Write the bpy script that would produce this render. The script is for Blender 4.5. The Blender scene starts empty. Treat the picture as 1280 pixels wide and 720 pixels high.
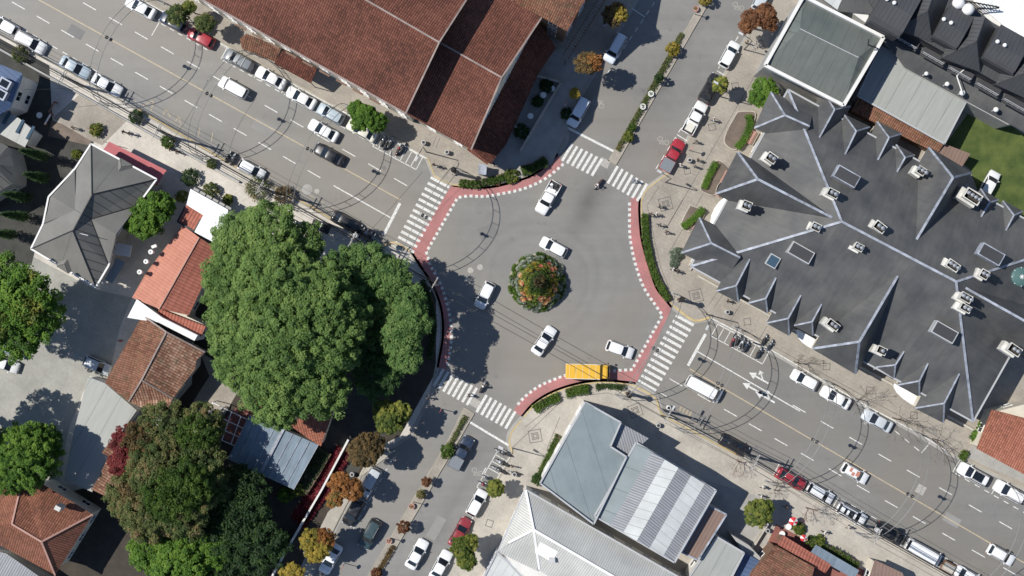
import bpy, math, random
import numpy as np
from mathutils import Vector, Matrix, Quaternion
random.seed(7); rng = np.random.default_rng(7)
S = bpy.context.scene; C = S.collection
R = math.radians
# ---------------------------------------------------------------- camera, sky, sun
HC = 180.0                       # flying height in metres, 9 px of a 1280 px wide picture per metre on the ground
cam = bpy.data.cameras.new('camera'); cam.lens = 36.0*HC/142.2222; cam.sensor_width = 36; cam.clip_end = 3000; cam.clip_start = 1
co = bpy.data.objects.new('camera', cam); C.objects.link(co); co.location = (0, 0, HC); S.camera = co
W = bpy.data.worlds.new("World"); S.world = W; W.use_nodes = True
nt = W.node_tree; bg = nt.nodes['Background']; sky = nt.nodes.new('ShaderNodeTexSky'); sky.sky_type = 'NISHITA'
sky.sun_disc = False; sky.sun_elevation = R(53); sky.sun_rotation = R(-75); sky.air_density = 0.75; sky.dust_density = 0.15; sky.ozone_density = 2.0
nt.links.new(sky.outputs[0], bg.inputs[0]); bg.inputs[1].default_value = 0.112
sl = bpy.data.lights.new('sun', 'SUN'); sl.energy = 4.6; sl.angle = R(0.5); sl.color = (1, 0.955, 0.88)
so = bpy.data.objects.new('sun', sl); C.objects.link(so); so.location = (-60, 20, 90)
ce, se = math.cos(R(53)), math.sin(R(53))
so.rotation_euler = Vector((0.966*ce, -0.259*ce, -se)).to_track_quat('-Z', 'Y').to_euler()
S.view_settings.view_transform = 'Standard'; S.view_settings.look = 'None'; S.view_settings.exposure = 0.09; S.view_settings.gamma = 1
S.render.engine = 'CYCLES'

# ---------------------------------------------------------------- helpers
def P(px, py, h=0.0):
    """ground plan position of a feature mapped at map point (px,py) on the survey photo, standing h metres up"""
    k = (HC-h)/HC/9.0
    return Vector(((px-640)*k, (360-py)*k, h))
def P2(px, py, h=0.0):
    v = P(px, py, h); return (v.x, v.y)
def tag(o, label=None, cat=None, group=None, kind=None):
    if label: o['label'] = label
    if cat: o['category'] = cat
    if group: o['group'] = group
    if kind: o['kind'] = kind
    return o
def empty(name, loc=(0, 0, 0), rz=0.0):
    o = bpy.data.objects.new(name, None); C.objects.link(o); o.location = loc; o.rotation_euler = (0, 0, rz); o.empty_display_size = .3
    return o
def thing(name, label, cat, loc=(0, 0, 0), rz=0.0, group=None):
    return tag(empty(name, loc, rz), label, cat, group)
def link(name, me, parent=None, loc=None, rz=None):
    o = bpy.data.objects.new(name, me); C.objects.link(o)
    if parent: o.parent = parent
    if loc is not None: o.location = loc
    if rz is not None: o.rotation_euler = (0, 0, rz)
    return o
class MB:
    def __init__(s): s.v = []; s.f = []; s.m = []
    def add(s, vs, fs, m=0):
        n = len(s.v); s.v += [tuple(v) for v in vs]; s.f += [tuple(i+n for i in f) for f in fs]; s.m += [m]*len(fs); return s
    def box(s, c, d, rz=0.0, m=0):
        cx, cy, cz = c; x, y, z = d[0]/2, d[1]/2, d[2]/2; a, b = math.cos(rz), math.sin(rz)
        vs = [(cx+a*i*x-b*j*y, cy+b*i*x+a*j*y, cz+k*z) for k in (-1, 1) for i, j in ((-1, -1), (1, -1), (1, 1), (-1, 1))]
        return s.add(vs, [(3, 2, 1, 0), (4, 5, 6, 7), (0, 1, 5, 4), (1, 2, 6, 5), (2, 3, 7, 6), (3, 0, 4, 7)], m)
    def prism(s, poly, z0, z1, m=0):
        a = sum(poly[i][0]*poly[(i+1) % len(poly)][1]-poly[(i+1) % len(poly)][0]*poly[i][1] for i in range(len(poly)))
        if a < 0: poly = poly[::-1]
        n = len(poly); vs = [(p[0], p[1], z0) for p in poly]+[(p[0], p[1], z1) for p in poly]
        return s.add(vs, [tuple(range(n-1, -1, -1)), tuple(range(n, 2*n))]+[(i, (i+1) % n, n+(i+1) % n, n+i) for i in range(n)], m)
    def sheet(s, poly, z, m=0):
        a = sum(poly[i][0]*poly[(i+1) % len(poly)][1]-poly[(i+1) % len(poly)][0]*poly[i][1] for i in range(len(poly)))
        if a < 0: poly = poly[::-1]
        return s.add([(p[0], p[1], z) for p in poly], [tuple(range(len(poly)))], m)
    def strip(s, path, w0, w1, z, m=0, z2=None):
        """flat strip beside a path (w0..w1 metres to its left); z2 gives it a skirt down to z2"""
        pts = [Vector((p[0], p[1])) for p in path]; L = []; Rr = []
        for i, p in enumerate(pts):
            d = Vector((0, 0))
            if i > 0: d += (p-pts[i-1]).normalized()
            if i < len(pts)-1: d += (pts[i+1]-p).normalized()
            d.normalize(); n = Vector((-d.y, d.x)); L.append(p+n*w0); Rr.append(p+n*w1)
        n = len(pts); vs = [(a.x, a.y, z) for a in L]+[(a.x, a.y, z) for a in Rr]
        fs = [(i, i+1, n+i+1, n+i) for i in range(n-1)]
        if w1 < w0: fs = [f[::-1] for f in fs]
        s.add(vs, fs, m)
        if z2 is not None:
            s.add([(a.x, a.y, z) for a in L]+[(a.x, a.y, z2) for a in L], [(i, i+1, n+i+1, n+i) for i in range(n-1)], m)
            s.add([(a.x, a.y, z) for a in Rr]+[(a.x, a.y, z2) for a in Rr], [(i, i+1, n+i+1, n+i) for i in range(n-1)], m)
        return s
    def tube(s, path, r, n=6, m=0, cap=True):
        pts = [Vector(p) for p in path]; rs = r if isinstance(r, (list, tuple)) else [r]*len(pts); base = len(s.v); vs = []
        for i, p in enumerate(pts):
            d = (pts[min(i+1, len(pts)-1)]-pts[max(i-1, 0)]).normalized()
            u = d.cross(Vector((0, 0, 1)) if abs(d.z) < .95 else Vector((1, 0, 0))).normalized(); w = d.cross(u)
            for k in range(n):
                a = 2*math.pi*k/n; vs.append(p+(u*math.cos(a)+w*math.sin(a))*rs[i])
        fs = [(i*n+k, i*n+(k+1) % n, (i+1)*n+(k+1) % n, (i+1)*n+k) for i in range(len(pts)-1) for k in range(n)]
        if cap: fs += [tuple(range(n)), tuple(range((len(pts)-1)*n, len(pts)*n))[::-1]]
        return s.add(vs, fs, m)
    def lathe(s, prof, c=(0, 0, 0), n=12, m=0):
        vs = []
        for r, z in prof:
            for k in range(n):
                a = 2*math.pi*k/n; vs.append((c[0]+r*math.cos(a), c[1]+r*math.sin(a), c[2]+z))
        fs = [(i*n+k, i*n+(k+1) % n, (i+1)*n+(k+1) % n, (i+1)*n+k) for i in range(len(prof)-1) for k in range(n)]
        fs += [tuple(range(n))[::-1], tuple(range((len(prof)-1)*n, len(prof)*n))]
        return s.add(vs, fs, m)
    def ball(s, c, r, n=8, m=0, sz=1.0):
        prof = [(max(.01, r*math.sin(math.pi*i/n)), -r*sz*math.cos(math.pi*i/n)) for i in range(n+1)]
        return s.lathe(prof, c, n+2, m)
    def bar(s, a, b, w, t, m=0):
        """a beam of width w, thickness t lying from a to b (top surface upward)"""
        a = Vector(a); b = Vector(b); d = (b-a).normalized(); u = d.cross(Vector((0, 0, 1)))
        u = u.normalized() if u.length > 1e-4 else Vector((1, 0, 0)); w2 = u*w/2; t2 = u.cross(d)*t/2
        vs = [a-w2-t2, a+w2-t2, a+w2+t2, a-w2+t2, b-w2-t2, b+w2-t2, b+w2+t2, b-w2+t2]
        return s.add(vs, [(0, 1, 2, 3), (7, 6, 5, 4), (0, 4, 5, 1), (1, 5, 6, 2), (2, 6, 7, 3), (3, 7, 4, 0)], m)
    def mesh(s, name, mats, smooth=False, origin=None, uv=False):
        me = bpy.data.meshes.new(name); vs = s.v
        if origin is not None: vs = [(v[0]-origin[0], v[1]-origin[1], v[2]-origin[2]) for v in vs]
        me.from_pydata(vs, [], s.f)
        for m in (mats if isinstance(mats, (list, tuple)) else [mats]): me.materials.append(m)
        me.polygons.foreach_set('material_index', s.m)
        if smooth: me.polygons.foreach_set('use_smooth', [True]*len(s.f))
        if uv:
            ul = me.uv_layers.new(name='UVMap')
            for p in me.polygons:
                nrm = p.normal; t = Vector((0, 0, 1)).cross(nrm)
                t = t.normalized() if t.length > .02 else Vector((0.87, -0.49, 0)); b = nrm.cross(t)
                for li in p.loop_indices:
                    q = me.vertices[me.loops[li].vertex_index].co; ul.data[li].uv = (q.dot(t), q.dot(b))
        me.update(); return me
    def build(s, name, mats, parent=None, smooth=False, origin=None, uv=False, world=False):
        me = s.mesh(name, mats, smooth, (parent.location if (world and parent) else origin), uv)
        return link(name, me, parent)
def offs(poly, d):
    """offset a polygon inward by d"""
    a = sum(poly[i][0]*poly[(i+1) % len(poly)][1]-poly[(i+1) % len(poly)][0]*poly[i][1] for i in range(len(poly)))
    if a < 0: poly = poly[::-1]
    out = []; n = len(poly)
    for i in range(n):
        p = Vector(poly[i][:2]); e0 = (p-Vector(poly[i-1][:2])).normalized(); e1 = (Vector(poly[(i+1) % n][:2])-p).normalized()
        n0 = Vector((-e0.y, e0.x)); n1 = Vector((-e1.y, e1.x)); b = (n0+n1); q = b.dot(b)
        b = b*(2/q) if q > .3 else n0
        out.append((p.x+b.x*d, p.y+b.y*d))
    return out
def smooth_path(pts, n=4):
    """Catmull-Rom through map points"""
    q = [pts[0]]+list(pts)+[pts[-1]]; out = []
    for i in range(1, len(q)-2):
        for k in range(n):
            t = k/n; out.append(tuple(.5*((2*q[i][j])+(q[i+1][j]-q[i-1][j])*t+(2*q[i-1][j]-5*q[i][j]+4*q[i+1][j]-q[i+2][j])*t*t+(3*q[i][j]-q[i-1][j]-3*q[i+1][j]+q[i+2][j])*t**3) for j in range(len(pts[0]))))
    return out+[tuple(pts[-1])]

# ---------------------------------------------------------------- materials
M = {}
def _mat(name):
    m = bpy.data.materials.new(name); m.use_nodes = True; M[name] = m
    return m, m.node_tree, m.node_tree.nodes['Principled BSDF']
def N(nt, t, **kw):
    n = nt.nodes.new('ShaderNode'+t)
    for k, v in kw.items(): setattr(n, k, v)
    return n
def val(nt, op, a, b=None, c=None):
    n = N(nt, 'Math', operation=op)
    for i, x in enumerate((a, b, c)):
        if x is None: continue
        if isinstance(x, (int, float)): n.inputs[i].default_value = x
        else: nt.links.new(x, n.inputs[i])
    return n.outputs[0]
def mixc(nt, f, a, b, mode='MIX'):
    n = N(nt, 'Mix', data_type='RGBA', blend_type=mode)
    for i, x in ((0, f), (6, a), (7, b)):
        if isinstance(x, (int, float)): n.inputs[i].default_value = x
        elif isinstance(x, (tuple, list)): n.inputs[i].default_value = (*x[:3], 1)
        else: nt.links.new(x, n.inputs[i])
    return n.outputs[2]
def ramp(nt, f, stops):
    n = N(nt, 'ValToRGB'); e = n.color_ramp.elements
    while len(e) < len(stops): e.new(.5)
    for i, (p, c) in enumerate(stops):
        e[i].position = p; e[i].color = (*c, 1) if isinstance(c, (tuple, list)) else (c, c, c, 1)
    nt.links.new(f, n.inputs[0]); return n.outputs[0]
def noise(nt, sc, det=3, vec=None, rough=.55):
    n = N(nt, 'TexNoise'); n.inputs['Scale'].default_value = sc; n.inputs['Detail'].default_value = det; n.inputs['Roughness'].default_value = rough
    if vec is not None: nt.links.new(vec, n.inputs[0])
    return n.outputs[0]
def pos(nt): return N(nt, 'NewGeometry').outputs[0]
def mat(name, col, rough=.8, var=.15, sc=.6, fine=6.0, metal=0, bump=0.0, c2=None, coat=0, spec=None):
    m, nt, b = _mat(name); p = pos(nt)
    n1 = noise(nt, sc, 4, p); n2 = noise(nt, fine, 3, p)
    f = ramp(nt, n1, [(.3, 0.0), (.7, 1.0)])
    dark = tuple(x*(1-var) for x in col); lite = tuple(min(1, x*(1+var*.8)) for x in col)
    c = mixc(nt, f, dark, c2 if c2 else lite)
    g = val(nt, 'MULTIPLY_ADD', n2, var*1.2, 1-var*.6)
    c = mixc(nt, 1.0, c, N_comb(nt, g), 'MULTIPLY')
    nt.links.new(c, b.inputs['Base Color']); b.inputs['Roughness'].default_value = rough; b.inputs['Metallic'].default_value = metal
    if coat: b.inputs['Coat Weight'].default_value = coat
    if spec is not None: b.inputs['Specular IOR Level'].default_value = spec
    if bump:
        bn = N(nt, 'Bump'); bn.inputs['Distance'].default_value = bump; bn.inputs['Strength'].default_value = .8
        nt.links.new(n2, bn.inputs['Height']); nt.links.new(bn.outputs[0], b.inputs['Normal'])
    return m
def N_comb(nt, g):
    n = N(nt, 'CombineColor')
    for i in range(3): nt.links.new(g, n.inputs[i])
    return n.outputs[0]
def tiles(name, c1, c2, c3, pu=.3, pv=.42, rough=.85, dark=.45, moss=None, bumpd=.05):
    """clay tiles: rows and channels from the roof's own UV in metres, each tile its own shade"""
    m, nt, b = _mat(name); uv = N(nt, 'UVMap').outputs[0]; sp = N(nt, 'SeparateXYZ'); nt.links.new(uv, sp.inputs[0])
    u = val(nt, 'DIVIDE', sp.outputs[0], pu); v = val(nt, 'DIVIDE', sp.outputs[1], pv)
    fu = val(nt, 'FRACT', u); fv = val(nt, 'FRACT', v)
    cb = N(nt, 'CombineXYZ'); nt.links.new(val(nt, 'FLOOR', u), cb.inputs[0]); nt.links.new(val(nt, 'FLOOR', v), cb.inputs[1])
    wn = N(nt, 'TexWhiteNoise', noise_dimensions='2D'); nt.links.new(cb.outputs[0], wn.inputs[0])
    p = pos(nt); big = noise(nt, .16, 5, p); mid = noise(nt, 1.3, 4, p)
    f = val(nt, 'MULTIPLY_ADD', wn.outputs[0], .42, val(nt, 'MULTIPLY_ADD', big, 1.1, -.28))
    c = ramp(nt, f, [(0.15, c1), (.5, c2), (.95, c3)]); so_ = noise(nt, .5, 6, p, .7); c = mixc(nt, ramp(nt, so_, [(.56, 0.0), (.72, .5)]), c, tuple(x*.45+.015 for x in c1))
    if moss: c = mixc(nt, ramp(nt, mid, [(.5, 0.0), (.75, .75)]), c, moss)
    hump = val(nt, 'SINE', val(nt, 'MULTIPLY', fu, math.pi))
    step = val(nt, 'POWER', fv, 3.0)
    sh = val(nt, 'MULTIPLY', val(nt, 'MULTIPLY_ADD', hump, dark, 1-dark), val(nt, 'MULTIPLY_ADD', step, -dark*.7, 1.0))
    c = mixc(nt, 1.0, c, N_comb(nt, sh), 'MULTIPLY')
    nt.links.new(c, b.inputs['Base Color']); b.inputs['Roughness'].default_value = rough; b.inputs['Specular IOR Level'].default_value = .25
    bn = N(nt, 'Bump'); bn.inputs['Distance'].default_value = bumpd
    nt.links.new(val(nt, 'ADD', hump, val(nt, 'MULTIPLY', fv, -.4)), bn.inputs['Height']); nt.links.new(bn.outputs[0], b.inputs['Normal'])
    return m
def ribbed(name, col, pitch=.5, w=.12, rough=.5, dark=.55, var=.12, metal=0.0, c2=None, sheetlen=0, streak=.12):
    m, nt, b = _mat(name); uv = N(nt, 'UVMap').outputs[0]; sp = N(nt, 'SeparateXYZ'); nt.links.new(uv, sp.inputs[0])
    fu = val(nt, 'FRACT', val(nt, 'DIVIDE', sp.outputs[0], pitch)); seam = val(nt, 'LESS_THAN', fu, w)
    p = pos(nt); big = noise(nt, .3, 5, p)
    mp = N(nt, 'Mapping'); nt.links.new(uv, mp.inputs[0]); mp.inputs[3].default_value = (2.2, .25, 1)
    st = noise(nt, 1.0, 4, mp.outputs[0])
    c = mixc(nt, ramp(nt, big, [(.3, 0.0), (.7, 1.0)]), tuple(x*(1-var) for x in col), c2 if c2 else tuple(min(1, x*(1+var)) for x in col))
    c = mixc(nt, 1.0, c, N_comb(nt, val(nt, 'MULTIPLY_ADD', st, streak*2, 1-streak)), 'MULTIPLY')
    c = mixc(nt, val(nt, 'MULTIPLY', seam, dark), c, tuple(x*.3 for x in col))
    nt.links.new(c, b.inputs['Base Color']); b.inputs['Roughness'].default_value = rough; b.inputs['Metallic'].default_value = metal
    bn = N(nt, 'Bump'); bn.inputs['Distance'].default_value = .04; nt.links.new(seam, bn.inputs['Height']); nt.links.new(bn.outputs[0], b.inputs['Normal'])
    return m
def leafmat(name, stops, rough=.6):
    m, nt, b = _mat(name); a = N(nt, 'Attribute', attribute_name='tint')
    nz = noise(nt, .28, 4, pos(nt)); c = ramp(nt, val(nt, 'ADD', a.outputs['Fac'], val(nt, 'MULTIPLY_ADD', nz, 1.3, -.68)), stops); nt.links.new(c, b.inputs['Base Color']); b.inputs['Roughness'].default_value = rough
    b.inputs['Specular IOR Level'].default_value = .3
    tr = N(nt, 'BsdfTranslucent'); nt.links.new(c, tr.inputs[0]); mx = N(nt, 'MixShader'); mx.inputs[0].default_value = .38
    nt.links.new(b.outputs[0], mx.inputs[1]); nt.links.new(tr.outputs[0], mx.inputs[2]); nt.links.new(mx.outputs[0], nt.nodes['Material Output'].inputs[0])
    return m
STAINS = [(*P2(733, 262), R(62), 4.5, 1.6, .28), (*P2(737, 245), R(62), 2.2, 1.0, .18), (*P2(622, 440), R(75), 4.0, 1.8, .2), (*P2(480, 222), R(-29), 9, 1.0, .1), (*P2(900, 470), R(-30), 12, 1.1, .12), (*P2(790, 400), R(60), 6, 1.5, .08), (*P2(300, 190), R(-29), 22, .9, .08), (*P2(330, 140), R(-29), 22, .8, .07), (*P2(1080, 600), R(-30), 20, .9, .09), (*P2(560, 300), R(-50), 6, 2, .08), (*P2(700, 420), R(20), 7, 1.5, .08), (*P2(560, 640), R(61), 16, .7, .09), (*P2(840, 90), R(61), 16, .7, .09)]
def asphalt(name, c=.17, warm=(1, .985, .94)):
    m, nt, b = _mat(name); p = pos(nt)
    mp = N(nt, 'Mapping'); nt.links.new(p, mp.inputs[0]); mp.inputs[2].default_value = (0, 0, R(29)); mp.inputs[3].default_value = (.03, .55, 1)
    big = noise(nt, .06, 6, p, .6); lane = noise(nt, 1.0, 3, mp.outputs[0]); fine = noise(nt, 9, 3, p); mid = noise(nt, .8, 6, p, .65)
    g = val(nt, 'MULTIPLY_ADD', big, .62, .66); g = val(nt, 'MULTIPLY', g, val(nt, 'MULTIPLY_ADD', lane, .36, .82))
    g = val(nt, 'MULTIPLY', g, val(nt, 'MULTIPLY_ADD', fine, .3, .85)); g = val(nt, 'MULTIPLY', g, val(nt, 'MULTIPLY_ADD', mid, .26, .87))
    ct = N(nt, 'TexVoronoi', feature='DISTANCE_TO_EDGE'); ct.inputs['Scale'].default_value = .13; dv = N(nt, 'VectorMath', operation='ADD'); nt.links.new(p, dv.inputs[0]); nz = N(nt, 'TexNoise'); nz.inputs['Scale'].default_value = .5; nt.links.new(p, nz.inputs[0]); nv = N(nt, 'VectorMath', operation='SCALE'); nt.links.new(nz.outputs[1], nv.inputs[0]); nv.inputs['Scale'].default_value = 5; nt.links.new(nv.outputs[0], dv.inputs[1]); nt.links.new(dv.outputs[0], ct.inputs[0])
    g = val(nt, 'MULTIPLY', g, ramp(nt, ct.outputs[0], [(0.0, .9), (.006, 1.0)]))
    pv = N(nt, 'TexVoronoi', feature='F1'); pv.inputs['Scale'].default_value = .085; nt.links.new(mp.outputs[0], pv.inputs[0]); sc_ = N(nt, 'SeparateColor'); nt.links.new(pv.outputs['Color'], sc_.inputs[0]); g = val(nt, 'MULTIPLY', g, val(nt, 'MULTIPLY_ADD', sc_.outputs[0], .07, .965))
    sx0 = N(nt, 'SeparateXYZ'); nt.links.new(p, sx0.inputs[0])
    rx0 = val(nt, 'SUBTRACT', sx0.outputs[0], 3.5); ry0 = val(nt, 'SUBTRACT', sx0.outputs[1], .8); rr = val(nt, 'SQRT', val(nt, 'ADD', val(nt, 'MULTIPLY', rx0, rx0), val(nt, 'MULTIPLY', ry0, ry0)))
    for (r0, wd, am) in ((6.6, .45, .13), (8.3, .45, .13), (11.0, .6, .08), (12.8, .6, .08)):
        q = val(nt, 'DIVIDE', val(nt, 'SUBTRACT', val(nt, 'ADD', rr, val(nt, 'MULTIPLY_ADD', big, 5.0, -2.5)), r0), wd); g = val(nt, 'MULTIPLY', g, val(nt, 'MULTIPLY_ADD', val(nt, 'MULTIPLY', val(nt, 'EXPONENT', val(nt, 'MULTIPLY', val(nt, 'MULTIPLY', q, q), -1)), mid), -am, 1.0))
    for (cx, cy, an, rx, ry, am) in STAINS:
        ca, sa = math.cos(an), math.sin(an); X = val(nt, 'SUBTRACT', sx0.outputs[0], cx); Y = val(nt, 'SUBTRACT', sx0.outputs[1], cy)
        U = val(nt, 'DIVIDE', val(nt, 'ADD', val(nt, 'MULTIPLY', X, ca), val(nt, 'MULTIPLY', Y, sa)), rx); V = val(nt, 'DIVIDE', val(nt, 'SUBTRACT', val(nt, 'MULTIPLY', Y, ca), val(nt, 'MULTIPLY', X, sa)), ry)
        q = val(nt, 'EXPONENT', val(nt, 'MULTIPLY', val(nt, 'ADD', val(nt, 'MULTIPLY', U, U), val(nt, 'MULTIPLY', V, V)), -1)); g = val(nt, 'MULTIPLY', g, val(nt, 'MULTIPLY_ADD', val(nt, 'MULTIPLY', q, val(nt, 'MULTIPLY_ADD', mid, 1.0, .5)), -am, 1.0))
    # oil stains: rare dark blots
    st = ramp(nt, noise(nt, .35, 5, p, .7), [(.62, 1.0), (.78, .62)])
    col = mixc(nt, 1.0, tuple(c*x for x in warm), N_comb(nt, g), 'MULTIPLY'); col = mixc(nt, 1.0, col, st, 'MULTIPLY')
    col = mixc(nt, ramp(nt, noise(nt, .045, 2, p), [(.42, 0.0), (.62, .6)]), col, (c*1.1, c*1.0, c*.86))
    sx = N(nt, 'SeparateXYZ'); nt.links.new(p, sx.inputs[0]); gx = val(nt, 'MULTIPLY_ADD', val(nt, 'ADD', sx.outputs[0], val(nt, 'MULTIPLY_ADD', big, 60, -30)), -.0028, .97)  # brighter west, darker east: haze brightening painted into the asphalt colour
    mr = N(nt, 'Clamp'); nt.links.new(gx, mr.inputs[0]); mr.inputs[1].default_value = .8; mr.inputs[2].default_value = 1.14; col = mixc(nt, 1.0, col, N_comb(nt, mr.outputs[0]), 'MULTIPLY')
    nt.links.new(col, b.inputs['Base Color']); b.inputs['Roughness'].default_value = .88; b.inputs['Specular IOR Level'].default_value = .3
    bn = N(nt, 'Bump'); bn.inputs['Distance'].default_value = .008; nt.links.new(fine, bn.inputs['Height']); nt.links.new(bn.outputs[0], b.inputs['Normal'])
    return m
def paving(name, c1, c2, size=.5, rot=29, joint=.04, jd=.35):
    m, nt, b = _mat(name); p = pos(nt); mp = N(nt, 'Mapping'); nt.links.new(p, mp.inputs[0]); mp.inputs[2].default_value = (0, 0, R(rot))
    br = N(nt, 'TexBrick'); nt.links.new(mp.outputs[0], br.inputs[0]); br.offset = .5
    br.inputs['Scale'].default_value = 1; br.inputs['Brick Width'].default_value = size*1.6; br.inputs['Row Height'].default_value = size; br.inputs['Mortar Size'].default_value = joint*.5
    br.inputs['Color1'].default_value = (*c1, 1); br.inputs['Color2'].default_value = (*c2, 1); br.inputs['Mortar'].default_value = (*[x*(1-jd) for x in c1], 1)
    br.inputs['Bias'].default_value = -.2
    g = val(nt, 'MULTIPLY_ADD', noise(nt, .25, 6, p, .65), .9, .55); g = val(nt, 'MULTIPLY', g, val(nt, 'MULTIPLY_ADD', noise(nt, 3.5, 4, p, .7), .5, .75))
    c = mixc(nt, 1.0, br.outputs[0], N_comb(nt, g), 'MULTIPLY'); nt.links.new(c, b.inputs['Base Color']); b.inputs['Roughness'].default_value = .85
    return m
def paintline(name, col, wear=.25):
    m, nt, b = _mat(name); p = pos(nt); n = noise(nt, 5, 5, p, .7)
    c = mixc(nt, ramp(nt, n, [(.44, 0.0), (.68, wear)]), col, (.2, .2, .19)); nt.links.new(c, b.inputs['Base Color']); b.inputs['Roughness'].default_value = .6
    return m
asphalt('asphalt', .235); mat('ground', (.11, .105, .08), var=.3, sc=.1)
paving('pavement', (.325, .295, .25), (.30, .27, .235), jd=.2); paving('pavement_pale', (.41, .38, .33), (.39, .36, .315), .6, joint=.04, jd=.12)
paving('pavement_light', (.54, .505, .45), (.51, .475, .425), .6, joint=.04, jd=.12); paving('concrete_yard', (.33, .325, .29), (.315, .31, .28), 3.0, joint=.04, jd=.2); paving('red_paving', (.26, .1, .08), (.2, .09, .075), .3)
mat('kerb', (.36, .33, .27), var=.2); mat('kerb_yellow', (.5, .39, .19), var=.2, fine=3); mat('inlay', (.13, .125, .12), var=.2)
mat('patch_dark', (.185, .182, .175), var=.12, fine=9); mat('patch_pale', (.255, .25, .238), var=.1, fine=9)
paintline('white_line', (.72, .72, .69), .75); paintline('yellow_line', (.52, .42, .27), .7); paintline('faded_line', (.42, .40, .36), .8); paintline('faded_yellow', (.40, .33, .22), .8)
mat('red_band', (.36, .175, .165), var=.16, sc=.5, fine=4, c2=(.44, .18, .175))
tiles('clay_red', (.11, .046, .032), (.185, .072, .05), (.27, .11, .075)); tiles('clay_house', (.14, .062, .04), (.24, .1, .062), (.32, .14, .095), .32, .4, dark=.3); tiles('clay_brown', (.14, .062, .042), (.26, .125, .08), (.36, .18, .125), moss=(.12, .11, .06))
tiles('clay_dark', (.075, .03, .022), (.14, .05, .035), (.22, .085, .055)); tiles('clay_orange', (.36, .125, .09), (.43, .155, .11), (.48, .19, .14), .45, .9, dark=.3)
tiles('clay_orange_smooth', (.46, .2, .145), (.5, .22, .16), (.54, .25, .18), .45, .9, dark=.08)
tiles('clay_mixed', (.2, .085, .055), (.42, .235, .16), (.6, .44, .34), .36, .45, dark=.55, moss=(.16, .14, .09)); tiles('clay_fired', (.25, .1, .065), (.38, .145, .092), (.47, .2, .14), .32, .4, dark=.3)
ribbed('metal_grey', (.14, .138, .128), 1.1, .09, dark=.85, rough=.55); ribbed('metal_grey_plain', (.17, .166, .153), 50, .001, rough=.6)
ribbed('membrane_green', (.10, .12, .112), 1.6, .03, rough=.6, c2=(.135, .145, .133), dark=.3, streak=.2); ribbed('membrane_blue', (.2, .24, .25), 3.2, .02, rough=.55, dark=.3, streak=.1)
ribbed('pale_sheet', (.38, .39, .37), 2.4, .03, rough=.5, c2=(.32, .335, .31), dark=.35, streak=.2); ribbed('pale_tiles', (.53, .53, .5), .32, .28, rough=.7, dark=.35)
ribbed('rib_grey', (.3, .31, .33), .34, .4, rough=.5, dark=.55, streak=.3); ribbed('white_sheet', (.52, .54, .53), 1.2, .03, rough=.5, dark=.2, streak=.1)
ribbed('bright_sheet', (.8, .82, .82), 1.2, .02, rough=.5, dark=.1, streak=.04); ribbed('slate', (.072, .075, .08), 60, .0001, rough=.65, c2=(.112, .111, .107), dark=.0, var=.2, streak=.26); ribbed('slate_black', (.06, .062, .066), .55, .1, rough=.6, dark=.35, streak=.2)
ribbed('blue_roof', (.09, .14, .25), .6, .1, rough=.45, dark=.3); ribbed('glass_roof', (.2, .25, .3), 1.15, .06, rough=.25, dark=.0, streak=.4); ribbed('brown_sheet', (.22, .15, .12), .5, .08, dark=.4)
mat('white', (.78, .78, .76), var=.04); mat('wall_cream', (.62, .57, .47), var=.1); mat('wall_white', (.7, .69, .66), var=.08); mat('wall_grey', (.35, .35, .34), var=.1); mat('wall_brown', (.2, .12, .08), var=.15)
mat('ridge_metal', (.33, .355, .41), .5, var=.4, sc=1.2); mat('gutter', (.42, .43, .44), .5, var=.08); mat('ridge_clay', (.3, .245, .22), var=.3); mat('chimney_white', (.58, .57, .53), var=.25, fine=3)
mat('concrete', (.34, .33, .31), var=.15); mat('pole_concrete', (.3, .29, .27), var=.12); mat('black_metal', (.02, .02, .022), .4, var=.1); mat('steel', (.45, .46, .47), .35, var=.1, metal=.6)
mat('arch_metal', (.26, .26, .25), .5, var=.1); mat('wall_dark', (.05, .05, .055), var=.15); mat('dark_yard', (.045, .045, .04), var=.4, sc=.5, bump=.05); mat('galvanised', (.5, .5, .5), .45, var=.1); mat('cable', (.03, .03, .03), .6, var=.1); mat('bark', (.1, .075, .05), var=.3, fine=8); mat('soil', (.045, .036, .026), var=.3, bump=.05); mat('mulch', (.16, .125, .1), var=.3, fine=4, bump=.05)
mat('wood', (.2, .1, .055), var=.25); mat('wood_pink', (.46, .27, .22), var=.15); mat('grass', (.055, .1, .014), var=.4, sc=.35, fine=5, c2=(.105, .135, .028), bump=.04); mat('stone', (.45, .42, .36), var=.2)
mat('red_cloth', (.6, .04, .05), .7, var=.1); mat('white_cloth', (.8, .8, .78), .7, var=.05); mat('awning_red', (.42, .12, .13), .7, var=.12)
mat('tyre', (.015, .015, .016), .8, var=.1); mat('rim', (.4, .41, .42), .3, var=.05, metal=.7); mat('skin', (.5, .32, .24), .6, var=.05); mat('plastic_dark', (.03, .03, .03), .5, var=.1)
m, nt_, b_ = _mat('glass'); b_.inputs['Base Color'].default_value = (.012, .016, .022, 1); b_.inputs['Roughness'].default_value = .06; b_.inputs['Specular IOR Level'].default_value = .7
m, nt_, b_ = _mat('glass_blue'); b_.inputs['Base Color'].default_value = (.05, .09, .13, 1); b_.inputs['Roughness'].default_value = .12
m, nt_, b_ = _mat('glass_green'); b_.inputs['Base Color'].default_value = (.08, .15, .14, 1); b_.inputs['Roughness'].default_value = .3
m, nt_, b_ = _mat('headlamp'); b_.inputs['Base Color'].default_value = (.6, .62, .65, 1); b_.inputs['Roughness'].default_value = .1
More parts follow.
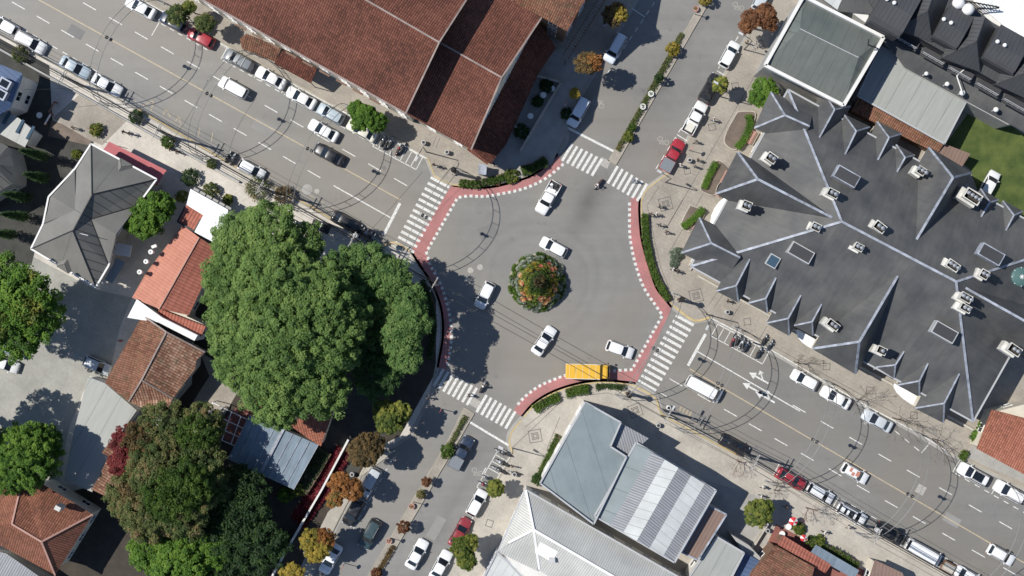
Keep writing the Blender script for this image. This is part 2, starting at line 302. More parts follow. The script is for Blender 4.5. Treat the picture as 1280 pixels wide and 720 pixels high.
m, nt_, b_ = _mat('tail_lamp'); b_.inputs['Base Color'].default_value = (.35, .01, .01, 1); b_.inputs['Roughness'].default_value = .2
PAINT = dict(pearl=(.72, .78, .85), white=(.78, .79, .79), cream=(.68, .66, .58), silver=(.5, .54, .57), blueish=(.42, .5, .56), grey=(.2, .22, .24), black=(.012, .013, .016), navy=(.02, .035, .07), red=(.36, .025, .04), darkred=(.25, .03, .04), yellow=(.74, .43, .04), teal=(.03, .06, .07), bluegrey=(.25, .3, .38))
for k, c in PAINT.items():
    m, nt_, b_ = _mat('paint_'+k); b_.inputs['Base Color'].default_value = (*c, 1); b_.inputs['Roughness'].default_value = .32; b_.inputs['Coat Weight'].default_value = .6; b_.inputs['Coat Roughness'].default_value = .06
    dn = noise(nt_, 2.0, 5, pos(nt_), .7); cc = mixc(nt_, ramp(nt_, dn, [(.45, 0.0), (.8, .18)]), c, (.3, .28, .25)); nt_.links.new(cc, b_.inputs['Base Color'])
G = lambda a, b, c: (a, b, c)
leafmat('leaf_big', [(0, (0.068, 0.130, 0.033)), (.5, (0.144, 0.244, 0.060)), (1, (0.245, 0.350, 0.096))])
leafmat('leaf_second', [(0, (0.038, 0.085, 0.026)), (.5, (0.093, 0.188, 0.047)), (1, (0.179, 0.281, 0.082))])
leafmat('leaf_bright', [(0, (0.041, 0.101, 0.013)), (.5, (0.097, 0.205, 0.023)), (1, (0.178, 0.300, 0.041))])
leafmat('leaf_lime', [(0, (0.055, 0.099, 0.017)), (.5, (0.132, 0.176, 0.033)), (1, (0.330, 0.330, 0.066))])
leafmat('leaf_olive', [(0, (0.052, 0.088, 0.024)), (.4, (0.117, 0.156, 0.048)), (.7, (0.169, 0.188, 0.060)), (1, (0.286, 0.188, 0.096))])
leafmat('leaf_rust', [(0, (0.088, 0.039, 0.020)), (.5, (0.209, 0.094, 0.044)), (1, (0.330, 0.154, 0.066))])
leafmat('leaf_orange', [(0, (0.154, 0.066, 0.022)), (.5, (0.385, 0.165, 0.044)), (.8, (0.462, 0.220, 0.077)), (1, (0.132, 0.143, 0.033))])
leafmat('leaf_yellow', [(0, (0.121, 0.121, 0.022)), (.5, (0.363, 0.290, 0.044)), (1, (0.544, 0.399, 0.077))])
leafmat('leaf_brown', [(0, (0.066, 0.050, 0.020)), (.5, (0.154, 0.110, 0.044)), (1, (0.264, 0.165, 0.066))])
leafmat('leaf_red', [(0, (0.099, 0.017, 0.017)), (.5, (0.220, 0.039, 0.039)), (1, (0.330, 0.077, 0.077))])
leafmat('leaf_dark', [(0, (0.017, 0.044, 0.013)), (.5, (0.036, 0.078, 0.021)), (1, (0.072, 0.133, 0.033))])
leafmat('leaf_scarlet', [(0, (0.080, 0.008, 0.012)), (.5, (0.200, 0.020, 0.035)), (1, (0.320, 0.045, 0.060))])
leafmat('leaf_hedge', [(0, (0.034, 0.075, 0.012)), (.5, (0.081, 0.150, 0.021)), (1, (0.149, 0.213, 0.042))])
leafmat('leaf_sage', [(0, (0.110, 0.143, 0.099)), (.5, (0.242, 0.297, 0.220)), (1, (0.418, 0.440, 0.374))])
leafmat('petal', [(0, (0.721, 0.107, 0.106)), (.35, (0.800, 0.242, 0.176)), (.55, (0.216, 0.242, 0.059)), (.75, (0.800, 0.683, 0.293)), (1, (0.800, 0.379, 0.351))])
# ================================================================ ground, road, pavements, markings
AW, AE = R(-28.9), R(-29.6)      # heading of the avenue west and east of the roundabout
g = MB().sheet([(-900, -900), (900, -900), (900, 900), (-900, 900)], -.06); tag(g.build('ground', M['ground']), kind='structure')
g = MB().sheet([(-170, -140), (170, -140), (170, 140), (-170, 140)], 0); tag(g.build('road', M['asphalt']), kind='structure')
KT = [(-400, -320), (480, 167), (534, 198), (542, 219), (562, 229), (580, 232), (596, 233), (616, 232), (641, 226), (666, 217), (691, 197), (707, 178), (708, 166), (704, 157), (712, 142), (753, 73), (795, 0), (930, -235)]
KR = [(1040, -128), (929, 54), (862, 171), (834, 217), (809, 235), (801, 251), (802, 285), (805, 305), (812, 330), (822, 359), (832, 372), (844, 386), (867, 402), (888, 398), (960, 436), (1067, 499), (1145, 541), (1185, 566), (1207, 575), (1242, 592), (1280, 611), (1600, 790)]
KD = [(1560, 922), (1300, 781), (1190, 720), (1090, 662), (1010, 620), (960, 590), (855, 531), (827, 515), (820, 496), (797, 482), (780, 479), (757, 477), (732, 479), (707, 485), (685, 494), (667, 506), (654, 521), (643, 533), (636, 545), (636, 556), (640, 568), (610, 621), (590, 656), (548, 728), (440, 915)]
KL = [(290, 890), (397, 703), (450, 597), (473, 560), (490, 558), (511, 545), (536, 497), (543, 470), (548, 445), (552, 420), (551, 392), (545, 370), (535, 350), (522, 330), (512, 314), (494, 304), (478, 308), (415, 275), (367, 247), (306, 216), (240, 177), (172, 137), (-400, -179)]
def sm(k, a, b): return k[:a]+smooth_path(k[a:b+1], 3)+k[b+1:]
KT = sm(KT, 3, 12); KR = sm(KR, 4, 12); KD = sm(KD, 8, 19); KL = sm(KL, 5, 14)
FAR = {'T': [(900, -500), (-500, -500)], 'R': [(1700, 790), (1700, -300), (1100, -300)], 'D': [(440, 1100), (1560, 1100)], 'L': [(-500, -179), (-500, 1000), (290, 1000)]}
for nm, K, m in (('T', KT, 'pavement'), ('R', KR, 'pavement'), ('D', KD, 'pavement_pale'), ('L', KL, 'pavement_light')):
    poly = [P2(*p) for p in K]+[P2(*p) for p in FAR[nm]]
    pv = tag(MB().prism(poly, -.03, .12).build('pavement', M[m]), kind='structure')
    path = [P2(*p) for p in K]
    a = sum(poly[i][0]*poly[(i+1) % len(poly)][1]-poly[(i+1) % len(poly)][0]*poly[i][1] for i in range(len(poly)))
    if a < 0: path = path[::-1]
    MB().strip(path, -.012, .17, .137, z2=-.02).build('kerb', M['kerb'], pv)
    MB().strip(path, -.34, -.02, .004).build('gutter', M['concrete'], pv)
# painted yellow lengths of kerb
def kerb_paint(pts, side=1, w=.16, m='kerb_yellow', z=.143, name='painted_kerb'):
    path = [P2(*p) for p in smooth_path(pts, 3)]
    o = MB().strip(path, 0 if side > 0 else -w, w if side > 0 else 0, z, z2=z-.1).build(name, M[m]); tag(o, kind='structure')
kerb_paint([(654, 521), (667, 506), (685, 494), (707, 485), (732, 479), (757, 477), (780, 479), (797, 482)], -1)
kerb_paint([(801, 251), (802, 285), (805, 305), (812, 330), (822, 359), (832, 372), (844, 386)], 1)
kerb_paint([(542, 219), (562, 229), (580, 232), (596, 233)], -1); kerb_paint([(534, 198), (542, 219)], 1)
kerb_paint([(172, 137), (240, 177), (306, 216), (367, 247), (415, 275)], 1, .2); kerb_paint([(834, 217), (809, 235), (801, 251)], 1); kerb_paint([(844, 386), (867, 402), (888, 398)], 1, .3)
kerb_paint([(797, 484), (820, 497), (827, 516), (855, 532), (920, 567)], -1, .2); kerb_paint([(651, 525), (640, 538), (636, 549), (637, 558), (641, 567)], 1, .18)
kerb_paint([(478, 308), (494, 304), (512, 314)], 1, .2)
kerb_paint([(276, 54), (380, 112), (480, 167), (534, 198)], -1, .14, 'white_line'); kerb_paint([(888, 398), (960, 436), (1067, 499), (1145, 541), (1185, 566)], 1, .14, 'white_line'); kerb_paint([(178, 0), (240, 34)], -1, .14, 'white_line')
# red band round the junction
def sheet(name, pts, z, m, parent=None, kind='structure'):
    o = MB().sheet([P2(*p) for p in pts], z).build(name, M[m], parent)
    if not parent: tag(o, kind=kind)
    return o
bands = []
oT = [(567, 232), (580, 232), (596, 233), (616, 232), (641, 226), (666, 217), (691, 197), (697, 191)]
iT = [(703, 205), (696, 213), (685, 221), (667, 230.5), (647, 237.5), (627, 242), (606, 245.5), (586, 245), (573, 247), (566, 256), (552, 281), (537, 308), (533, 318), (540, 332), (548, 350), (554, 364), (561, 389), (564, 412), (563, 436), (560, 455), (558, 462)]
oL = [(545, 459), (548, 445), (552, 420), (551, 392), (545, 370), (535, 350), (522, 330), (516, 320), (514, 316)]
sheet('cycle_lane', oT+smooth_path(iT[:9], 2)+iT[9:]+oL+[(515, 311), (564, 232)], .004, 'red_band')
iR = [(788, 248), (787, 262), (787, 290), (790, 312), (796, 336), (805, 360), (819, 381), (830, 396), (816, 416), (797, 447), (788, 463), (774, 462.5), (740, 461), (704, 470), (691, 475), (678, 480.5), (666, 488), (655, 497), (645, 508), (642, 515)]
oR = [(653, 521), (667, 506), (685, 494), (707, 485), (732, 479), (757, 477), (780, 479), (794, 481), (843, 388), (841, 383), (832, 372), (822, 359), (812, 330), (805, 305), (802, 285), (801, 251)]
sheet('cycle_lane', smooth_path(iR[:7], 2)+iR[7:11]+smooth_path(iR[11:], 2)+smooth_path(oR[:8], 2)+smooth_path(oR[9:], 2)+[(801, 246)], .004, 'red_band')
def dots(path, step=6.9, s=.4, m='white_line', skip=()):
    q = [Vector(p) for p in path]; d = 0; nxt = 0; k = 0
    par = tag(empty('lane_edge_dots', P(*path[0])), kind='structure'); me = None
    for a, b in zip(q[:-1], q[1:]):
        L = (b-a).length
        while nxt <= d+L:
            p = a+(b-a)*((nxt-d)/L); w = P(p.x, p.y); ang = math.atan2(-(b-a).y, (b-a).x)
            if me is None: me = MB().sheet([(-s/2, -s/2), (s/2, -s/2), (s/2, s/2), (-s/2, s/2)], 0).mesh('dot', M[m])
            if k not in skip: link('dot', me, par, (w.x-par.location.x, w.y-par.location.y, .009), ang)
            nxt += step; k += 1
        d += L
dots(smooth_path([(703, 206), (685, 221), (667, 231), (647, 238), (627, 242), (606, 245.5), (586, 245), (572, 247)], 4)+[(533, 315)]+smooth_path([(537, 330), (548, 350), (554, 364), (561, 389), (564, 412), (563, 436), (559, 458)], 4))
dots(smooth_path([(787, 255), (787, 290), (790, 312), (796, 336), (805, 360), (819, 381), (828, 394)], 4)+[(790, 462), (774, 463), (716, 467)]+smooth_path([(704, 470), (691, 475), (678, 480.5), (666, 488), (655, 497), (645, 508)], 4))
# zebra crossings
def zebra(c0, step, n, ln, wd, ang, name='zebra_crossing'):
    par = tag(empty(name, P(*c0)), kind='structure'); me = MB().sheet([(-ln/2, -wd/2), (ln/2, -wd/2), (ln/2, wd/2), (-ln/2, wd/2)], 0).mesh('stripe', M['white_line'])
    for i in range(n):
        w = P(c0[0]+step[0]*i, c0[1]+step[1]*i); link('stripe', me, par, (w.x-par.location.x, w.y-par.location.y, .008), ang)
zebra((550, 228), (-3.67, 6.75), 13, 2.95, .38, R(-28)); zebra((856, 400.5), (-3.92, 6.8), 13, 2.85, .4, R(-29.5))
zebra((709, 190.5), (6.17, 3.1), 7, 2.75, .38, R(59)); zebra((766, 218.5), (6.08, 3.65), 7, 2.75, .38, R(60))
zebra((548.5, 472), (5.9, 3.35), 8, 2.75, .38, R(60)); zebra((602, 504.5), (6.0, 3.4), 7, 2.75, .38, R(60))
# lines
def seg(a, b, w=.13, m='white_line', z=.009, name='lane_line', parent=None):
    A = Vector(P2(*a)); B = Vector(P2(*b)); d = (B-A).normalized(); n = Vector((-d.y, d.x))*w/2
    o = MB().sheet([tuple(A-n), tuple(B-n), tuple(B+n), tuple(A+n)], z).build(name, M[m], parent)
    if not parent: tag(o, kind='structure')
    return o
seg((-300, -193), (501, 250), .14, 'yellow_line'); seg((862, 461), (1000, 541), .14, 'yellow_line'); seg((1000, 541), (1500, 831), .14, 'yellow_line')
seg((500, 254), (479.5, 294), .4, name='stop_line'); seg((882, 417.5), (860, 457), .4, name='stop_line'); seg((707, 158.5), (767, 189), .32, name='stop_line'); seg((587, 527.5), (635.5, 556.5), .3, name='stop_line')
seg((417, 232), (488, 272), .16); seg((872, 439.5), (1000, 514), .15)
def dashes(pts, dx=8, dy=4.6):
    par = tag(empty('lane_dashes', P(*pts[0])), kind='structure'); me = None
    for c in pts:
        w = P(*c); L = math.hypot(dx, dy)*2/9
        if me is None: me = MB().sheet([(-L/2, -.065), (L/2, -.065), (L/2, .065), (-L/2, .065)], 0).mesh('dash', M['white_line'])
        link('dash', me, par, (w.x-par.location.x, w.y-par.location.y, .009), -math.atan2(dy, dx))
dashes([(112+32.4*i, 8+18.3*i) for i in range(-3, 13)]); dashes([(23+30.8*i, 7+17.55*i) for i in range(-1, 13)])
dashes([(999, 511), (1034, 531), (1069.5, 551), (1106, 572), (1141.5, 592), (1182, 614), (1219, 635.5), (1257, 656.5), (1294, 677)])
dashes([(845, 478), (880, 497.5), (913, 516), (944, 534), (976, 552.5), (1009, 571), (1044, 590.5), (1079, 611), (1114, 630), (1149, 650), (1186, 671), (1223, 692), (1262, 714)])
dashes([(829.5, 493.5)], 4, 2.3)
# parking bays: dashes along the bay edge with ticks toward the kerb
def bays(a, b, depth, side, n, tick_at=(0, -1), m='white_line', gap=.5):
    A = Vector(a); B = Vector(b); d = (B-A)/n; u = d.normalized(); pr = Vector((-u.y, u.x))*side*depth
    par = tag(empty('parking_bays', P(*a)), kind='structure')
    def s2(p, q, w=.12):
        p, q = Vector(P2(*p)), Vector(P2(*q)); dd = (q-p).normalized(); nn = Vector((-dd.y, dd.x))*w/2; o = par.location.xy
        MB().sheet([tuple(p-nn-o), tuple(q-nn-o), tuple(q+nn-o), tuple(p+nn-o)], 0.009).build('bay_line', M[m], par)
    for i in range(n): s2(A+d*(i+.5-gap/2), A+d*(i+.5+gap/2))
    for t in tick_at:
        q = A if t == 0 else (B if t == -1 else A+d*t); s2(q, q+pr)
bays((178, 16), (262, 64), 19, 1, 8, (2,)); bays((276, 74), (318, 97), 19, -1, 4, (0, -1)); bays((318, 97), (352, 116), 19, -1, 3, (-1,)); bays((352, 116), (470, 182), 18, -1, 10, (-1,))
bays((0, 20), (150, 106), 19, 1, 12, (5, 9)); bays((330, 222), (344, 230), 14, 1, 1, (0,), 'faded_yellow'); bays((372, 236), (420, 262), 16, 1, 4, (0,), 'faded_yellow')
bays((820, 0), (757, 95), 19, 1, 9, (2, 5)); bays((895, 0), (928, -54), 18, 1, 4, ()); bays((953, -3), (818, 214), 19, -1, 19, (5, 8, 15))
bays((602, 628), (560, 700), 18, -1, 6, (-1,)); bays((600, 598), (610, 580), 1, -1, 1, ()); bays((492, 571), (440, 664), 18, 1, 8, (3, 5))
bays((990, 453), (1068, 500), 17, -1, 7, (0, 3, -1)); bays((1078, 505), (1152, 566), 17, -1, 6, (-1,)); bays((1191, 590), (1300, 652), 18, -1, 9, (0, 4))
bays((974, 580), (1048, 622), 18, 1, 6, (0, 6)); bays((1048, 622), (1136, 672), 18, 1, 7, (-1,)); bays((1136, 672), (1240, 730), 18, 1, 8, (0,)); bays((855, 521), (905, 549), 12, 1, 5, (-1,), 'faded_yellow')
# motorbike bays
def mbays(a, b, depth, side, n):
    A = Vector(a); B = Vector(b); d = (B-A)/n; u = d.normalized(); pr = Vector((-u.y, u.x))*side*depth
    par = tag(empty('motorbike_bays', P(*a)), kind='structure')
    def s2(p, q, w=.11):
        p, q = Vector(P2(*p)), Vector(P2(*q)); dd = (q-p).normalized(); nn = Vector((-dd.y, dd.x))*w/2; o = par.location.xy
        MB().sheet([tuple(p-nn-o), tuple(q-nn-o), tuple(q+nn-o), tuple(p+nn-o)], 0.009).build('bay_line', M['white_line'], par)
    s2(A, B); s2(A+pr, B+pr)
    for i in range(n+1): s2(A+d*i, A+d*i+pr)
mbays((466, 183), (520, 212), 18, -1, 8); mbays((889, 420), (953, 455), 17, -1, 8); mbays((596, 609), (624, 560), 17, 1, 6); mbays((443, 283), (475, 302), 13, 1, 4)
# turn arrows painted before the stop line
def arrow(px, py, ang, kind=0):
    c = P(px, py); mb = MB(); mb.sheet([(0, -.12), (2.1, -.12), (2.1, .12), (0, .12)], 0); mb.sheet([(0, -.5), (-1.0, 0), (0, .5)], 0)
    if kind: mb.sheet([(1.3, .09), (.6, .75), (.45, .62), (1.05, 0.09)], 0); mb.sheet([(.85, .95), (.15, 1.0), (.3, .35)], 0)
    o = mb.build('turn_arrow', M['white_line']); o.location = (c.x, c.y, .0095); o.rotation_euler = (0, 0, ang); tag(o, kind='structure')
arrow(944, 470, R(150.5)+math.pi, 1); arrow(936, 483, R(150.5)+math.pi); arrow(952, 494, R(150.5)+math.pi, 1)
# worn patches and covers
def cover(px, py, r, m='faded_line', sq=False, name='manhole_cover'):
    c = P(px, py); mb = MB()
    if sq: mb.box((0, 0, 0), (r*2, r*2, .004), AE)
    else: mb.lathe([(r, 0), (r, .004)], n=18)
    o = mb.build(name, M[m]); o.location = (c.x, c.y, .007); tag(o, kind='structure')
for a in ((588, 338, .42), (600, 334, .42), (584, 349, .33), (396, 239, .35), (1082, 528, .3)): cover(*a, m='faded_line')
cover(384, 237, .75, m='concrete'); cover(1151, 612, .62, sq=True); cover(1272, 556, .3)
for a, b in (((560, 0), (500, 60)),): pass
# faded yellow hatch boxes by the west kerb (taxi stand) and worn lettering blocks
for i, (a, b) in enumerate((((179, 132), (192, 125)), ((192, 125), (189, 138)), ((204, 144), (207, 136)), ((207, 136), (213, 146)), ((219, 152), (224, 145)), ((224, 145), (226, 158)), ((248, 170), (250, 160)), ((264, 178), (266, 166)), ((277, 187), (281, 178)))): seg(a, b, .14, 'faded_yellow', name='taxi_bay_hatching')
for i in range(4): seg((852+i*4.0, 508+i*2.2), (849.5+i*4.0, 513.5+i*2.2), .28, 'faded_yellow', name='worn_lettering')
for i in range(3): seg((391+i*3.5, 254+i*2), (389+i*3.5, 258+i*2), .25, 'faded_yellow', name='worn_lettering')
# bicycle symbols on Street B
def bike_symbol(px, py, ang):
    c = P(px, py); mb = MB()
    for x in (-.5, .5):
        for k in range(10):
            a0, a1 = 2*math.pi*k/10, 2*math.pi*(k+1)/10; mb.sheet([(x+.3*math.cos(a0), .3*math.sin(a0)), (x+.38*math.cos(a0), .38*math.sin(a0)), (x+.38*math.cos(a1), .38*math.sin(a1)), (x+.3*math.cos(a1), .3*math.sin(a1))], 0)
    for q in (((-.5, 0), (-.2, .5)), ((-.2, .5), (.3, .5)), ((.3, .5), (.5, 0)), ((-.2, .5), (.05, 0)), ((.05, 0), (.3, .5)), ((-.5, 0), (.05, 0)), ((.3, .5), (.25, .75))):
        a, b = Vector(q[0]), Vector(q[1]); d = (b-a).normalized(); n = Vector((-d.y, d.x))*.04; mb.sheet([tuple(a-n), tuple(b-n), tuple(b+n), tuple(a+n)], .0)
    o = mb.build('bicycle_symbol', M['faded_line']); o.location = (c.x, c.y, .0095); o.rotation_euler = (0, 0, ang); tag(o, kind='structure')
bike_symbol(829, 176, R(151)); bike_symbol(923, 8, R(151)); bike_symbol(597, 590, R(151)); bike_symbol(748, 130, R(-29))
# medians of Street B
for q, nm in (([(760, 201), (770, 206.5), (785, 180), (1000, -195), (986, -195), (884, -10), (773, 180)], 'n'), ([(580, 509), (593, 517), (579, 541), (470, 728), (440, 780), (424, 780), (560, 550)], 's')):
    poly = [P2(*p) for p in q]; pv = tag(MB().prism(poly, -.03, .14).build('median', M['pavement']), kind='structure')
    a = sum(poly[i][0]*poly[(i+1) % len(poly)][1]-poly[(i+1) % len(poly)][0]*poly[i][1] for i in range(len(poly)))
    if a < 0: poly = poly[::-1]
    MB().strip(poly+[poly[0]], -.01, .15, .16, z2=0).build('kerb', M['kerb'], pv)
sheet('refuge', [(752, 196), (763, 202), (759, 211), (748, 205)], .006, 'faded_line'); sheet('refuge', [(592, 497), (603, 503), (598, 512), (586, 505)], .006, 'faded_line')
# inlaid squares and lines of the pavements
def inlay(px, py, r, ang, rings=(1,), z=.125):
    c = P(px, py); mb = MB(); ca, sa = math.cos(ang), math.sin(ang)
    for k in rings:
        pts = [(r*k*(x*ca-y*sa), r*k*(x*sa+y*ca)) for x, y in ((-1, -1), (1, -1), (1, 1), (-1, 1), (-1, -1))]
        for a, b in zip(pts[:-1], pts[1:]):
            a, b = Vector(a), Vector(b); d = (b-a).normalized(); n = Vector((-d.y, d.x))*.045; mb.sheet([tuple(a-n-d*.045), tuple(b-n+d*.045), tuple(b+n+d*.045), tuple(a+n-d*.045)], 0)
    o = mb.build('paving_inlay', M['inlay']); o.location = (c.x, c.y, z); tag(o, kind='structure')
for a in ((832, 255, .85, R(14)), (870, 370, .85, R(14)), (669, 545, .85, R(10)), (794, 513, .85, R(20)), (677, 170, .85, R(8))): inlay(*a, (1, .5, .28))
for a in ((934, 402, .45, R(8)), (890, 159, .45, R(10)), (859, 214, .4, R(12)), (1033, 458, .45, R(-5)), (1087, 488, .45, R(-5)), (1142, 519, .45, R(-5)), (919, 108, .45, R(10)), (612, 654, .45, R(-20)), (950, 55, .45, R(10)), (577, 179, .4, R(20))): inlay(*a)
for a, b in (((789+20, 256), (824, 233)), ((808, 256), (812, 268)), ((812, 268), (818, 300)), ((818, 300), (826, 335)), ((826, 335), (842, 375)), ((855, 247), (833, 285)), ((833, 285), (868, 225)), ((868, 225), (955, 75)), ((892, 385), (905, 366)), ((886, 381), (898, 362)), ((913, 400), (926, 380)), ((949, 424), (958, 408)), ((703, 500), (640, 560)), ((700, 521), (684, 560)), ((656, 534), (702, 498)), ((905, 399), (1190, 556)), ((702, 497), (760, 491)), ((760, 491), (790, 503)), ((795, 503), (1000, 620)), ((545, 185), (550, 172)), ((541, 182), (546, 170)), ((553, 225), (568, 206)), ((880, 240), (835, 318))):
    seg(a, b, .07, 'inlay', .1252, 'paving_inlay')
# yards and other surfaces behind the pavements
def yard(name, pts, m, z=.124): return sheet(name, pts, z, m)
yard('lawn', [(1178, 185), (1218, 130), (1340, 190), (1300, 300), (1268, 268), (1222, 240), (1212, 212)], 'grass'); yard('path', [(1218, 128), (1236, 140), (1340, 205), (1340, 178), (1228, 118)], 'concrete_yard', .128)
yard('driveway', [(-200, 300), (40, 320), (120, 362), (165, 372), (150, 410), (135, 478), (112, 470), (85, 540), (75, 600), (-200, 600)], 'concrete_yard'); yard('shade_toned_paving', [(-200, 60), (0, 48), (62, 82), (66, 150), (118, 178), (60, 250), (40, 330), (-200, 330)], 'dark_yard', .126)  # left garden sheet: its deep shade is put into the dark ground colour
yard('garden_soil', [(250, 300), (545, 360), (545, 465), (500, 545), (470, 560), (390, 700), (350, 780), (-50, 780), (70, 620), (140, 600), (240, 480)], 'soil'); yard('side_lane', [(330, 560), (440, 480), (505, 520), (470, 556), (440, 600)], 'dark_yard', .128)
yard('footway', [(440, 610), (462, 570), (496, 562), (452, 595), (396, 703), (352, 790), (335, 790), (410, 640)], 'pavement_pale', .1265); yard('footway', [(250, 440), (285, 460), (300, 485), (280, 520), (250, 560), (230, 520), (262, 470)], 'pavement', .1285)
yard('terrace', [(65, 150), (118, 170), (112, 182), (60, 170)], 'mulch', .127); yard('courtyard', [(600, 190), (645, 225), (690, 205), (705, 170), (745, 78), (700, 60), (640, 100)], 'concrete', .126)
yard('soil_bed', [(300, 505), (330, 500), (335, 530), (300, 560), (265, 540)], 'red_paving', .130); yard('brown_paving', [(66, 148), (112, 175), (128, 182), (160, 150), (100, 118)], 'pavement', .1275)
yard('garden_soil', [(970, 655), (1085, 715), (1080, 740), (930, 740)], 'red_paving', .126); yard('courtyard', [(880, 600), (950, 620), (960, 680), (900, 700)], 'concrete', .126)
yard('garden_soil', [(1205, 570), (1235, 540), (1290, 590), (1290, 606), (1240, 586)], 'concrete', .126)
for i, (px, py, w_, h_, an) in enumerate(((330, 160, 3.2, 1.6, AW), (95, 40, 2.2, 1.4, AW), (1190, 650, 2.4, 1.3, AE), (850, 60, 1.4, 3.0, R(-29)), (545, 660, 1.4, 3.4, R(-29)), (610, 290, 2.6, 1.8, R(20)))):
    c = P(px, py); o = MB().box((0, 0, 0), (w_, h_, .003)).build('road_patch', M['patch_dark' if i % 2 else 'patch_pale']); o.location = (c.x, c.y, .0025); o.rotation_euler = (0, 0, an); tag(o, kind='structure')
for px, py, r in ((250, 60, .32), (480, 210, .3), (640, 300, .35), (720, 230, .3), (780, 340, .32), (945, 560, .3), (1240, 640, .3), (820, 150, .28), (560, 700, .28), (620, 470, .3)): cover(px, py, r, m='patch_dark')
# ================================================================ buildings
def window_mesh():
    if 'win' not in M:
        f = MB(); f.box((0, .05, 0), (1.3, .1, .08)); 
        f = MB()
        for c, d in (((0, .03, .7), (1.36, .09, .08)), ((0, .03, -.7), (1.46, .14, .08)), ((-.64, .03, 0), (.08, .09, 1.32)), ((.64, .03, 0), (.08, .09, 1.32)), ((0, .03, 0), (.05, .07, 1.32))): f.box(c, d)
        M['win'] = f.mesh('window', M['white']); M['pane'] = MB().box((0, .012, 0), (1.2, .03, 1.32)).mesh('pane', M['glass'])
    return M['win'], M['pane']
def building(label, outline, he, roofs, wall='wall_cream', roofm='slate', over=.5, base=.1, cat='building', windows=True, name='building', thick=.22, trim=None, floors=None, group=None):
    """outline: eave corners as map points at height he; roofs: list of faces [(px,py,h)..] or (faces, material)"""
    ol = [P2(p[0], p[1], he) for p in outline]; cx = sum(p[0] for p in ol)/len(ol); cy = sum(p[1] for p in ol)/len(ol)
    t = thing(name, label, cat, (cx, cy, base), group=group)
    lo = min(p[2] for fs in roofs for f in (fs[0] if isinstance(fs, tuple) else fs) for p in f); w = offs(ol, over); MB().prism(w, base, min(he-.05, lo-thick-.02)).build('wall', M[wall], t, world=True)
    for fs in roofs:
        mm = roofm
        if isinstance(fs, tuple): fs, mm = fs
        mb = MB()
        for f in fs:
            vs = [P(*p) for p in f]; n = sum((vs[i].cross(vs[(i+1) % len(vs)]) for i in range(len(vs))), Vector())
            if n.z < 0: vs = vs[::-1]
            mb.add(vs, [tuple(range(len(vs)))])
        o = mb.build('roof', M[mm], t, world=True, uv=True)
        s = o.modifiers.new('thickness', 'SOLIDIFY'); s.thickness = thick; s.offset = -1
    if trim:
        mb = MB()
        for a, b in zip(ol, ol[1:]+ol[:1]): mb.bar((a[0], a[1], he+.02), (b[0], b[1], he+.02), .22, .26)
        mb.build('gutter', M[trim], t, world=True)
    if windows:
        wf, wp = window_mesh(); n = len(w)
        for i in range(n):
            a = Vector(w[i]); b = Vector(w[(i+1) % n]); L = (b-a).length
            if L < 3: continue
            d = (b-a)/L; nrm = Vector((d.y, -d.x)); mid = (a+b)/2
            if nrm.dot(-mid.normalized()) < .15 or mid.length > 95: continue
            k = int(L/2.8)
            for j in range(k):
                for fl in range(floors or max(1, int((he-base)/3.2))):
                    p = a+d*(L*(j+.5)/k)-t.location.xy; z = 1.65+fl*3.1
                    if z+.9 > he-base: continue
                    o = link('window', wf, t, (p.x, p.y, z), math.atan2(d.y, d.x)+math.pi); link('pane', wp, o, (0, 0, 0), 0)
    return t
def ridges(t, lines, w=.3, m='ridge_clay', th=.12, name='ridge_cap', lift=.05):
    mb = MB()
    for l in lines:
        q = [P(*p)+Vector((0, 0, lift)) for p in l]
        for a, b in zip(q[:-1], q[1:]): mb.bar(a, b, w, th)
    mb.build(name, M[m], t, world=True)
def roofbox(t, name, px, py, h, dims, ang, m, top=None, mt=None, tilt=None):
    c = P(px, py, h); q = MB().box((0, 0, 0), dims).build(name, M[m], t); q.location = c-t.location; q.rotation_euler = (tilt or 0, 0, ang)
    if top: MB().box((0, 0, dims[2]/2), (dims[0]-top, dims[1]-top, .06)).build('panel', M[mt], q)
    return q
# ---- T: the long tiled hall by the avenue
t = building('long two-part hall with a huge weathered red clay tile roof beside the avenue', [(160, -52), (507, 142), (595, -20), (330, -170)], 16, [[[(160, -52, 16), (507, 142, 16), (549, 53, 20.5), (215, -140, 20.5)], [(215, -140, 20.5), (549, 53, 20.5), (597, -22, 16), (330, -170, 16)]]], 'wall_cream', 'clay_red', .7)
ridges(t, [[(215, -140, 20.5), (549, 53, 20.5)], [(507, 142, 16), (549, 53, 20.5), (597, -22, 16)]], .2); ridges(t, [[(160, -52, 16), (507, 142, 16)]], .25, 'ridge_clay', .15, 'eave_trim')
for i in range(9):
    a = P(300+21*i, 33+11.6*i, 16); MB().box((0, 0, 0), (1.5, .25, .18), AW).build('eave_bracket', M['wall_brown'], t).location = a-t.location+Vector((0, 0, -.4))
t = building('lower red tiled gabled wing at the street corner, half in shadow of the taller hall', [(507, 142), (589, 187), (677, 22), (594, -26)], 12.6, [[[(505, 141, 12.6), (589, 187, 12.6), (627, 97, 17), (546, 51, 17)], [(546, 51, 17), (627, 97, 17), (677, 22, 12.6), (594, -26, 12.6)]]], 'wall_cream', 'clay_red', .7)
ridges(t, [[(546, 51, 17), (627, 97, 17)], [(589, 187, 12.6), (627, 97, 17), (677, 22, 12.6)]], .2)
t = building('pale speckled clay roofed block behind the corner wing, top of the picture', [(640, 1), (709, 39), (760, -45), (690, -85)], 11, [[[(640, 1, 11.3), (709, 39, 11), (738, -12, 13.5), (668, -50, 13.5)], [(668, -50, 13.5), (738, -12, 13.5), (765, -60, 11), (695, -98, 11)]]], 'wall_brown', 'clay_brown', .5)
